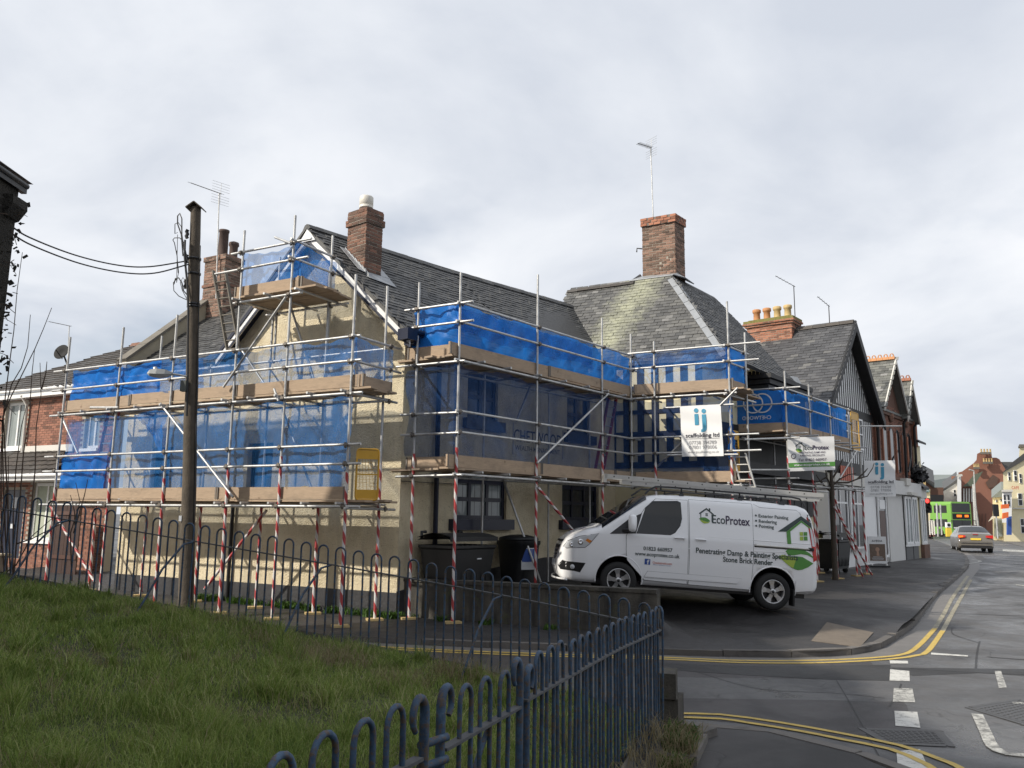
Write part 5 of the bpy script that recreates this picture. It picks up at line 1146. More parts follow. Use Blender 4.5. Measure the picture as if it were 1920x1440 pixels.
transoms(s4, F4, (3.6, 4.4, 5.3, 6.2, 7.0, 7.9, 8.8), 4.18, .5); deck(s4, F4, 3.4, 9.0, 4.21, -.03, 5); transoms(s4, F4, (5.3, 7.0, 8.8), 2.92, .3)
run_boards(s4, 'toe_board', F4, 3.52, 8.9, 4.25, .222, -.03); run_boards(s4, 'toe_board', FS, .05, 1.3, 4.25, .222, -.03)
run_boards(s4, 'toe_board', F4, 3.52, 8.9, 4.03, .20, -.03, mat='board')
net(s4, F4, 3.5, 8.9, 4.42, 5.37, -.10, 'net_thick', .03); net(s4, FS, .02, 1.4, 4.42, 5.37, -.10, 'net_thick', .02)
k4 = lambda x, y, o=.1: F4.hit(x, y, o)
brace(s4, k4(1606, 846), k4(1568, 908)); brace(s4, k4(1563, 930), k4(1618, 1082, .25), True); brace(s4, k4(1564, 950, .2), k4(1634, 1077, .35), True); tube(s4, 'spare_tube', k4(1612, 799, -.2), k4(1690, 799, .5)); tube(s4, 'spare_tube', k4(1395, 824, .0), k4(1480, 821, .1)); tube(s4, 'spare_tube', k4(1408, 881, .0), k4(1480, 881, .1)); tube(s4, 'spare_tube', k4(1560, 915, .1), k4(1627, 917, .3))
gate(F4, 8.98, 9.75, 4.15, 5.35, .02, 'tall yellow gate at the far end of the street scaffold')
# sign rings and mirrored letters printed on the return net
b = MB()
for cx_ in (.62, .86):
    R_ = .27
    pts = [(cx_+R_*math.cos(2*math.pi*k/40), 5.02+R_*math.sin(2*math.pi*k/40)) for k in range(40)]; pin = [(cx_+(R_-.035)*math.cos(2*math.pi*k/40), 5.02+(R_-.035)*math.sin(2*math.pi*k/40)) for k in range(40)]
    b.add([FS.at(x, z, -.055) for x, z in pts+pin], [(k, (k+1) % 40, 40+(k+1) % 40, 40+k) for k in range(40)])
text_on(b, 'CHETWOOD', lambda x, y: FS.at(.40+x, 4.58+y, -.055), 0, 0, .10, .76, .006); b.build('net_print', M['label_white'], s4)

# ------------------------------------------------------------------ banners
def banner_fn(c):                                # corners tl, tr, br, bl
    tl, tr, br, bl = c; n = (tr-tl).cross(bl-tl).normalized(); n = n if n.dot(EYE-tl) > 0 else -n
    def fn(u, v, o=.010): return bl.lerp(br, u).lerp(tl.lerp(tr, u), v)+n*(o+.006*math.sin(v*15+u*2))
    return fn, n
def banner(c, label, group, aspect):
    fn, n = banner_fn(c); t = empty('banner', c[0], label, 'banner', group); vs = []; N, K = 16, 26
    for j in range(K+1):
        for i in range(N+1): vs.append(fn(i/N, j/K, 0))
    MB().add(vs, [(j*(N+1)+i, j*(N+1)+i+1, (j+1)*(N+1)+i+1, (j+1)*(N+1)+i) for j in range(K) for i in range(N)], True).build('sheet', M['banner'], t)
    return t, fn
def disc(b, fn, cx_, cy_, rx, ry, n=24): b.add([fn(cx_+rx*math.cos(2*math.pi*k/n), cy_+ry*math.sin(2*math.pi*k/n)) for k in range(n)], [tuple(range(n))])
def rect(b, fn, x0, y0, x1, y1): b.add([fn(x0, y0), fn(x1, y0), fn(x1, y1), fn(x0, y1)], [(0, 1, 2, 3)])
def ij_banner(c, label):
    t, fn = banner(c, label, 'scaffolder banners', .8); A_ = .83
    b = MB(); disc(b, fn, .40, .905, .055, .045); disc(b, fn, .585, .885, .055, .045); rect(b, fn, .352, .615, .448, .835)
    def q(x, y): return fn(x, y)
    J = [(.535, .82), (.635, .82), (.635, .56)] + [(.56+.075*math.cos(math.radians(a))*1.0, .56-.075*math.sin(math.radians(a))*.9) for a in range(15, 100, 15)] + [(.50, .50), (.50, .555), (.528, .565), (.535, .60)]
    for a, d in (((.535, .60), (.635, .82)),): rect(b, fn, a[0], a[1]-.04, d[0], d[1])
    b.add([fn(x, y) for x, y in [(.535, .56), (.635, .56), (.63, .52), (.605, .49), (.565, .475), (.50, .475), (.50, .525), (.53, .53)]], [tuple(range(8))]); b.build('logo', M['blue_print'], t)
    b = MB(); text_on(b, 'scaffolding ltd', fn, .11, .375, .078, .82, .016); rect(b, fn, .11, .345, .93, .350); b.build('lettering', M['dark_print'], t)
    b = MB(); text_on(b, '07738 394789', fn, .19, .235, .07, .66, .004); text_on(b, '07801 978006', fn, .19, .145, .07, .66, .004); text_on(b, 'www.ijscaffolding.co.uk', fn, .14, .065, .045, .76, .003); b.build('phone_number', M['grey_print'], t)
    return t
ij_banner([F3.hit(1275, 762.5, .16), F3.hit(1351, 758, .16), F3.hit(1357, 855, .16), F3.hit(1279, 856, .16)], 'white scaffolding firm banner with blue logo hung on the wing scaffold above the van')
yb = F4.at(8.9, 0, .15).y
ij_banner([onY(1620, 864, yb), onY(1678, 863, yb), onY(1680, 931, yb), onY(1622, 932, yb)], 'grey looking scaffolding firm banner farther up the street above the poster board')
ys = F4.at(3.5, 0, .1).y
c = [onY(1476, 820, ys), onY(1564, 818, ys), onY(1566, 881, ys), onY(1479, 884, ys)]
t, fn = banner(c, 'white and green painting firm banner tied to the street scaffold', 'painter banner', 1.4)
def house_icon(b_dark, b_green, b_lime, fn, x, y, w, h):
    fx = lambda u, v: fn(x+u*w, y+v*h)
    for poly in ([(0, .62), (.5, 1.0), (.5, .88), (.06, .56)], [(.5, 1.0), (1, .62), (.94, .56), (.5, .88)], [(.66, .99), (.76, .99), (.76, .80), (.66, .87)]): b_dark.add([fx(*p) for p in poly], [(0, 1, 2, 3)])
    for poly in ([(.10, .2), (.155, .2), (.155, .62), (.10, .58)], [(.83, .12), (.885, .06), (.885, .58), (.83, .62)]): b_dark.add([fx(*p) for p in poly], [(0, 1, 2, 3)])
    for (a, c_) in ((.44, .48), (.52, .48), (.44, .58), (.52, .58)): b_dark.add([fx(a, c_), fx(a+.06, c_), fx(a+.06, c_+.08), fx(a, c_+.08)], [(0, 1, 2, 3)])
    L1 = [(0, .26), (.15, .36), (.4, .38), (.6, .30), (.75, .16), (.55, .10), (.30, .16), (.12, .22)]; b_green.add([fx(*p) for p in L1], [tuple(range(8))])
    L2 = [(.05, .22), (.30, .15), (.55, .09), (.75, .14), (.60, .02), (.35, -.02), (.18, .06)]; b_lime.add([fx(*p) for p in L2], [tuple(range(7))])
bd, bg_, bl_ = MB(), MB(), MB(); house_icon(bd, bg_, bl_, fn, .16, .55, .20, .30)
bd.build('logo_house', M['slate_print'], t); bg_.build('logo_leaf', M['green_print'], t); bl_.build('logo_leaf', M['lime_print'], t)
b = MB(); text_on(b, 'Protex', fn, .53, .62, .125, .35, .022); b.build('lettering', M['purple_print'], t)
b = MB(); text_on(b, 'Eco', fn, .36, .62, .125, .165, .010); b.build('lettering', M['slate_print'], t)
b = MB(); text_on(b, 'PENETRATING DAMP AND', fn, .23, .51, .055, .57, .008); text_on(b, 'PAINTING SPECIALISTS', fn, .26, .425, .055, .52, .008); text_on(b, 'Tel: 01823 660957', fn, .22, .285, .075, .60, .012); disc(b, fn, .115, .44, .055, .075, 20); b.build('lettering', M['purple_print'], t)
b = MB(); disc(b, lambda x, y: fn(x, y, .016), .115, .44, .040, .055, 20); b.build('badge', M['banner'], t)
b = MB(); rect(b, fn, .0, .115, 1.0, .245); b.build('green_stripe', M['green_print'], t)
b = MB(); text_on(b, 'www.ecoprotex.co.uk', lambda x, y: fn(x, y, .016), .11, .148, .072, .78, .016); b.build('lettering', M['banner'], t)
# ------------------------------------------------------------------ vehicles
def lerp_tab(tab, x):
    if x <= tab[0][0]: return tab[0][1]
    for (a, b), (c, d) in zip(tab, tab[1:]):
        if x <= c: return b+(d-b)*(x-a)/(c-a)
    return tab[-1][1]
class Body:
    """car body from tables along x (nose +x): top, bottom, plan taper, and side profile by height"""
    def __init__(s, top, bot, plan, side, rtop, rbot=.06, pw=2.4):
        s.top, s.bot, s.plan, s.side, s.rtop, s.rbot, s.pw = top, bot, plan, side, rtop, rbot, pw
    def half(s, x, z):
        zt, zb = lerp_tab(s.top, x), lerp_tab(s.bot, x); w = lerp_tab(s.side, z)*lerp_tab(s.plan, x)
        r = min(lerp_tab(s.rtop, x), (zt-zb)*.5)
        if z > zt-r: w = max(0.0, w-lerp_tab(s.rtop, x)*1.05*(1-max(0, 1-((z-(zt-r))/r)**s.pw)**(1/s.pw))) if r > 0 else w
        if z > zt-1e-6: pass
        rb = s.rbot
        if z < zb+rb: w -= rb*.6*(1-max(0, 1-((zb+rb-z)/rb)**2)**.5)
        return max(w, 0.0)
    def mesh(s, xs, nz=22, nt=7):
        b = MB(); ring = None; n = 2*(nz+nt)-2
        rings = []
        for x in xs:
            zt, zb = lerp_tab(s.top, x), lerp_tab(s.bot, x); R = []
            for k in range(nz):
                u = k/(nz-1); u = 1-(1-u)**1.6; z = zb+(zt-zb)*u; R.append((s.half(x, z), z))
            wt = R[-1][0]; crown = .022*min(1, wt)
            for k in range(1, nt): f = 1-k/(nt-1); R.append((wt*f, zt+crown*(1-f*f)))
            full = [(x, w, z) for w, z in R]+[(x, -w, z) for w, z in reversed(R[:-1])]
            rings.append(full)
        m = len(rings[0]); vs = [v for r in rings for v in r]
        fs = [(i*m+k, i*m+(k+1) % m, (i+1)*m+(k+1) % m, (i+1)*m+k) for i in range(len(rings)-1) for k in range(m)]
        b.add(vs, fs, True); b.add(rings[0], [tuple(range(m))]); b.add(rings[-1], [tuple(range(m-1, -1, -1))])
        return b
    def patch(s, poly, off, sgn=1, rows=14, cols=10, thick=0.0):
        """a piece of the skin: poly (x, z) lifted by off; one x-interval per height"""
        b = MB(); zs = [p[1] for p in poly]; z0, z1 = min(zs), max(zs); keys = sorted(set(list(np.linspace(z0+1e-4, z1-1e-4, rows))+[z for z in zs if z0+1e-3 < z < z1-1e-3])); vs = []
        for z in keys:
            xs = []
            for i in range(len(poly)):
                (xa, za), (xb, zb) = poly[i], poly[(i+1) % len(poly)]
                if (za > z) != (zb > z): xs.append(xa+(xb-xa)*(z-za)/(zb-za))
            if len(xs) < 2: xs = (xs or [poly[0][0]])*2
            xa, xb = min(xs), max(xs)
            for k in range(cols+1): x = xa+(xb-xa)*k/cols; vs.append((x, sgn*(s.half(x, z)+off), z))
        c = cols+1; fs = [(j*c+k, j*c+k+1, (j+1)*c+k+1, (j+1)*c+k) for j in range(len(keys)-1) for k in range(cols)]
        if sgn > 0: fs = [tuple(reversed(f)) for f in fs]
        return b.add(vs, fs, True)
def grow(poly, g):
    cx_ = sum(p[0] for p in poly)/len(poly); cz_ = sum(p[1] for p in poly)/len(poly); out = []
    for i, p in enumerate(poly):
        a, c = Vector(poly[i-1]), Vector(poly[(i+1) % len(poly)]); p = Vector(p); e1, e2 = (p-a).normalized(), (c-p).normalized()
        n = Vector((e1.y, -e1.x))+Vector((e2.y, -e2.x)); n = n.normalized() if n.length > 1e-6 else Vector((0, 1))
        if n.dot(p-Vector((cx_, cz_))) < 0: n = -n
        out.append((p.x+n.x*g, p.y+n.y*g))
    return out
def wheel(par, c, r, w, out, rim='alloy', spokes=5, name='wheel', steer=0.0):
    """wheel at c (local), axis along y; out = +1 / -1 outer side"""
    ax = Vector((math.sin(steer)*out*0, out, 0)); ax = Matrix.Rotation(steer, 3, 'Z') @ ax
    o = MB().lathe(Vector(c)-ax*w*.5, [(r*.62, 0), (r*.93, .0), (r*.99, .025), (r, .05), (r, w-.06), (r*.985, w-.03), (r*.93, w-.004), (r*.70, w+.004), (r*.655, w-.006)], 36, ax).build(name, M['rubber'], par, M=OFF[par.name])
    R = r*.655; f = Vector(c)+ax*(w*.5-.02)
    b = MB().lathe(f, [(R*1.0, .006), (R*.985, .016), (R*.90, .012), (R*.88, -.03), (R*.86, -.10)], 36, ax)
    a = ax.orthogonal().normalized(); a = Vector((0, 0, 1))-ax*ax.z; a.normalize(); bx = ax.cross(a)
    for k in range(spokes):
        t = 2*math.pi*(k+.12)/spokes; d = a*math.cos(t)+bx*math.sin(t); s = ax.cross(d)
        P = [f+d*R*.16-s*R*.17+ax*.008, f+d*R*.55-s*R*.15+ax*.004, f+d*R*.93-s*R*.27+ax*.012, f+d*R*.93+s*R*.27+ax*.012, f+d*R*.55+s*R*.15+ax*.004, f+d*R*.16+s*R*.17+ax*.008]
        b.add(P+[p-ax*.03 for p in P], [(0, 1, 2, 3, 4, 5), (0, 6, 7, 1), (1, 7, 8, 2), (3, 9, 10, 4), (4, 10, 11, 5)])
    b.lathe(f, [(R*.26, -.02), (R*.26, .012), (R*.2, .018), (0, .02)], 20, ax); b.build('rim', M[rim], o, M=OFF[par.name])
    MB().lathe(f-ax*.07, [(0, 0), (R*.9, 0)], 24, ax).build('brake_disc', M['blackp'], o, M=OFF[par.name])
    b = MB().lathe(f, [(R*.13, .018), (R*.12, .024), (0, .026)], 14, ax)
    for k in range(5): t = 2*math.pi*(k+.6)/5; d = a*math.cos(t)+bx*math.sin(t); b.lathe(f+d*R*.30+ax*.010, [(R*.05, 0), (R*.05, .012), (0, .013)], 6, ax)
    b.build('hub_cap', M['blackp'], o, M=OFF[par.name]); return o
def cut_arches(o, holes, mat):
    cb = MB()
    for (x, z, r, y0, y1) in holes: cb.lathe((x, y0, z), [(0, 0), (r, 0), (r, y1-y0), (0, y1-y0)], 40, (0, 1, 0))
    me = cb.mesh('cut', mat); c = bpy.data.objects.new('cut', me); COL.objects.link(c)
    # weld poles so the cutter is closed
    bm = bmesh.new(); bm.from_mesh(me); bmesh.ops.remove_doubles(bm, verts=bm.verts, dist=1e-5); bmesh.ops.recalc_face_normals(bm, faces=bm.faces); bm.to_mesh(me); bm.free()
    bm = bmesh.new(); bm.from_mesh(o.data); bmesh.ops.remove_doubles(bm, verts=bm.verts, dist=1e-5); bmesh.ops.recalc_face_normals(bm, faces=bm.faces); bm.to_mesh(o.data); bm.free()
    par, mb_ = o.parent, o.matrix_basis.copy(); o.parent = None; o.matrix_basis = Matrix.Identity(4)
    md = o.modifiers.new('b', 'BOOLEAN'); md.operation = 'DIFFERENCE'; md.object = c; md.solver = 'EXACT'; md.material_mode = 'TRANSFER'
    dg = bpy.context.evaluated_depsgraph_get(); dg.update(); me2 = bpy.data.meshes.new_from_object(o.evaluated_get(dg)); o.modifiers.clear(); old = o.data; o.data = me2
    bpy.data.objects.remove(c); o.parent = par; o.matrix_basis = mb_
# ---- the van
fw = onY(1159, 1088, 15.62); rw = onY(1447, 1109, 15.74)
WR = .338
hx_ = (fw-rw); hx_ = hx_.normalized(); ly_ = UPZ.cross(hx_).normalized(); uz_ = hx_.cross(ly_).normalized()
def TL(tab): return [((-1.466+(x+1.466)*.80) if x < -1.466 else x, y) for x, y in tab]
ctr = (fw+rw)/2 - ly_*.90 - uz_*WR
van = empty('panel_van', ctr, 'white panel van with green house and leaf graphics, a ladder on its roof rack', 'van', rot=Matrix((hx_, ly_, uz_)).transposed())
VM = OFF[van.name]; WB = (fw-rw).length/2
VB = Body(top=TL([(-2.50, .62), (-2.49, .98), (-2.46, 1.30), (-2.42, 1.58), (-2.36, 1.80), (-2.27, 1.92), (-2.1, 1.965), (-1.2, 1.995), (.2, 2.0), (.72, 1.975), (.98, 1.92), (1.20, 1.77), (1.78, 1.345), (1.86, 1.285), (2.05, 1.235), (2.28, 1.13), (2.42, 1.03), (2.50, .90), (2.545, .74), (2.56, .62)]),
          bot=TL([(-2.50, .44), (-2.42, .36), (-2.2, .33), (-1.0, .30), (1.0, .29), (2.1, .26), (2.45, .27), (2.54, .36), (2.56, .45)]),
          plan=TL([(-2.50, .93), (-2.40, .975), (-2.2, .995), (-1.5, 1.0), (1.3, 1.0), (1.7, .985), (2.05, .94), (2.28, .86), (2.42, .76), (2.51, .62), (2.56, .46)]),
          side=[(.25, .935), (.45, .965), (.75, .985), (1.0, .985), (1.18, .975), (1.30, .955), (1.6, .905), (1.85, .855), (2.0, .82)],
          rtop=TL([(-2.5, .04), (-2.3, .12), (-2.0, .17), (.6, .17), (1.1, .15), (1.75, .12), (2.1, .14), (2.45, .16), (2.56, .1)]), pw=2.2)
xs = sorted(set([round(x, 3) for x in list(np.linspace(-2.293, -1.95, 11))+list(np.linspace(-1.95, .6, 22))+list(np.linspace(.6, 1.95, 18))+list(np.linspace(1.95, 2.56, 18))]))
body = VB.mesh(xs).build('body', [M['van'], M['blackp']], van, M=VM)
cut_arches(body, [(WB, WR+.02, .425, .55, 1.3), (-WB, WR+.02, .425, .55, 1.3), (WB, WR+.02, .425, -1.3, -.55), (-WB, WR+.02, .425, -1.3, -.55)], M['blackp'])
def vp_(name, poly, mat, off, par=None, sgn=1, **k): return VB.patch(poly, off, sgn, **k).build(name, M[mat], par or van, M=VM)
for sg in (1, -1):
    for (xw, st) in ((WB, -.06), (-WB, 0)): wheel(van, (xw, sg*.87, WR), WR, .215, sg, 'alloy', 5, steer=st*sg)
    for xw in (WB, -WB):                         # arch lips
        b = MB(); L = [(xw+.435*math.cos(math.radians(a)), WR+.02+.435*math.sin(math.radians(a))) for a in range(-8, 189, 7)]
        b.tube([(x, sg*(VB.half(x, max(z, .31))-.004), z) for x, z in L], .014, 6).build('arch_lip', M['van'], van, M=VM)
DOOR = [(1.34, 1.20), (1.33, .95), (1.30, .78), (1.06, .66), (.95, .40), (.32, .37), (.18, .50), (.185, 1.2), (.20, 1.88), (.40, 1.925), (.88, 1.885), (1.10, 1.62)]
DOOR = [(1.345, 1.17), (1.335, .90), (1.31, .72), (.97, .385), (.175, .365), (.18, 1.0), (.195, 1.905), (.80, 1.885), (1.00, 1.70)]
SLIDE = [(.150, 1.0), (.145, .36), (-1.02, .345), (-1.05, .90), (-1.045, 1.93), (.165, 1.92)]
for nm, P_ in (('front_door', DOOR), ('sliding_door', SLIDE)):
    vp_('door_gap', grow(P_, .008), 'blackp', .0015, rows=30, cols=24); d = vp_(nm, P_, 'van', .005, rows=30, cols=24)
REARP = [(-1.075, .93), (-1.075, 1.86), (-1.90, 1.845), (-1.98, 1.78), (-2.02, .95)]
WIN = [(1.15, 1.225), (.52, 1.245), (.44, 1.29), (.345, 1.42), (.315, 1.55), (.335, 1.845), (.385, 1.868), (.86, 1.83), (.985, 1.70)]
w = vp_('side_window', grow(WIN, .014), 'blackp', .007, rows=24, cols=16); VB.patch(WIN, .010, 1, rows=24, cols=16).build('pane', M['glass_dk'], w, M=VM)
QW = [(1.66, 1.175), (1.17, 1.215), (1.06, 1.60), (1.30, 1.48)]
vp_('quarter_window', QW, 'blackp', .008, rows=12, cols=10)
# mirror
b = MB(); mc = Vector((1.27, 1.085, 1.40)); vs = []
for k, (y, s) in enumerate(((0, .8), (.04, 1.0), (.13, 1.0), (.17, .8))):
    for a in range(12): t = 2*math.pi*a/12; vs.append(mc+Vector((.075*s*math.copysign(abs(math.cos(t))**.6, math.cos(t)), y-.05, .16*s*math.copysign(abs(math.sin(t))**.6, math.sin(t)))))
b.add(vs, [(j*12+k, j*12+(k+1) % 12, (j+1)*12+(k+1) % 12, (j+1)*12+k) for j in range(3) for k in range(12)]+[tuple(range(11, -1, -1)), tuple(range(36, 48))], True); mr_ = b.build('wing_mirror', M['van'], van, M=VM)
MB().tube([(1.42, .93, 1.25), (1.34, 1.04, 1.27), (1.27, 1.10, 1.26)], .035, 8).build('arm', M['black'], mr_, M=VM)
# windscreen, a patch of the top between roof and bonnet
def topz(x, y):
    zt = lerp_tab(VB.top, x); y = abs(y)
    if VB.half(x, zt) >= y: return zt+.018
    lo, hi = zt-.3, zt
    for _ in range(24):
        m_ = (lo+hi)/2
        if VB.half(x, m_) > y: lo = m_
        else: hi = m_
    return lo
b = MB(); vs = []; N, K = 14, 22
for j in range(N+1):
    x = .975+(1.80-.975)*j/N; zt = lerp_tab(VB.top, x); wmax = VB.half(x, zt-.062)+.004
    for i in range(K+1):
        y = -wmax+2*wmax*i/K; vs.append((x, y*1.003, topz(x, y*.996)+.009))
b.add(vs, [(j*(K+1)+i, j*(K+1)+i+1, (j+1)*(K+1)+i+1, (j+1)*(K+1)+i) for j in range(N) for i in range(K)], True)
b.build('windscreen', M['glass_dk'], van, M=VM)
# headlight, grille, bumper inserts
HL = [(1.86, 1.165), (1.92, 1.10), (2.02, .965), (2.10, .895), (2.42, .855), (2.475, .875), (2.40, .985), (2.20, 1.085)]
for sg in (1, -1):
    hlm = VB.patch(grow(HL, .010), .003, sg, 12, 12).build('headlight', M['blackp'], van, M=VM); VB.patch(HL, .008, sg, 12, 12).build('lens', M['lens'], hlm, M=VM)
    for (x, z, r) in ((2.33, .925, .05), (2.18, .99, .055)): MB().lathe((x, sg*(VB.half(x, z)+.004), z), [(r, 0), (r*.9, .010), (r*.5, .004), (0, .006)], 16, (0.25, sg, .1)).build('reflector', M['chrome'], hlm, M=VM)
    VB.patch([(1.98, 1.02), (2.02, .975), (2.10, 1.02), (2.06, 1.06)], .0095, sg, 6, 6).build('indicator', M['amber'], hlm, M=VM)
    fg = VB.patch([(2.07, .61), (2.16, .43), (2.50, .45), (2.545, .52), (2.48, .625)], .004, sg, 10, 12).build('fog_lamp_insert', M['black'], van, M=VM)
    MB().lathe((2.30, sg*(VB.half(2.30, .52)+.006), .52), [(.045, 0), (.04, .008), (0, .010)], 14, (.4, sg, 0)).build('fog_lamp', M['lens'], fg, M=VM)
b = MB(); vs = []
for (x0, z0, z1, w_) in ((2.50, .62, .90, .40),):
    for j in range(7):
        for i in range(15):
            y = -w_+2*w_*i/14; z = z0+(z1-z0)*j/6; x = 2.573-.26*abs(y)**2*1.6-.10*(z-z0)**1; vs.append((x, y, z))
b.add(vs, [(j*15+i, (j)*15+i+1, (j+1)*15+i+1, (j+1)*15+i) for j in range(6) for i in range(14)], True); gr = b.build('grille', M['black'], van, M=VM)
b = MB()
for z in (.68, .75, .82): b.tube([(2.585-.26*y*y*1.6-.10*(z-.62), y, z) for y in np.linspace(-.38, .38, 9)], .008, 6)
b.build('grille_bar', M['chrome'], gr, M=VM)
MB().tube([(2.50-.26*y*y*1.7, y, .985) for y in np.linspace(-.34, .34, 9)], .022, 6).build('upper_grille', M['black'], van, M=VM)
MB().cbox((2.578, 0, .55), .012, .52, .11).build('number_plate', M['label_white'], van, M=VM)
b = MB(); vs = [(x, y, z) for x, y, z in ((2.53, .70, .30), (2.59, .0, .27))]
MB().tube([(2.40, .86, .285), (2.50, .66, .28), (2.56, .4, .275), (2.585, 0, .27), (2.56, -.4, .275), (2.50, -.66, .28), (2.40, -.86, .285)], .02, 6).build('splitter', M['van'], van, M=VM)
# side details
def strip(name, pts, r, mat, off=.004, n=6): return MB().tube([(x, VB.half(x, z)+off, z) for x, z in pts], r, n).build(name, M[mat], van, M=VM)
MOLD = [(.92, .545), (.98, .44), (-.76, .435), (-.84, .535)]
vp_('side_moulding_shadow', grow(MOLD, .006), 'grey_print', .0055, rows=8, cols=24); vp_('side_moulding', MOLD, 'van', .019, rows=8, cols=24)  # grey rim paints the moulding's shadow line on the skin
strip('crease_line', [(x, 1.255) for x in np.linspace(.12, -2.15, 24)], .007, 'van', .000); strip('crease_line', [(x, .985-.03*(x-1.2)) for x in np.linspace(1.3, -2.2, 24)], .006, 'van', .000)
strip('rear_panel_gap', [(-1.08, 1.93)]+[(x, 1.875) for x in np.linspace(-1.2, -1.9, 8)]+[(-1.97, 1.82), (-2.0, 1.74)], .004, 'grey_print', .001)
rl = strip('slide_rail', [(x, 1.165) for x in np.linspace(-1.07, -2.19, 12)], .017, 'alu', .004); strip('slide_rail_gap', [(x, 1.138) for x in np.linspace(-1.07, -2.19, 12)], .008, 'black', .002)
MB().cbox((-2.15, VB.half(-2.15, 1.16)+.008, 1.16), .10, .03, .06).build('rail_end', M['black'], van, M=VM); MB().cbox((-1.09, VB.half(-1.09, 1.16)+.004, 1.16), .03, .02, .045).build('rail_end', M['black'], van, M=VM)
for x in (.36, -.04): hd_ = vp_('door_handle', [(x+.10, 1.205), (x+.08, 1.155), (x-.11, 1.155), (x-.12, 1.205)], 'van', .012, rows=5, cols=8); MB().tube([(x+.09, VB.half(x, 1.19)+.028, 1.192), (x, VB.half(x, 1.19)+.036, 1.196), (x-.11, VB.half(x, 1.19)+.028, 1.192)], .013, 6).build('grip', M['van'], hd_, M=VM)
for sg in (1, -1):
    RL = [(-2.09, 1.76), (-2.115, 1.75), (-2.215, 1.50), (-2.262, 1.15), (-2.27, .97), (-2.20, .93), (-2.16, 1.25)]
    t_ = VB.patch(RL, .006, sg, 14, 6).build('tail_light', M['redlens'], van, M=VM); VB.patch([(-2.145, 1.58), (-2.19, 1.52), (-2.235, 1.22), (-2.18, 1.22)], .009, sg, 8, 4).build('clear_section', M['lens'], t_, M=VM)
vp_('rear_bumper', [(-1.88, .60), (-1.86, .36), (-2.26, .40), (-2.285, .60)], 'van', .012, rows=8, cols=14)
for sg in (1, -1): MB().cbox((-WB-.40, sg*.85, .25), .03, .22, .30).build('mud_flap', M['rubber'], van, M=VM)
MB().box((-2.1, -.8, .24), (4.2, 0, 0), (0, 1.6, 0), (0, 0, .1)).build('underbody', M['blackp'], van, M=VM)
# roof rack
rk = MB().tube([(.98, .70, 1.97), (.90, .70, 2.06), (.78, .70, 2.125), (.5, .70, 2.135), (-1.86, .70, 2.125), (-2.02, .70, 2.10), (-2.10, .70, 2.0), (-2.12, .70, 1.95)], .018, 8).build('roof_rack', M['blackp'], van, M=VM)
MB().tube([(.98, -.70, 1.97), (.78, -.70, 2.125), (-1.9, -.70, 2.125), (-2.1, -.70, 2.0)], .018, 8).build('rail', M['blackp'], rk, M=VM)
for x in (.28, -.85, -1.66):
    for sg in (1, -1):
        MB().prism([(x+.06, sg*.74, 1.955), (x-.06, sg*.74, 1.955), (x-.02, sg*.70, 2.06), (x+.02, sg*.70, 2.06)], (0, -sg*.03, 0)).tube([(x, sg*.70, 2.05), (x, sg*.70, 2.13)], .016, 6).build('foot', M['blackp'], rk, M=VM)
    MB().tube([(x, -.72, 2.055), (x, .72, 2.055)], .02, 8).build('crossbar', M['blackp'], rk, M=VM)
for x in (.68, -.35, -1.35, .0): MB().cbox((x, .70, 2.10), .03, .02, .07).build('upright', M['blackp'], rk, M=VM)
# ladder on the rack (a thing of its own)
def vloc(x, y, z): return VM @ Vector((x, y, z))
lp = vloc(1.72, .40, 2.275); lq = vloc(-2.62, .40, 2.215)
t = empty('ladder', (lp+lq)/2, 'long pale aluminium ladder lying on the roof rack of the white van', 'ladder'); d = (lq-lp).normalized(); Ld = (lq-lp).length; wv = -ly_
for k, (oy, oz, sh) in enumerate(((0, 0, 0), (.34, 0, 0), (.03, -.085, .35), (.31, -.085, .35))):
    o = lp+d*sh+wv*oy+uz_*oz; s = MB().box(o-uz_*.035, d*(Ld-sh*1.2), wv*.03, uz_*.078).build('stile', M['alu'], t)
    if oy < .1:
        for j in range(14): MB().lathe(o+d*(.18+j*.29)+uz_*.003, [(.014, 0), (.012, .004), (0, .005)], 8, ly_).build('rung_end', M['blackp'], s)
me = MB().tube([wv*.02, wv*.33], .014, 6).mesh('rung', M['alu'])
for j in range(15): piece('rung', me, t, Matrix.Translation(lp+d*(.15+j*.29)))
MB().box(lp-uz_*.12-d*.02, d*.06, wv*.40, uz_*.16).build('end_cap', M['alu'], t)
# ---- graphics on the near side
def tess(poly, step=.06):
    b2 = [Vector(p) for p in poly]; n = len(b2); xs_ = [p.x for p in b2]; zs_ = [p.y for p in b2]; pts = list(b2)
    x = min(xs_)
    while x < max(xs_):
        z = min(zs_)
        while z < max(zs_):
            if inpoly((x, z), b2): pts.append(Vector((x, z)))
            z += step
        x += step
    vs, es, fs, *_ = delaunay_2d_cdt(pts, [(i, (i+1) % n) for i in range(n)], [], 1, 1e-5); return vs, fs
def sf(x, z, off=.0105): return Vector((x, VB.half(x, z)+off, z))
def vtext(b, txt, x0, z0, h, width=None, bold=.012): text_on(b, txt, lambda x, y: sf(x0-x, z0+y), 0, 0, h, width, bold)
b = MB(); vtext(b, '01823 660957', 1.02, .925, .068, .545, .020); vtext(b, 'www.ecoprotex.co.uk', 1.175, .822, .070, .84, .018)
vtext(b, 'Penetrating Damp & Painting Specialists', .035, .945, .098, 1.93, .020); vtext(b, 'Stone Brick Render', -.48, .822, .092, .94, .020)
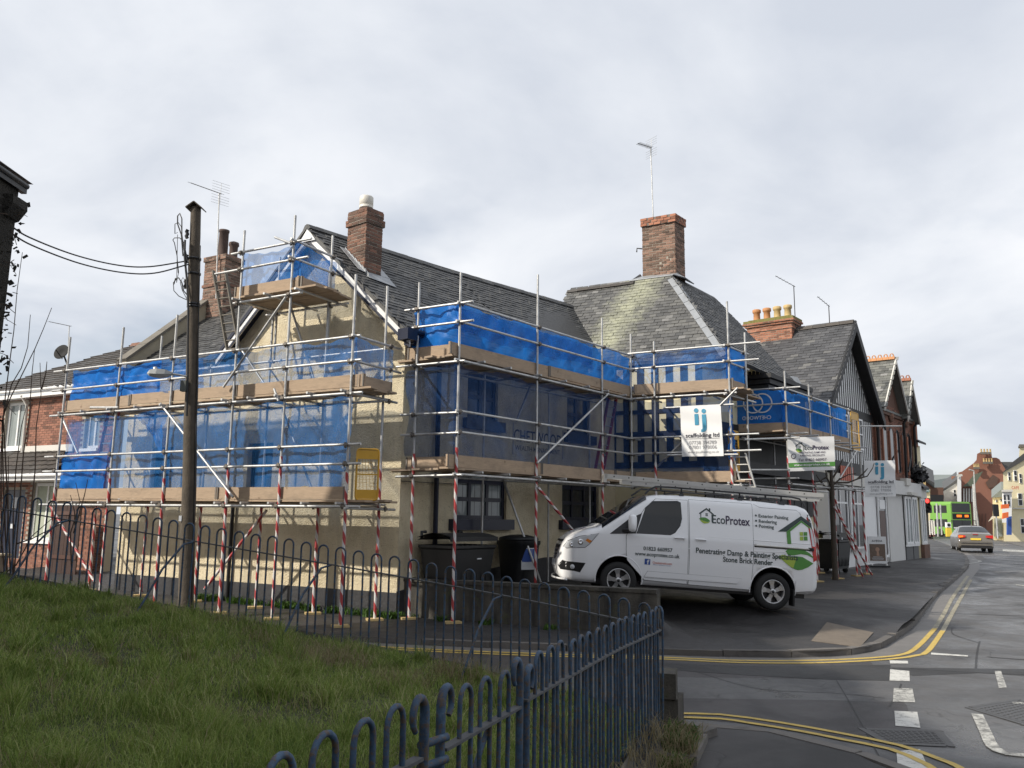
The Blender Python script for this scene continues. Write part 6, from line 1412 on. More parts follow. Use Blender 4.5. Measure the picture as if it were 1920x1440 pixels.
for s_, z in (('Exterior Painting', 1.690), ('Rendering', 1.592), ('Pointing', 1.497)):
    wd = {'Exterior Painting': .57, 'Rendering': .345, 'Pointing': .285}[s_]; vtext(b, s_, -1.165, z, .060, wd, .016)
    b.add([sf(-1.112+.019*math.cos(a*math.pi/8), z+.028+.019*math.sin(a*math.pi/8)) for a in range(16)], [tuple(range(16))])
b.build('lettering', M['slate_print'], van, M=VM)
b = MB(); vtext(b, 'Eco', -.275, 1.515, .155, .245, .012); b.build('lettering', M['slate_print'], van, M=VM)
b = MB(); vtext(b, 'Protex', -.530, 1.515, .155, .465, .020); b.build('lettering', M['purple_print'], van, M=VM)
bd, bg_, bl_ = MB(), MB(), MB(); house_icon(bd, bg_, bl_, lambda u, v: sf(-.02-u, 1.50+v), 0, 0, .29, .29)
bd.build('logo_house', M['slate_print'], van, M=VM); bg_.build('logo_leaf', M['green_print'], van, M=VM); bl_.build('logo_leaf', M['lime_print'], van, M=VM)
def vpoly(name, pts, mat, off=.0085):
    b = MB(); vs, fs = tess(pts); b.add([sf(v.x, v.y, off) for v in vs], [tuple(f) for f in fs]); return b.build(name, M[mat], van, M=VM)
fb = vpoly('logo_square', [(.985, .77), (.88, .77), (.88, .665), (.985, .665)], 'fbblue'); b = MB(); text_on(b, 'f', lambda x, y: sf(.945-x, .672+y, .0105), 0, 0, .085, .05, .02); b.build('logo_letter', M['banner'], fb, M=VM)
b = MB(); vtext(b, 'Checkatrade.com', .835, .69, .040, .36, .008); b.build('lettering', M['red_print'], van, M=VM)
b = MB(); vtext(b, 'Where reputation matters', .83, .665, .014, .34, .002); b.build('lettering', M['fbblue'], van, M=VM)
def zc(px, py): return (WB-(px-495)/348.9, WR-((py-812)-(px-495)*.0714)/352)   # measured points of the big graphic
def G(*pp): return [zc(*p) for p in pp]
vpoly('graphic_roof', G((1530, 495), (1588, 495), (1691, 421), (1691, 393)), 'slate_print'); vpoly('graphic_roof', G((1691, 393), (1691, 421), (1762, 474), (1760, 440)), 'slate_print')
vpoly('graphic_chimney', G((1735, 383), (1752, 384), (1756, 432), (1737, 420)), 'slate_print', .0095)
vpoly('graphic_rafter', G((1588, 496), (1612, 496), (1691, 436), (1691, 422)), 'green_print'); vpoly('graphic_rafter', G((1691, 422), (1691, 436), (1762, 487), (1762, 475)), 'green_print')
vpoly('graphic_wall', G((1588, 496), (1614, 494), (1617, 576), (1591, 575)), 'green_print', .0085)
for a, c, mt in (((1676, 498), (1699, 522), 'lime_print'), ((1703, 498), (1728, 522), 'green_print'), ((1676, 527), (1699, 553), 'lime_print'), ((1703, 527), (1728, 553), 'green_print')): vpoly('graphic_window', G((a[0], a[1]), (c[0], a[1]), (c[0], c[1]), (a[0], c[1])), mt)
vpoly('graphic_leaf', G((1578, 622), (1600, 606), (1640, 601), (1690, 608), (1740, 636), (1768, 665), (1775, 672), (1722, 648), (1680, 641), (1630, 650), (1596, 648)), 'green_print', .0070)
vpoly('graphic_leaf', G((1528, 656), (1560, 645), (1600, 655), (1650, 655), (1690, 660), (1766, 702), (1730, 726), (1690, 742), (1660, 745), (1620, 730), (1570, 690)), 'green_print', .0068); vpoly('graphic_leaf', G((1528, 656), (1560, 646), (1600, 656), (1650, 668), (1640, 700), (1630, 732), (1600, 716), (1565, 686)), 'lime_print', .0073)
b = MB()
def bon(x, y): xx = 2.28-.0-x*.12; return Vector((2.18-y*.9, .55+.0-x, 0))
b.add([], []); text_on(b, 'EcoProtex', lambda x, y: Vector((2.06+y*1.0, .18+x, lerp_tab(VB.top, 2.06+y)+.030)), 0, 0, .11, .5, .02); b.build('bonnet_lettering', M['purple_print'], van, M=VM)

# ------------------------------------------------------------------ bins
def big_bin(c, X, Y, label, w=1.25, d=.95, h=1.15):
    c = Vector(c); t = empty('wheeled_bin', c, label, 'bin', 'dark wheeled bins'); X, Y = Vector(X).normalized(), Vector(Y).normalized()
    def q(u, v, z, k=1.0): return c+X*u*w*k*.5+Y*v*d*k*.5+UPZ*z
    b = MB(); lv = [(.14, .80), (.5, .88), (.92, .97), (.95, 1.02), (1.0, 1.02)]
    vs = [q(u, v, z*h/1.1, k) for z, k in lv for u, v in ((-1, -1), (1, -1), (1, 1), (-1, 1))]; b.add(vs, [(4*i+k, 4*i+(k+1) % 4, 4*i+4+(k+1) % 4, 4*i+4+k) for i in range(4) for k in range(4)]+[(3, 2, 1, 0)])
    for k in range(7):
        u = -.8+1.6*k/6; b.box(q(u-.02, -1.0, .2*h, .84)-Y*.02, X*.035, Y*.05+(q(u, -1, .9*h, .95)-q(u, -1, .2*h, .84))*0, UPZ*.72*h)
    b.build('body', M['bin'], t)
    b = MB(); N = 7; vs = []
    for i in range(N+1):
        v = -1+2*i/N; z = h+.03+.10*math.sin(math.pi*i/N*.9+.2)
        for u in (-1, -.5, 0, .5, 1): vs.append(q(u, v, z, 1.06))
    b.add(vs, [(i*5+k, i*5+k+1, i*5+6+k, i*5+5+k) for i in range(N) for k in range(4)], True); vs2 = [p-UPZ*.05 for p in vs]; b.add(vs2, [(i*5+5+k, i*5+6+k, i*5+k+1, i*5+k) for i in range(N) for k in range(4)])
    b.box(q(-1, -1, h-.02, 1.06), X*w*1.06, Y*.03, UPZ*.08).build('lid', M['bin'], t)
    for u in (-.9, .9): MB().tube([q(u, 1, h, 1.0), q(u, 1.0, h+.14, 1.0), q(u*.8, 1.0, h+.14, 1.0)], .03, 8).build('lid_handle', M['bin'], t)
    for u in (-.75, .75):
        for v in (-.7, .7): MB().lathe(q(u, v, .085, .9)-X*.03, [(0, 0), (.085, 0), (.085, .05), (0, .05)], 14, X).build('wheel', M['rubber'], t)
    return t, q
bc = W2.at(.98, 0, .62); t, q = big_bin((bc.x, bc.y, zpave(bc.x, bc.y)), U2, -N2, 'largest dark four wheeled bin standing under the leaded window', 1.25, .85, 1.08)
MB().box(q(.15, -1.0, .72, .97)-(-N2)*.015, U2*.12, -N2*.01, UPZ*.022).build('label', M['label_white'], t)
bc = W2.at(2.95, 0, .55); zb = zpave(bc.x, bc.y); t = empty('wheeled_bin', (bc.x, bc.y, zb), 'round shouldered dark bin with a blue and white label beside the big bin', 'bin', 'dark wheeled bins'); cc = Vector((bc.x, bc.y, zb))
b = MB(); vs = []
for z, k in ((.10, .30), (.5, .34), (.9, .375), (.93, .40), (1.0, .40)):
    for a in range(20): tt = 2*math.pi*a/20; vs.append(cc+U2*k*math.copysign(abs(math.cos(tt))**.55, math.cos(tt))+N2*k*math.copysign(abs(math.sin(tt))**.55, math.sin(tt))+UPZ*z)
b.add(vs, [(j*20+k, j*20+(k+1) % 20, (j+1)*20+(k+1) % 20, (j+1)*20+k) for j in range(4) for k in range(20)], True).build('body', M['bin'], t)
MB().lathe(cc+UPZ*1.0, [(.41, 0), (.43, .03), (.41, .07), (.2, .12), (0, .13)], 20).build('lid', M['bin'], t)
fl = lambda x, y: cc+N2*.385-U2*.30*0+(-U1*0)+U2*x+UPZ*y
def curve_l(x, y): return cc+(N2*math.cos(x/.40)+(-N1*0)+U2*math.sin(x/.40))*.405+UPZ*y
for (x0, x1, z0, z1, mt, o) in ((-.30, .18, .42, .86, 'label_white', 0), (-.285, -.065, .58, .84, 'fbblue', .004), (-.05, .17, .58, .84, 'fbblue', .004)):
    b = MB(); n = 8; vs = []
    for i in range(n+1):
        for z in (z0, z1): p = curve_l(x0+(x1-x0)*i/n, z); r_ = (p-cc); r_.z = 0; vs.append(p+r_.normalized()*o)
    b.add(vs, [(2*i, 2*i+2, 2*i+3, 2*i+1) for i in range(n)], True).build('label', M[mt], t)
bpt = gpx(1580, 1076, zpave); big_bin((bpt.x-.15, bpt.y+.5, bpt.z), U2, -N2, 'dark four wheeled bin on the pavement behind the taped scaffold poles', 1.25, .95, 1.15)
# ------------------------------------------------------------------ houses along the street
def slates_to(par, quad, mat, gauge, width, limit=0, clip=None, th=.016, under=True, name='roof'):
    q = [Vector(p) for p in quad]; n = (q[1]-q[0]).cross(q[3]-q[0]).normalized(); n = n if n.z > 0 else -n
    r = MB().prism([p-n*.004 for p in q], -n*.08).build(name, M[mat], par)
    pieces('slate', 'slate_field', unit_slate, M[mat], par, slate_rows(quad, gauge, width, clip, th), limit, part=r); return r
# timber-framed gable house
S0, S1_, SM = 10.55, 16.1, 13.35
tb = empty('timber_house', W4.at(13, 0), 'black and white timber gable house with four clay chimney pots', 'house')
zE, zA = 6.05, 9.25
MB().box(W4.at(S0, -.2, -.02), U2*(S1_-S0), -N2*7, UPZ*(zE+.1)).build('wall', M['white'], tb)
MB().prism([W4.at(S0, zE-.1, -.02), W4.at(S1_, zE-.1, -.02), W4.at(SM, zA-.15, -.02)], -N2*7).build('gable_wall', M['white'], tb)
OV = .34
apx_ = W4.at(SM, zA, OV); fl_, fr_ = W4.at(S0-.45, zE-.25, OV), W4.at(S1_+.45, zE-.25, OV)
slates_to(tb, [fl_-N2*8.0, fl_, apx_, apx_-N2*8.0], 'slate_new', .16, .30, 60)
MB().prism([fr_-N2*8, fr_, apx_, apx_-N2*8], Vector((0, 0, -.08))).build('roof', M['slate_new'], tb)
ridge_tiles(tb, apx_-N2*8+UPZ*.03, apx_+UPZ*.03, 'tile_brown', 16, .15, .12)
for e in (fl_, fr_):
    d = (e-apx_)
    MB().prism([apx_+UPZ*.05, e+UPZ*.05, e-UPZ*.32, apx_-UPZ*.36], N2*.07).build('bargeboard', M['timber_black'], tb)
    MB().prism([apx_-UPZ*.04, e-UPZ*.04, e-UPZ*.10, apx_-UPZ*.10], -N2*OV).build('soffit', M['timber_black'], tb)
for k in range(23):                              # studs of the gable and of the storey below
    s = S0+.10+(S1_-S0-.20)*k/22; zt = zE-.2+(zA-.1-zE)*(1-abs(s-SM)/(SM-S0))
    if zt-6.1 > .15: MB().box(W4.at(s-.06, 6.05, -.019), U2*.12, N2*.005, UPZ*(zt-6.05)).build('stud', M['timber_black'], tb)
    for z0, z1 in ((3.95, 5.75),): MB().box(W4.at(s-.06, z0, -.019), U2*.12, N2*.005, UPZ*(z1-z0)).build('stud', M['timber_black'], tb)
for z0, h_ in ((5.75, .30), (3.55, .42)): MB().box(W4.at(S0-.02, z0, .0), U2*(S1_-S0+.04), N2*(.03 if z0 > 4 else .22), UPZ*h_).build('beam', M['timber_black'], tb)
window(tb, W4, 12.2, 14.6, 4.55, 5.72, 'white', 4, 2, 'glass', .07, .05, -.09)
MB().box(W4.at(S0-.5, 5.62, -2.6), U2*.5, N2*2.9, UPZ*.18).build('gutter', M['timber_black'], tb); MB().box(W4.at(S0-.35, 5.1, -2.4), U2*.34, N2*2.4, UPZ*.6).build('eaves_box', M['timber_black'], tb)
# lead box gutter between the roofs
MB().prism([W4.at(9.2, 6.3, -.6), W4.at(9.9, 6.25, -.4), W4.at(10.1, 6.75, -.7), W4.at(9.4, 6.75, -.9)], UPZ*.05).build('lead_flashing', M['lead'], tb)
# ground floor: white shopfront
for (a, c) in ((10.65, 12.3), (12.6, 14.2), ): window(tb, W4, a, c, .95, 3.15, 'white', 2, 2, 'glass', .08, .06, -.10, 'white', rows=[2.55])
MB().box(W4.at(S0, 3.17, .0), U2*(S1_-S0), N2*.25, UPZ*.36).build('fascia', M['offwhite'], tb)
for k in range(6): MB().box(W4.at(11.1+.24*k, 3.30, .255), U2*.16, N2*.03, UPZ*.50).build('awning_slat', simple('salmon_blind%d' % k, (.50, .15, .10), .7), tb)
pot = VP(apx_, -N2, -U2)
cz = apx_-N2*2.2+U2*0
for k in range(1):
    o = apx_-N2*4.0-U2*.42; X, Y = N2, U2
    cc_ = MB().box(Vector((o.x, o.y, zA-.6))+X*.03+Y*.03, X*1.74, Y*.74, UPZ*.78).build('chimney', M['mortar'], tb)
    brick_faces(cc_, Vector((o.x, o.y, 0)), X, Y, 1.8, .8, 8.3, 9.45, 'brick_orange', 'mortar', 90)
    for (za, zb, g) in ((9.25, 9.32, .04), (9.45, 9.53, .07), (9.53, 9.61, .13)): brick_faces(cc_, Vector((o.x, o.y, 0))-X*g-Y*g, X, Y, 1.8+2*g, .8+2*g, za, zb, 'brick_orange', 'mortar', 30, 'corbel_core')
    MB().prism([Vector((o.x, o.y, 9.61))+X*a+Y*c for a, c in ((-.1, -.1), (1.9, -.1), (1.9, .9), (-.1, .9))], UPZ*.10).prism([Vector((o.x, o.y, 9.70))+X*a+Y*c for a, c in ((.05, .05), (1.75, .05), (1.75, .75), (.05, .75))], UPZ*.07).build('flaunching', M['moss'], cc_)
    for j, m_ in enumerate(('terracotta', 'terracotta', 'buff', 'buff')):
        p = Vector((o.x, o.y, 9.74))+X*(.27+.42*j)+Y*.4
        MB().lathe(p, [(.150, 0), (.135, .03), (.125, .36), (.155, .38), (.165, .42), (.165, .50), (.14, .52), (.10, .52), (.10, .3)], 12).build('chimney_pot', M[m_], cc_)
p = apx_-N2*2.2; aerial('a', p, p+UPZ*1.75, -N2*.05+Vector((-.72, -.2, .35)), 6, False, 'thin aerial standing right of the four clay chimney pots', 'cable', .10)
p = apx_-N2*.9; aerial('a', p, p+UPZ*.75, Vector((-.45, -.1, .33)), 5, False, 'small aerial on the ridge of the timber gable house', 'cable', .10)
# victorian brick house with two gablets
bk = empty('brick_house', W4.at(19, 0), 'red brick house with two slated gablets and terracotta ridge crests', 'house')
MB().box(W4.at(16.13, 3.4, -.04), U2*6.27, -N2*7, UPZ*3.2).build('wall', M['brick_far'], bk)
MB().box(W4.at(16.13, -.2, -.045), U2*6.27, -N2*7, UPZ*3.6).build('ground_floor_wall', M['greywhite'], bk)
Ms = []
for r in range(42):
    for k in range(28):
        s = 16.15+.225*k+(.11 if r % 2 else 0); z = 3.62+.075*r
        Ms.append(basis(W4.at(s+.1, z, -.038), U2*.213, N2*.02 if True else N2, UPZ*.063))
pieces('brick', 'brick_courses', unit_box, M['brick_far'], bk, Ms, 60)
def gablet(s0, sm, s1, ze, za, back, first):
    a = W4.at(sm, za, .30); l, r = W4.at(s0-.15, ze-.1, .30), W4.at(s1+.15, ze-.1, .30)
    MB().prism([W4.at(s0, ze-.4, -.03), W4.at(s1, ze-.4, -.03), W4.at(s1, ze, -.03), W4.at(sm, za-.1, -.03), W4.at(s0, ze, -.03)], -N2*.25).build('gablet_wall', M['brick_far'], bk)
    slates_to(bk, [l-N2*back, l, a, a-N2*back], 'slate_far', .17, .28, 30); MB().prism([r-N2*back, r, a, a-N2*back], Vector((0, 0, -.07))).build('roof', M['slate_far'], bk)
    for e in (l, r): MB().prism([a+UPZ*.03, e+UPZ*.03, e-UPZ*.14, a-UPZ*.16], N2*.05).build('bargeboard', M['offwhite'], bk)
    n = max(4, int(back/.24)); b = MB().prism([(0, -1, 0), (0, 1, 0), (0, .3, 1), (0, -.3, 1)], Vector((1, 0, 0))).tube([(.5+.30*math.cos(t), 0, 1.15+.85*math.sin(t)) for t in np.linspace(-.4, math.pi+.4, 8)], .13, 5)
    me = b.mesh('crest_tile', M['terracotta'] if first else M['brick_orange'])
    for k in range(n): piece('crest_tile', me, bk, basis(a-N2*back+N2*(back*k/n)+UPZ*.01, N2*(back/n*.97), -U2*.10, UPZ*.13))
gablet(17.0, 19.0, 20.55, 6.55, 8.72, 2.4, True); gablet(20.6, 21.5, 22.4, 6.45, 8.15, 1.7, False)
MB().prism([W4.at(16.1, 6.5, .1), W4.at(22.4, 6.5, .1), W4.at(22.4, 8.6, -3.2), W4.at(16.1, 8.6, -3.2)], Vector((0, 0, -.08))).build('roof', M['slate_far'], bk)
for s in (16.9, 17.9, 18.9, 19.9, 20.9, 21.8):    # tall arched windows
    w_ = .28; pts = [(s-w_, 4.0), (s+w_, 4.0), (s+w_, 5.55)]+[(s+w_*math.cos(t), 5.55+w_*math.sin(t)) for t in np.linspace(0, math.pi, 9)][1:]
    r = MB().prism([W4.at(a, z, -.03) for a, z in pts], N2*.02).build('window', M['timber_black'], bk); MB().prism([W4.at(s+(a-s)*.72, 4.0+(z-4.0)*.95+.05, -.008) for a, z in pts], N2*.006).build('pane', M['glass'], r)
    MB().box(W4.at(s-w_-.17, 3.95, -.02), U2*.13, N2*.05, UPZ*1.7).build('brick_pier', M['brick_orange'], bk)
for z, h_ in ((3.66, .12), (6.3, .16)): MB().box(W4.at(16.13, z, -.02), U2*6.3, N2*.08, UPZ*h_).build('string_course', M['brick_old'], bk)
for s in (16.45, 20.5, 22.3): MB().tube([W4.at(s, 6.35, .25), W4.at(s, 6.15, .12), W4.at(s, 3.5, .10)], .06, 8).build('downpipe', M['black'], bk)
for s in (18.9, 21.4): MB().lathe(W4.at(s, 6.3, .02), [(.26, 0), (.24, .05), (.12, .05), (.1, .1), (0, .1)], 12, N2).build('terracotta_boss', M['brick_old'], bk)
MB().tube([W4.at(21.6, 5.5, .1), W4.at(20.4, 4.7, .35), W4.at(19.4, 4.0, .45)], .035, 6).build('flag_pole', M['timber_black'], bk)
# shopfront on the ground floor
MB().box(W4.at(16.1, 3.05, -.03), U2*6.3, N2*.26, UPZ*.55).build('fascia', M['greywhite'], bk); MB().box(W4.at(19.6, 3.45, -.03), U2*.7, N2*.34, UPZ*.30).build('corbel', M['offwhite'], bk)
window(bk, W4, 16.15, 17.35, .55, 3.0, 'white', 1, 1, 'brown' if False else 'ledge', .10, .05, -.05)
MB().box(W4.at(16.35, .4, -.02), U2*.75, N2*.06, UPZ*1.95).build('door', M['brown'], bk); MB().box(W4.at(16.35, 2.42, .0), U2*.75, N2*.05, UPZ*.35).build('door_sign', M['white'], bk)
MB().box(W4.at(17.55, .25, -.03), U2*2.25, N2*.07, UPZ*2.8).build('wall_panel', M['greywhite'], bk)
for a, c in ((19.85, 20.9), (21.05, 21.9)):
    window(bk, W4, a, c, 1.0, 3.0, 'white', 2, 1, 'glass_lt', .10, .08, -.14, 'white'); MB().box(W4.at(a, .2, -.02), U2*(c-a), N2*.10, UPZ*.75).build('stall_riser', simple('grey_riser', (.12, .12, .12), .7), bk)
MB().prism([W4.at(19.9, 3.06, .23), W4.at(21.0, 3.06, .23), W4.at(21.0, 3.06, .40), W4.at(19.9, 3.06, .40)], UPZ*.12).build('canopy', M['offwhite'], bk)
# corner house beyond, dark eaves
ck = empty('cream_house', W4.at(25.5, 0), 'cream painted house with dark eaves and a balcony of black plants beyond the brick house', 'house')
MB().box(W4.at(22.42, -.2, .02), U2*1.15, -N2*6, UPZ*5.6).build('wall', M['cream'], ck); MB().box(W4.at(22.42, 5.3, .10), U2*.5, -N2*2, UPZ*1.9).build('brick_stack', M['brick_orange'], ck)
MB().prism([W4.at(22.5, 5.45, .25), W4.at(23.75, 5.45, .25), W4.at(23.75, 6.8, -2.2), W4.at(22.5, 6.8, -2.2)], UPZ*.10).build('roof', M['timber_black'], ck)
for k in range(1): MB().box(W4.at(22.45, 3.0, .02), U2*1.1, N2*.16, UPZ*.5).build('bay_fascia', M['offwhite'], ck)
window(ck, W4, 22.6, 23.4, 1.0, 3.0, 'white', 2, 1, 'glass_lt', .10, .08, -.12, 'white'); MB().box(W4.at(22.5, .1, .02), U2*1.0, N2*.16, UPZ*.85).build('brick_base', M['brick_old'], ck); MB().prism([W4.at(22.5, 3.6, .03), W4.at(23.6, 3.6, .03), W4.at(23.6, 3.38, .3), W4.at(22.5, 3.38, .3)], UPZ*.10).build('porch_roof', M['timber_black'], ck)
b = MB()
for _ in range(240):
    p = W4.at(random.uniform(21.7, 22.9), 3.75+abs(random.gauss(0, .3)), random.uniform(.05, .4)); r_ = random.uniform(.05, .14); a = Vector((random.gauss(0, 1), random.gauss(0, 1), random.gauss(0, 1))).normalized()*r_; c = a.orthogonal().normalized()*r_*.6; b.add([p-a-c, p+a-c, p+a+c, p-a+c], [(0, 1, 2, 3)])
b.build('balcony_plants', M['timber_black'], ck, kind='stuff')
# poster board on the pavement
pc_ = W4.hit(1646, 1047, .62); pc_.z = zpave(pc_.x, pc_.y); wd = 1.02; hh = (1046-992)/1540*pc_.y
X = Vector((1, -.1, 0)).normalized(); Y = Vector((X.y, -X.x, 0)); t = empty('poster_board', pc_, 'white pavement poster board with a portrait poster by the shop wall', 'poster board'); wd = 33/1540*pc_.y
fb = lambda u, v, o=.01: pc_+X*(u-.5)*wd+Y*o+UPZ*(.12+(hh-.1)*v)
MB().box(fb(0, 0, -.04), X*wd, -Y*.05 if False else Y*.04, UPZ*(hh-.1)).build('panel', M['white'], t)
MB().box(fb(-.02, -.12, -.25), X*wd*1.04, Y*.5, UPZ*.05).build('base', M['black'], t)
for u in (.1, .9): MB().lathe(fb(u, -.06, .1), [(0, -.03), (.05, -.03), (.05, .03), (0, .03)], 12, X).build('wheel', M['greywhite'], t)
MB().add([fb(.08, .10, .006), fb(.92, .10, .006), fb(.92, .72, .006), fb(.08, .72, .006)], [(0, 1, 2, 3)]).build('poster', M['photo_dark'], t)
b = MB(); b.add([fb(.50+.11*math.cos(a*math.pi/10), .52+.085*math.sin(a*math.pi/10), .010) for a in range(20)], [tuple(range(20))]); b.add([fb(.44, .28, .009), fb(.60, .28, .009), fb(.55, .46, .009), fb(.46, .46, .009)], [(0, 1, 2, 3)]); b.build('portrait', M['skin_print'], t)
b = MB(); text_on(b, 'AVEDA', lambda u, v: fb(u, v, .012), .22, .80, .075, .56, .010, 1.1); b.build('lettering', M['dark_print'], t)
b = MB(); rect(b, lambda u, v: fb(u, v, .012), .25, .235, .75, .25); rect(b, lambda u, v: fb(u, v, .012), .18, .19, .82, .203); rect(b, lambda u, v: fb(u, v, .012), .2, .15, .8, .163); b.build('small_print', M['label_white'], t)
# bare street tree beside the scaffold
tp0 = F4.at(6.6, .2, .1); _q = onY(1566, 1074, tp0.y); tp0 = Vector((_q.x, _q.y, zpave(_q.x, _q.y))); t = empty('bare_tree', tp0, 'small bare street tree rising through the street scaffold', 'tree')
def onT(x, y): return onY(x, y, tp0.y)
MB().tube([tp0, onT(1564, 1020), onT(1561, 960), onT(1560, 910), onT(1558, 885)], [.085, .075, .07, .06, .04], 10).build('trunk', M['bark'], t)
b = MB()
for px in ([(1560, 915), (1550, 895), (1548, 880), (1535, 868)], [(1560, 925), (1540, 905), (1530, 890)], [(1561, 910), (1575, 898), (1590, 890), (1605, 888)], [(1561, 905), (1590, 905), (1608, 898), (1626, 893), (1636, 878), (1639, 868)], [(1608, 898), (1622, 884), (1627, 878)], [(1559, 890), (1562, 870), (1556, 850)], [(1559, 900), (1572, 880), (1580, 860)], [(1550, 895), (1540, 900), (1545, 915)]):
    n = len(px); b.tube([onT(*p) for p in px], list(np.linspace(.03, .010, n)), 6)
b.build('branch', M['bark'], t)
# ------------------------------------------------------------------ street furniture
def signal(px0, px1, Y, label, lit, group='traffic signals', side=0):
    base = onY(*px0, Y); top = onY(*px1, Y); t = empty('traffic_light', base, label, 'traffic light', group)
    MB().tube([base, Vector((top.x, top.y, top.z))], .06, 10).build('post', M['timber_black'] if lit else M['galv'], t)
    h_ = 27/1540*Y*1.02 if lit else 22/1540*Y; w_ = h_*.42; o = top
    hd_ = MB().cbox(o+UPZ*h_*.5, w_, .18, h_).build('signal_head', M['black'], t)
    if lit:
        for k, m_ in enumerate((('red_glow'), 'black', 'black')):
            c = o+UPZ*h_*(.80-.28*k)+Vector((0, -.10, 0)); MB().lathe(c, [(w_*.36, 0), (w_*.3, .02), (0, .03)], 16, (0, -1, 0)).build('lens', M[m_], hd_); MB().lathe(c, [(w_*.40, 0), (w_*.42, .12)], 16, (0, -1, 0)).build('hood', M['black'], hd_)
        MB().tube([o+UPZ*h_, o+UPZ*(h_+.22)], .05, 8).build('finial', M['black'], t)
    return t
signal((1741, 1008), (1738, 962), 48, 'black traffic light showing red at the far kerb', True)
signal((1871, 1010), (1868, 968), 70, 'dark backed traffic light on a grey post before the cream houses', False)
yb_ = 80
def at2(x, y, Y): return onY(x, y, Y)
for x, y0, y1, w_, lab in ((1757, 1006, 944, .07, 'left of two thin grey posts before the green bus'), (1764, 1003, 946, .06, 'right of two thin grey posts before the green bus')):
    o = MB().tube([at2(x+2, y0, 62), at2(x-1, y1, 62)], w_, 8).build('street_post', M['galv']); tag(o, lab, 'post', 'grey street posts')
t = empty('keep_left_bollard', at2(1779, 1006, 62), 'yellow and white keep left bollard before the green bus', 'bollard'); p = at2(1779, 1006, 62)
MB().cbox(p+UPZ*.25, .36, .25, .5).cbox(p+UPZ*.55, .30, .22, .25).build('base', M['yellow_sign'], t); MB().cbox(p+UPZ*.85, .34, .22, .4).build('top', M['white'], t); MB().lathe(p+Vector((0, -.13, .85)), [(.12, 0), (0, .01)], 14, (0, -1, 0)).build('sign_disc', M['black'], t)
t = empty('lamp_post', at2(1836, 1003, 95), 'tall leaning lamp post beside the green bus', 'lamp post'); MB().tube([at2(1836, 1003, 95), at2(1829, 945, 95), at2(1826, 883, 95)], [.13, .10, .06], 8).build('column', M['galv'], t); MB().tube([at2(1826, 883, 95), at2(1817, 880.5, 95)], .08, 6).build('lamp_head', M['galv'], t)
t = empty('lamp_post', at2(1829, 990, 105), 'shorter thick grey column behind the green bus', 'lamp post'); MB().tube([at2(1829, 985, 105), at2(1825, 908, 105)], [.2, .15], 8).build('column', M['galv'], t)
t = empty('pedestrian_railing', at2(1752, 1004, 60), 'pale pedestrian guard railing at the junction left of the yellow bollard', 'railing')
g0, g1 = at2(1744, 1003, 60), at2(1771, 1003, 60); gd = g1-g0
for f_ in (.02, .55, 1.0): MB().tube([g0, g0+UPZ*0 if False else g0+UPZ*1.0], .045, 8) if False else MB().tube([g0+gd*min(.33, f_/3), g0+gd*min(.33, f_/3)+UPZ*1.0], .05, 8).build('post', M['offwhite'], t)
for z in (.25, 1.0): MB().tube([g0+UPZ*z, g0+gd*.33+UPZ*z], .03, 6).build('rail', M['offwhite'], t)
for k in range(1, 9): MB().tube([g0+gd*.33*k/9+UPZ*.25, g0+gd*.33*k/9+UPZ*1.0], .015, 5).build('bar', M['offwhite'], t)
# double-decker bus
Yb = 100
def Pb(x, y, dY=0): return onY(x, y, Yb+dY)
f0, f1 = Pb(1787, 1004), Pb(1824, 1004); bz0 = (f0.z+f1.z)/2; bw = 2.5; Xb = Vector((1, .05, 0)).normalized(); Lb = Vector((-.62, 1, 0)).normalized(); H_ = 4.25
bl = f1-Xb*bw; bl.z = zroad(bl.x, bl.y); bus = empty('double_decker_bus', bl, 'bright green double decker bus coming down the street', 'bus')
def q(u, v, z): return bl+Xb*u*bw+Lb*v+UPZ*z
sec = [(0, .35), (1, .35), (1.0, 2.2), (1, 3.9), (.93, 4.2), (.07, 4.2), (0, 3.9), (0, 2.2)]
MB().prism([q(u, 0, z) for u, z in sec], Lb*10).build('body', M['bus'], bus)
fr = VP(q(0, 0, 0), Xb, -Lb)
def fpoly(nm, u0, u1, z0, z1, mat, o=.01, bow=.0):
    return MB().box(q(u0, 0, z0)-Lb*(o+.02), Xb*bw*(u1-u0), Lb*.03, UPZ*(z1-z0)).build(nm, M[mat], bus)
fpoly('upper_windscreen', .06, .94, 2.95, 4.0, 'glass'); fpoly('destination_panel', .06, .94, 2.12, 2.80, 'black'); fpoly('lower_windscreen', .05, .95, .98, 2.02, 'glass', .012); fpoly('bumper', .02, .98, .35, .55, 'black', .03); fpoly('front_grille', .2, .8, .56, .72, 'black', .012)
for u0, u1 in ((.26, .50), (.66, .84)): fpoly('display', u0, u1, 2.36, 2.64, 'amber_led', .03)
for u in (.08, .80): fpoly('headlight', u, u+.12, .66, .82, 'lens', .03)
fpoly('number_plate', .08, .32, 1.0, 1.18, 'label_white', .03); fpoly('window_divider', .49, .51, .98, 2.02, 'black', .03)
for k in range(5):
    for z0, z1 in ((1.2, 2.1), (2.85, 3.75)): MB().box(q(0, .5+1.85*k, z0)-Xb*.02, Lb*1.6, Xb*.03, UPZ*(z1-z0)).build('side_window', M['glass'], bus)
for v in (1.6, 7.2): MB().lathe(q(-.004, v, .48), [(0, 0), (.48, 0), (.48, .3), (0, .3)], 20, Xb).build('wheel', M['rubber'], bus)
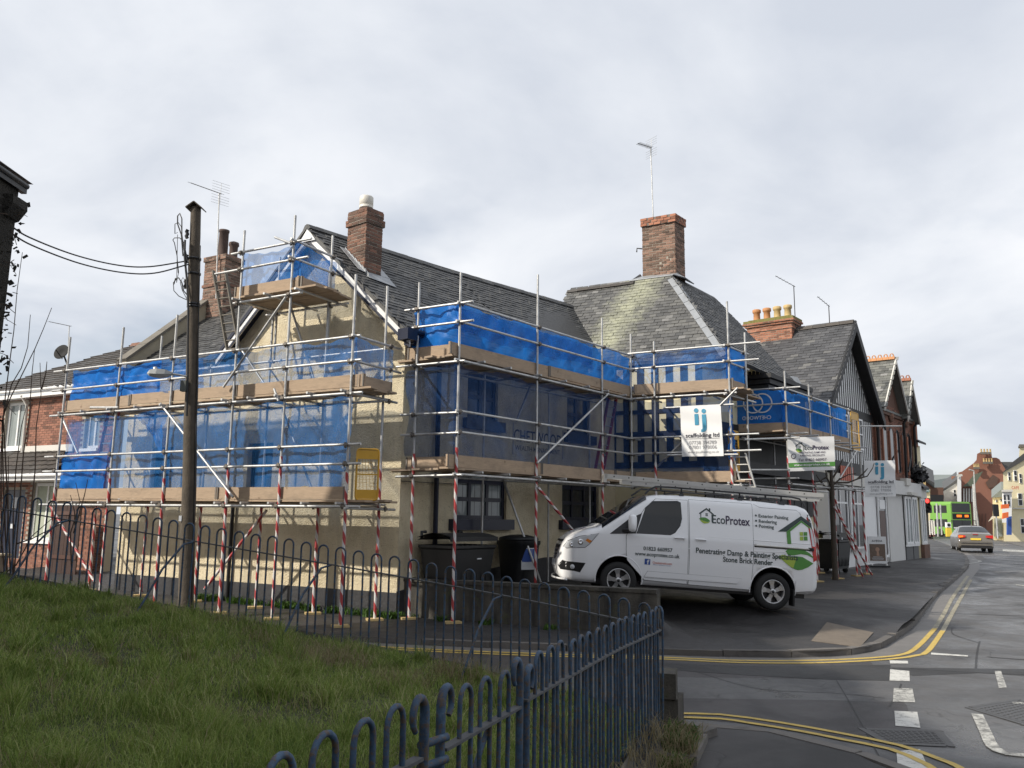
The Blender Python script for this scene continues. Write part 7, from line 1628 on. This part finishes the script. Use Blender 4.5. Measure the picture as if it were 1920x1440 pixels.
for v in (-.02,): MB().tube([q(-.02, 0, 2.0), q(-.10, -.25, 1.95), q(-.10, -.25, 1.6)], .04, 6).build('mirror', M['black'], bus); MB().tube([q(1.02, 0, 2.0), q(1.10, -.25, 1.95), q(1.10, -.25, 1.6)], .04, 6).build('mirror', M['black'], bus)
# silver-brown saloon seen from behind
Yc = 47; ca, cb_ = onY(1799, 1030, Yc), onY(1862, 1030, Yc); cm = (ca+cb_)/2; cm.z = zroad(cm.x, cm.y)
hd2 = Vector((.42, 1, 0)).normalized(); lf2 = UPZ.cross(hd2); car = empty('saloon_car', cm+hd2*2.3, 'taupe saloon car braking away down the wet street', 'car', rot=Matrix((hd2, lf2, UPZ)).transposed()); CM = OFF[car.name]
CB = Body(top=[(-2.40, .62), (-2.38, .88), (-2.30, 1.02), (-2.0, 1.07), (-1.75, 1.12), (-1.0, 1.42), (-.4, 1.48), (.3, 1.45), (1.15, 1.02), (1.9, .88), (2.3, .70), (2.4, .5)], bot=[(-2.4, .36), (-2.2, .24), (2.2, .22), (2.4, .32)],
          plan=[(-2.40, .90), (-2.2, .97), (-1, 1.0), (1.5, 1.0), (2.2, .9), (2.4, .7)], side=[(.2, .90), (.5, .93), (.9, .92), (1.05, .85), (1.3, .70), (1.48, .60)], rtop=[(-2.4, .05), (-2.2, .1), (-1.5, .12), (.3, .13), (2, .12)], pw=2.2)
CB.mesh(sorted(set(list(np.round(np.linspace(-2.4, 2.4, 44), 3))))).build('body', [M['carpaint']], car, M=CM)
b = MB(); vs = []
for j in range(7):
    x = -1.72+.70*j/6; z = lerp_tab(CB.top, x)+.03; w_ = max(.2, CB.half(x, lerp_tab(CB.top, x)-.10)-.06)
    for i in range(9): y = -w_+2*w_*i/8; vs.append((x-.01, y, z-.05*abs(y/w_)**4))
b.add(vs, [(j*9+i, j*9+i+9, j*9+i+10, j*9+i+1) for j in range(6) for i in range(8)], True).build('rear_window', M['glass'], car, M=CM)
for sg in (1, -1):
    MB().prism([(-2.405, sg*.86, .80), (-2.40, sg*.86, .98), (-2.37, sg*.50, .96), (-2.40, sg*.50, .86)], (-.03, 0, 0)).build('tail_light', M['redlens'], car, M=CM)
    for xw in (-1.4, 1.4): wheel(car, (xw, sg*.80, .32), .32, .22, sg)
    CB.patch([(-1.2, 1.06), (-.7, 1.34), (.2, 1.36), (.75, 1.06)], .01, sg, 8, 8).build('side_window', M['glass'], car, M=CM)
MB().prism([(-2.41, .84, .84), (-2.41, .84, .94), (-2.40, .62, .94), (-2.40, .62, .86)], (-.035, 0, 0)).build('indicator', M['amber_led'], car, M=CM)
MB().cbox((-2.42, 0, .76), .02, .52, .11).build('number_plate', M['yellow_sign'], car, M=CM); MB().cbox((-2.44, 0, .55), .02, 1.5, .03).build('bumper_trim', M['chrome'], car, M=CM); MB().cbox((-2.40, 0, .34), .06, 1.5, .14).build('lower_bumper', M['black'], car, M=CM); MB().cbox((-2.33, 0, 1.03), .05, .26, .03).build('brake_light', M['redlens'], car, M=CM); MB().prism([(-.9, .02, 1.47), (-.7, .02, 1.47), (-.88, .02, 1.58)], (0, -.04, 0)).build('roof_fin', M['carpaint'], car, M=CM)
# small dark red car and parked car at the side turning
p = at2(1735, 985, 85); cm = Vector((p.x, p.y, zroad(p.x, p.y))); t = empty('small_car', cm, 'dark red car waiting in the side turning behind the red signal', 'car')
MB().prism([cm+Vector((-.85, 0, .25)), cm+Vector((.85, 0, .25)), cm+Vector((.88, 0, .8)), cm+Vector((.62, 0, 1.4)), cm+Vector((-.62, 0, 1.4)), cm+Vector((-.88, 0, .8))], (0, 4, 0)).build('body', M['redcar'], t); MB().prism([cm+Vector((-.62, -.02, .88)), cm+Vector((.62, -.02, .88)), cm+Vector((.52, -.02, 1.32)), cm+Vector((-.52, -.02, 1.32))], (0, .02, 0)).build('windscreen', M['glass'], t)
for sg in (-.7, .5): MB().cbox(cm+Vector((sg+.1, -.01, .65)), .28, .03, .14).build('headlight', M['lens'], t); MB().cbox(cm+Vector((sg+.1, .3, .25)), .2, .6, .5).build('wheel', M['rubber'], t)

# ------------------------------------------------------------------ distant buildings
def block(name, px, Y, depth, mat, label, cat='building', group=None):
    """front outline given by photo points at distance Y, extruded backwards"""
    P = [onY(x, y, Y) for x, y in px]; c = P[0]; t = empty(name, (c.x, c.y, zroad(c.x, c.y)), label, cat, group)
    for p in P:
        if p.z < 1.2: p.z = -.3
    MB().prism(P, Vector((depth*(P[0].x+P[1].x)*.5/Y, depth, 0))).build('wall', M[mat], t); return t
def dwin(t, Y, x0, y0, x1, y1, frame='white', glass='glass', nx=1, ny=2, o=.05):
    a, c = onY(x0, y1, Y), onY(x1, y0, Y); w_ = MB().box(Vector((a.x, Y-o, a.z)), (c.x-a.x, 0, 0), (0, o+.02, 0), (0, 0, c.z-a.z)).build('window', M[frame], t)
    for i in range(nx):
        for j in range(ny):
            W_, H_ = (c.x-a.x)/nx, (c.z-a.z)/ny; MB().box(Vector((a.x+W_*(i+.12), Y-o-.02, a.z+H_*(j+.08))), (W_*.76, 0, 0), (0, .015, 0), (0, 0, H_*.84)).build('pane', M[glass], w_)
def dprism(t, nm, px, Y, ext, mat):
    P = [onY(x, y, Y) for x, y in px]; m = sum(p.x for p in P)/len(P)/Y
    return MB().prism(P, Vector((ext[0]+m*ext[1], ext[1], ext[2]))).build(nm, M[mat], t)
# cream cottage with a teal sign
t = block('cream_shop', [(1720, 985), (1744, 985), (1744, 917), (1720, 917)], 88, 8, 'cream', 'small cream shop with a teal fascia sign above the red signal')
dprism(t, 'sign', [(1722, 923), (1743, 923), (1743, 917), (1722, 917)], 87.9, (0, -.15, 0), 'teal'); b = MB(); text_on(b, 'OPTICIANS', lambda x, y: onY(1727, 921.5, 87.7)+Vector((x, 0, y)), 0, 0, .17, .85, .01); b.build('lettering', M['label_white'], t)
dwin(t, 88, 1724, 928, 1728, 943, nx=2, ny=3); dwin(t, 88, 1725, 958, 1729, 968, nx=2, ny=2)
# brown brick terrace behind
t = block('brown_terrace', [(1718, 985), (1770, 985), (1769, 914), (1752, 914), (1738, 904), (1722, 895), (1718, 893)], 110, 14, 'brick_far', 'brown brick terrace behind the cream shop'); dprism(t, 'roof', [(1718, 894), (1736, 903), (1752, 915), (1752, 905), (1737, 897), (1718, 889)], 109.8, (0, 6, 2), 'slate'); dprism(t, 'chimney', [(1722, 895), (1730, 897), (1730, 892), (1722, 892)], 112, (0, 1, 0), 'brick_old'); dprism(t, 'shade_canopy', [(1744, 928), (1769, 928), (1769, 958), (1744, 958)], 109.7, (0, -.3, 0), 'timber_black'); dprism(t, 'chimney', [(1731, 915), (1736, 915), (1735.5, 896), (1731.5, 896)], 109, (0, .8, 0), 'buff')
# large grey roof on the skyline
t = empty('long_roofed_hall', onY(1760, 950, 160), 'large grey roofed hall on the skyline above the street', 'hall'); c = onY(1790, 985, 150); MB().prism([onY(x, y, 150) for x, y in ((1712, 985), (1800, 985), (1800, 925), (1712, 920))], (6, 14, 0)).build('wall', M['brick_far'], t)
MB().prism([onY(1735, 900, 148), onY(1768, 925, 148), onY(1805, 925, 148), onY(1796, 890, 160), onY(1750, 890, 160)], (0, 0, -.3)).build('roof', M['hill'], t); MB().prism([onY(1712, 925, 148), onY(1768, 925, 148), onY(1750, 890, 160), onY(1735, 898, 156)], (0, 0, -.3)).build('roof', M['hill'], t)
# white gable house and white pillar house
t = block('white_gable_house', [(1768, 990), (1795, 990), (1795, 905), (1781, 914), (1770, 921)], 118, 9, 'offwhite', 'white gable end house behind the bus'); dprism(t, 'roof', [(1767, 918), (1769, 921), (1796, 904), (1795, 898), (1782, 908)], 117.8, (0, 7, 1.5), 'slate'); dwin(t, 118, 1788, 918, 1792, 931); dprism(t, 'chimney', [(1784, 908), (1792, 906), (1792, 893), (1784, 893)], 121, (0, 1, 0), 'brick_orange')
t = block('white_narrow_house', [(1794, 985), (1803, 985), (1802, 892), (1795, 892)], 114, 5, 'white', 'tall narrow white house front left of the big brick gable'); dprism(t, 'parapet', [(1793, 893), (1805, 893), (1804, 889), (1794, 890)], 113.8, (0, -.3, 0), 'offwhite')
# big curved brick gable
t = block('brick_gable_hall', [(1800, 1003), (1896, 1003), (1896, 892), (1888, 884), (1880, 872), (1874, 861), (1868, 858), (1860, 858), (1859, 848), (1838, 848), (1832, 851), (1831, 862), (1826, 868), (1815, 876), (1804, 884), (1797, 886), (1797, 900)], 122, 14, 'brick_orange' if False else 'brick_red', 'large red brick hall with a shaped gable and rows of chimney pots')
for x0, x1, y in ((1838, 1859, 848), (1843, 1862, 866), (1825, 1837, 876)):
    dprism(t, 'corbel', [(x0, y+4), (x1, y+4), (x1, y), (x0, y)], 121.6, (0, -.5, 0), 'concrete')
    for k in range(4):
        x = x0+2+(x1-x0-4)*k/3; p = onY(x, y, 121.4); MB().lathe(p, [(.13, 0), (.11, .45), (.15, .5), (0, .5)], 8).build('chimney_pot', M['buff'], t)
dprism(t, 'wing_roof', [(1805, 912), (1826, 912), (1843, 884), (1838, 886), (1826, 890), (1815, 904)], 118, (0, -.4, 0), 'greencop'); dprism(t, 'wing_wall', [(1803, 985), (1828, 985), (1827, 911), (1804, 913)], 118.5, (0, 3, 0), 'brick_far')
for x in (1806, 1811, 1816, 1821): dprism(t, 'pilaster', [(x, 941), (x+2.6, 941), (x+2.6, 916), (x, 916)], 118.4, (0, -.2, 0), 'offwhite')
dprism(t, 'ivy_stain', [(1848, 905), (1862, 890), (1872, 896), (1868, 912), (1854, 916)], 121.9, (0, -.08, 0), 'brick_old'); dprism(t, 'roof', [(1872, 866), (1905, 866), (1905, 890), (1888, 884)], 123, (0, 8, 0), 'slate')
for x in (1835, 1841, 1848): dprism(t, 'downpipe', [(x, 995), (x+.8, 995), (x+.8, 963), (x, 963)], 121.8, (0, -.15, 0), 'timber_black')
# cream houses on the right
t = block('cream_terrace', [(1881, 1014), (1960, 1020), (1960, 855), (1925, 858), (1881, 886)], 78, 12, 'cream', 'cream painted terrace house at the right edge of the street')
dprism(t, 'roof', [(1879, 887), (1925, 860), (1960, 852), (1960, 838), (1925, 846), (1900, 865)], 77.8, (0, 8, 0), 'slate'); dprism(t, 'bay', [(1879, 980), (1897, 980), (1897, 922), (1879, 922)], 77.6, (0, -.9, 0), 'white'); dprism(t, 'bay_cornice', [(1878, 923), (1899, 923), (1899, 919), (1878, 919)], 77.5, (0, -1.1, 0), 'offwhite'); dprism(t, 'chimney', [(1910, 866), (1922, 862), (1922, 836), (1912, 837)], 80, (0, 1.2, 0), 'cream'); dprism(t, 'chimney_cap', [(1909, 838), (1923, 838), (1922, 833), (1911, 833)], 79.8, (0, 1.5, 0), 'concrete')
for x0, y0, x1, y1 in ((1909, 925, 1915, 948), (1890, 885, 1893, 901), (1901, 882, 1905, 902), (1911, 888, 1914, 906), (1914, 972, 1919, 1000)): dwin(t, 78, x0, y0, x1, y1, o=.08)
for x in (1882, 1889): dwin(t, 76.7, x, 927, x+3, 950, o=.05)
dprism(t, 'string_course', [(1897, 954), (1930, 955), (1930, 952), (1897, 952)], 77.9, (0, -.15, 0), 'offwhite'); b = MB(); text_on(b, 'CAFE', lambda x, y: onY(1897, 917, 77.6)+Vector((x, 0, y)), 0, 0, .28, .7, .02); b.build('lettering', M['red_print'], t)
t = block('low_cream_shop', [(1861, 1012), (1885, 1013), (1885, 930), (1861, 932)], 84, 6, 'cream', 'low cream shop with a grey hipped roof left of the terrace'); dprism(t, 'roof', [(1859, 933), (1886, 932), (1886, 918), (1878, 917)], 83.8, (0, 5, 1), 'hill'); dwin(t, 84, 1867, 937, 1870, 942); dwin(t, 84, 1875, 935, 1878, 940); dprism(t, 'awning', [(1853, 978), (1866, 970), (1868, 966), (1860, 968)], 83.5, (0, -1.2, 0), 'offwhite')
dprism(t, 'shop_window', [(1864, 1006), (1880, 1006), (1880, 972), (1864, 972)], 83.9, (0, -.1, 0), 'glass_lt')
for px, Y, mt, lab in (([(1878, 954), (1892, 953), (1892, 945), (1878, 946)], 74, 'orange_sign', 'upper orange shop sign on the cream houses'), ([(1880, 973), (1891, 970), (1891, 960), (1881, 962)], 73.5, 'orange_sign', 'lower orange shop sign above a blue shop door'), ([(1889, 1003), (1897, 1003), (1897, 968), (1889, 969)], 74, 'fbblue', 'tall blue shop door panel beside the cream bay')):
    o = MB().prism([onY(x, y, Y) for x, y in px], (0, .15, 0)).build('shop_sign', M[mt]); tag(o, lab, 'sign')
# far pavement on the right
MB().add([tuple(gpx(x, y, zroad, .01)+UPZ*.01) for x, y in ((1840, 1004), (1900, 1008), (1990, 1040), (1960, 1036), (1866, 1012))], [(4, 3, 2, 1, 0)]).build('far_pavement', M['kerb'], None, kind='structure')
# ------------------------------------------------------------------ red brick house at the left
RH = VP(C0-N1*2.5, U1, N1)
rh = empty('red_brick_house', RH.at(15.5, 0), 'red brick house with brown tiled roof and white windows at the left', 'house')
HL_ = [(16.70, 17.80, 3.86, 5.36), (12.9, 13.6, 3.75, 5.1), (13.98, 15.9, 1.02, 2.75), (16.25, 17.35, .45, 2.55)]
b = MB(); wall_open(b, RH, 12.2, 20.5, -.2, 5.6, HL_, .3); b.build('wall', M['mortar'], rh)
Ms = []
for r in range(int(5.75/.075)):
    z = -.15+.075*r
    for k in range(37):
        t0 = 12.2+.225*k+(.1125 if r % 2 else 0); t1 = t0+.215
        if t1 > 20.4 or any(t1 > h[0]-.01 and t0 < h[1]+.01 and z+.065 > h[2]-.01 and z < h[3]+.01 for h in HL_): continue
        Ms.append(basis(RH.at((t0+t1)/2, z+.0375, .0), -U1*.213, -N1*.022, UPZ*.064))
px_key = lambda m: abs(m.translation.z-3.5)+.3*abs((m.translation-RH.p).dot(U1)-16.2)
pieces('brick', 'brick_courses', unit_box, M['brick_red'], rh, Ms, 260, key=px_key)
for h_, nx, ny, g in ((HL_[0], 2, 1, 'glass_lt'), (HL_[1], 2, 1, 'glass_lt'), (HL_[2], 3, 1, 'curtain')): window(rh, RH, *h_, 'white', nx, ny, g, .09, .07, .10, 'white')
MB().box(RH.at(16.25, .45, -.12), U1*1.1, N1*.06, UPZ*2.1).build('front_door', M['navy'], rh)
MB().lathe(RH.at(16.85, 2.15, -.05), [(.24, 0), (.22, .02), (0, .022)], 4, N1).build('door_light', M['label_white'], rh); MB().box(RH.at(16.75, 1.35, -.05), U1*.16, N1*.02, UPZ*.14).build('letter_plate', M['label_white'], rh)
MB().tube([RH.at(12.0, 5.62, .32), RH.at(20.6, 5.66, .32)], .06, 8).build('gutter', M['white'], rh); MB().box(RH.at(12.1, 5.42, .02), U1*8.4, N1*.26, UPZ*.16).build('fascia', M['white'], rh); MB().tube([RH.at(16.55, 5.5, .28), RH.at(16.5, 5.2, .10), RH.at(16.5, 3.7, .09)], .045, 8).build('downpipe', M['offwhite'], rh)
rq = [RH.at(12.0, 5.66, .36), RH.at(20.6, 5.66, .36), RH.at(17.0, 8.3, -3.0), RH.at(14.3, 8.3, -3.0)]
def tiles(par, quad, mat, limit, nm='tile', gauge=.24, width=.30):
    q_ = [Vector(p) for p in quad]; n = (q_[1]-q_[0]).cross(q_[3]-q_[0]).normalized(); n = n if n.z > 0 else -n
    r = MB().prism([p-n*.004 for p in q_], -n*.07).build('roof', M[mat], par); pieces(nm, nm+'_field', unit_slate, M[mat], par, slate_rows([q_[1], q_[0], q_[3], q_[2]] if (q_[1]-q_[0]).cross(q_[3]-q_[0]).z < 0 else q_, gauge, width, None, .03), limit, part=r)
eL, eR = RH.at(19.6, 5.68, .36), RH.at(11.5, 5.62, .36)
tiles(rh, [eL, eR, RH.at(11.0, 7.55, -2.6), RH.at(15.2, 7.55, -2.6)], 'tile_brown', 150)
ridge_tiles(rh, RH.at(15.3, 7.58, -2.6), RH.at(11.0, 7.6, -2.6), 'brick_old', 14, .14, .12)
# porch roof and the dark brick front wall
pr = MB().box(RH.at(12.4, 2.78, .02), U1*6.8, N1*.95, UPZ*.12).build('porch_fascia', M['white'], rh); MB().tube([RH.at(12.4, 2.92, 1.02), RH.at(19.3, 2.92, 1.02)], .055, 8).build('gutter', M['white'], rh)
tiles(rh, [RH.at(19.2, 2.95, 1.0), RH.at(13.4, 2.95, 1.0), RH.at(14.4, 3.72, .03), RH.at(18.6, 3.72, .03)], 'tile_brown', 60); MB().box(RH.at(14.0, 3.68, .02), U1*2.5, N1*.05, UPZ*.22).build('lead_flashing', M['offwhite'], rh)
gw = empty('garden_wall', RH.at(15, 0, 3.2), 'dark brick garden wall with pale coping before the red house', 'wall')
MB().box(RH.at(12.3, -.2, 2.6), U1*6.5, N1*.22, UPZ*.95).build('core', M['mortar_dark'], gw)
Ms = []
for r in range(10):
    for k in range(28):
        t0 = 12.32+.225*k+(.11 if r % 2 else 0); Ms.append(basis(RH.at(t0+.107, -.02+.075*r, 2.82), -U1*.213, -N1*.02, UPZ*.064))
pieces('brick', 'brick_courses', unit_box, M['brick_old'], gw, Ms, 200); MB().box(RH.at(12.25, .75, 2.56), U1*6.6, N1*.3, UPZ*.05).build('coping', M['stone'], gw)
dg_ = empty('side_gate', RH.at(12.6, 0, 1.2), 'dark boarded side gate between the red house and the gable wall', 'gate')
for k in range(6): MB().box(RH.at(12.0+.21*k, .1, .9), U1*.2, N1*.03, UPZ*2.1).build('gate_board', simple('gate_stain%d' % k, (.05, .026, .02), .8, var=.4), dg_)
for z in (.6, 1.8): MB().box(RH.at(12.0, z, .93), U1*1.25, N1*.03, UPZ*.1).build('rail', M['brown'], dg_)
# aerial and dish
p = RH.hit(127, 668, -1.8); aerial('a', p, RH.hit(130, 611, -1.8), (RH.hit(92, 603, -1.8)-RH.hit(130, 611, -1.8)), 8, False, 'whitish aerial above the red house roof at the left', 'galv', .10)
b = RH.hit(118, 662, -1.2); t = empty('satellite_dish', b, 'black satellite dish on the red house roof', 'satellite dish'); MB().lathe(b, [(0, .0), (.12, .015), (.24, .06), (.27, .09), (.26, .10), (.12, .03), (0, .02)], 24, (-.2, -1, .3)).build('reflector', M['rubber'], t); MB().tube([b, b+Vector((.1, .3, -.5))], .03, 6).build('arm', M['black'], t); MB().tube([b+Vector((0, 0, -.2)), b+Vector((-.06, -.35, .05))], .015, 6).build('feed_arm', M['black'], t)
# brick terrace across the road behind the viewer (it shows only as a reflection in the van)
ot = empty('opposite_terrace', (2, -12, 0), 'brick terrace across the road, mirrored in the dark windows of the white van', 'house')
b = VP((-14, -12), Vector((1, 0, 0)), Vector((0, 1, 0)))
hol = [(3+4.2*k+o, 4.1+4.2*k+o, z, z+1.4) for k in range(8) for o, z in ((0, 1.0), (0, 3.9))]
bb = MB(); wall_open(bb, b, 0, 36, -.3, 6.2, hol, .3); bb.build('wall', M['brick_old'], ot)
for h_ in hol: window(ot, b, *h_, 'white', 2, 2, 'glass', .10, .06, .08)
MB().prism([b.at(-.3, 6.1, .4), b.at(36.3, 6.1, .4), b.at(36.3, 9, -4), b.at(-.3, 9, -4)], UPZ*.1).build('roof', M['slate'], ot)
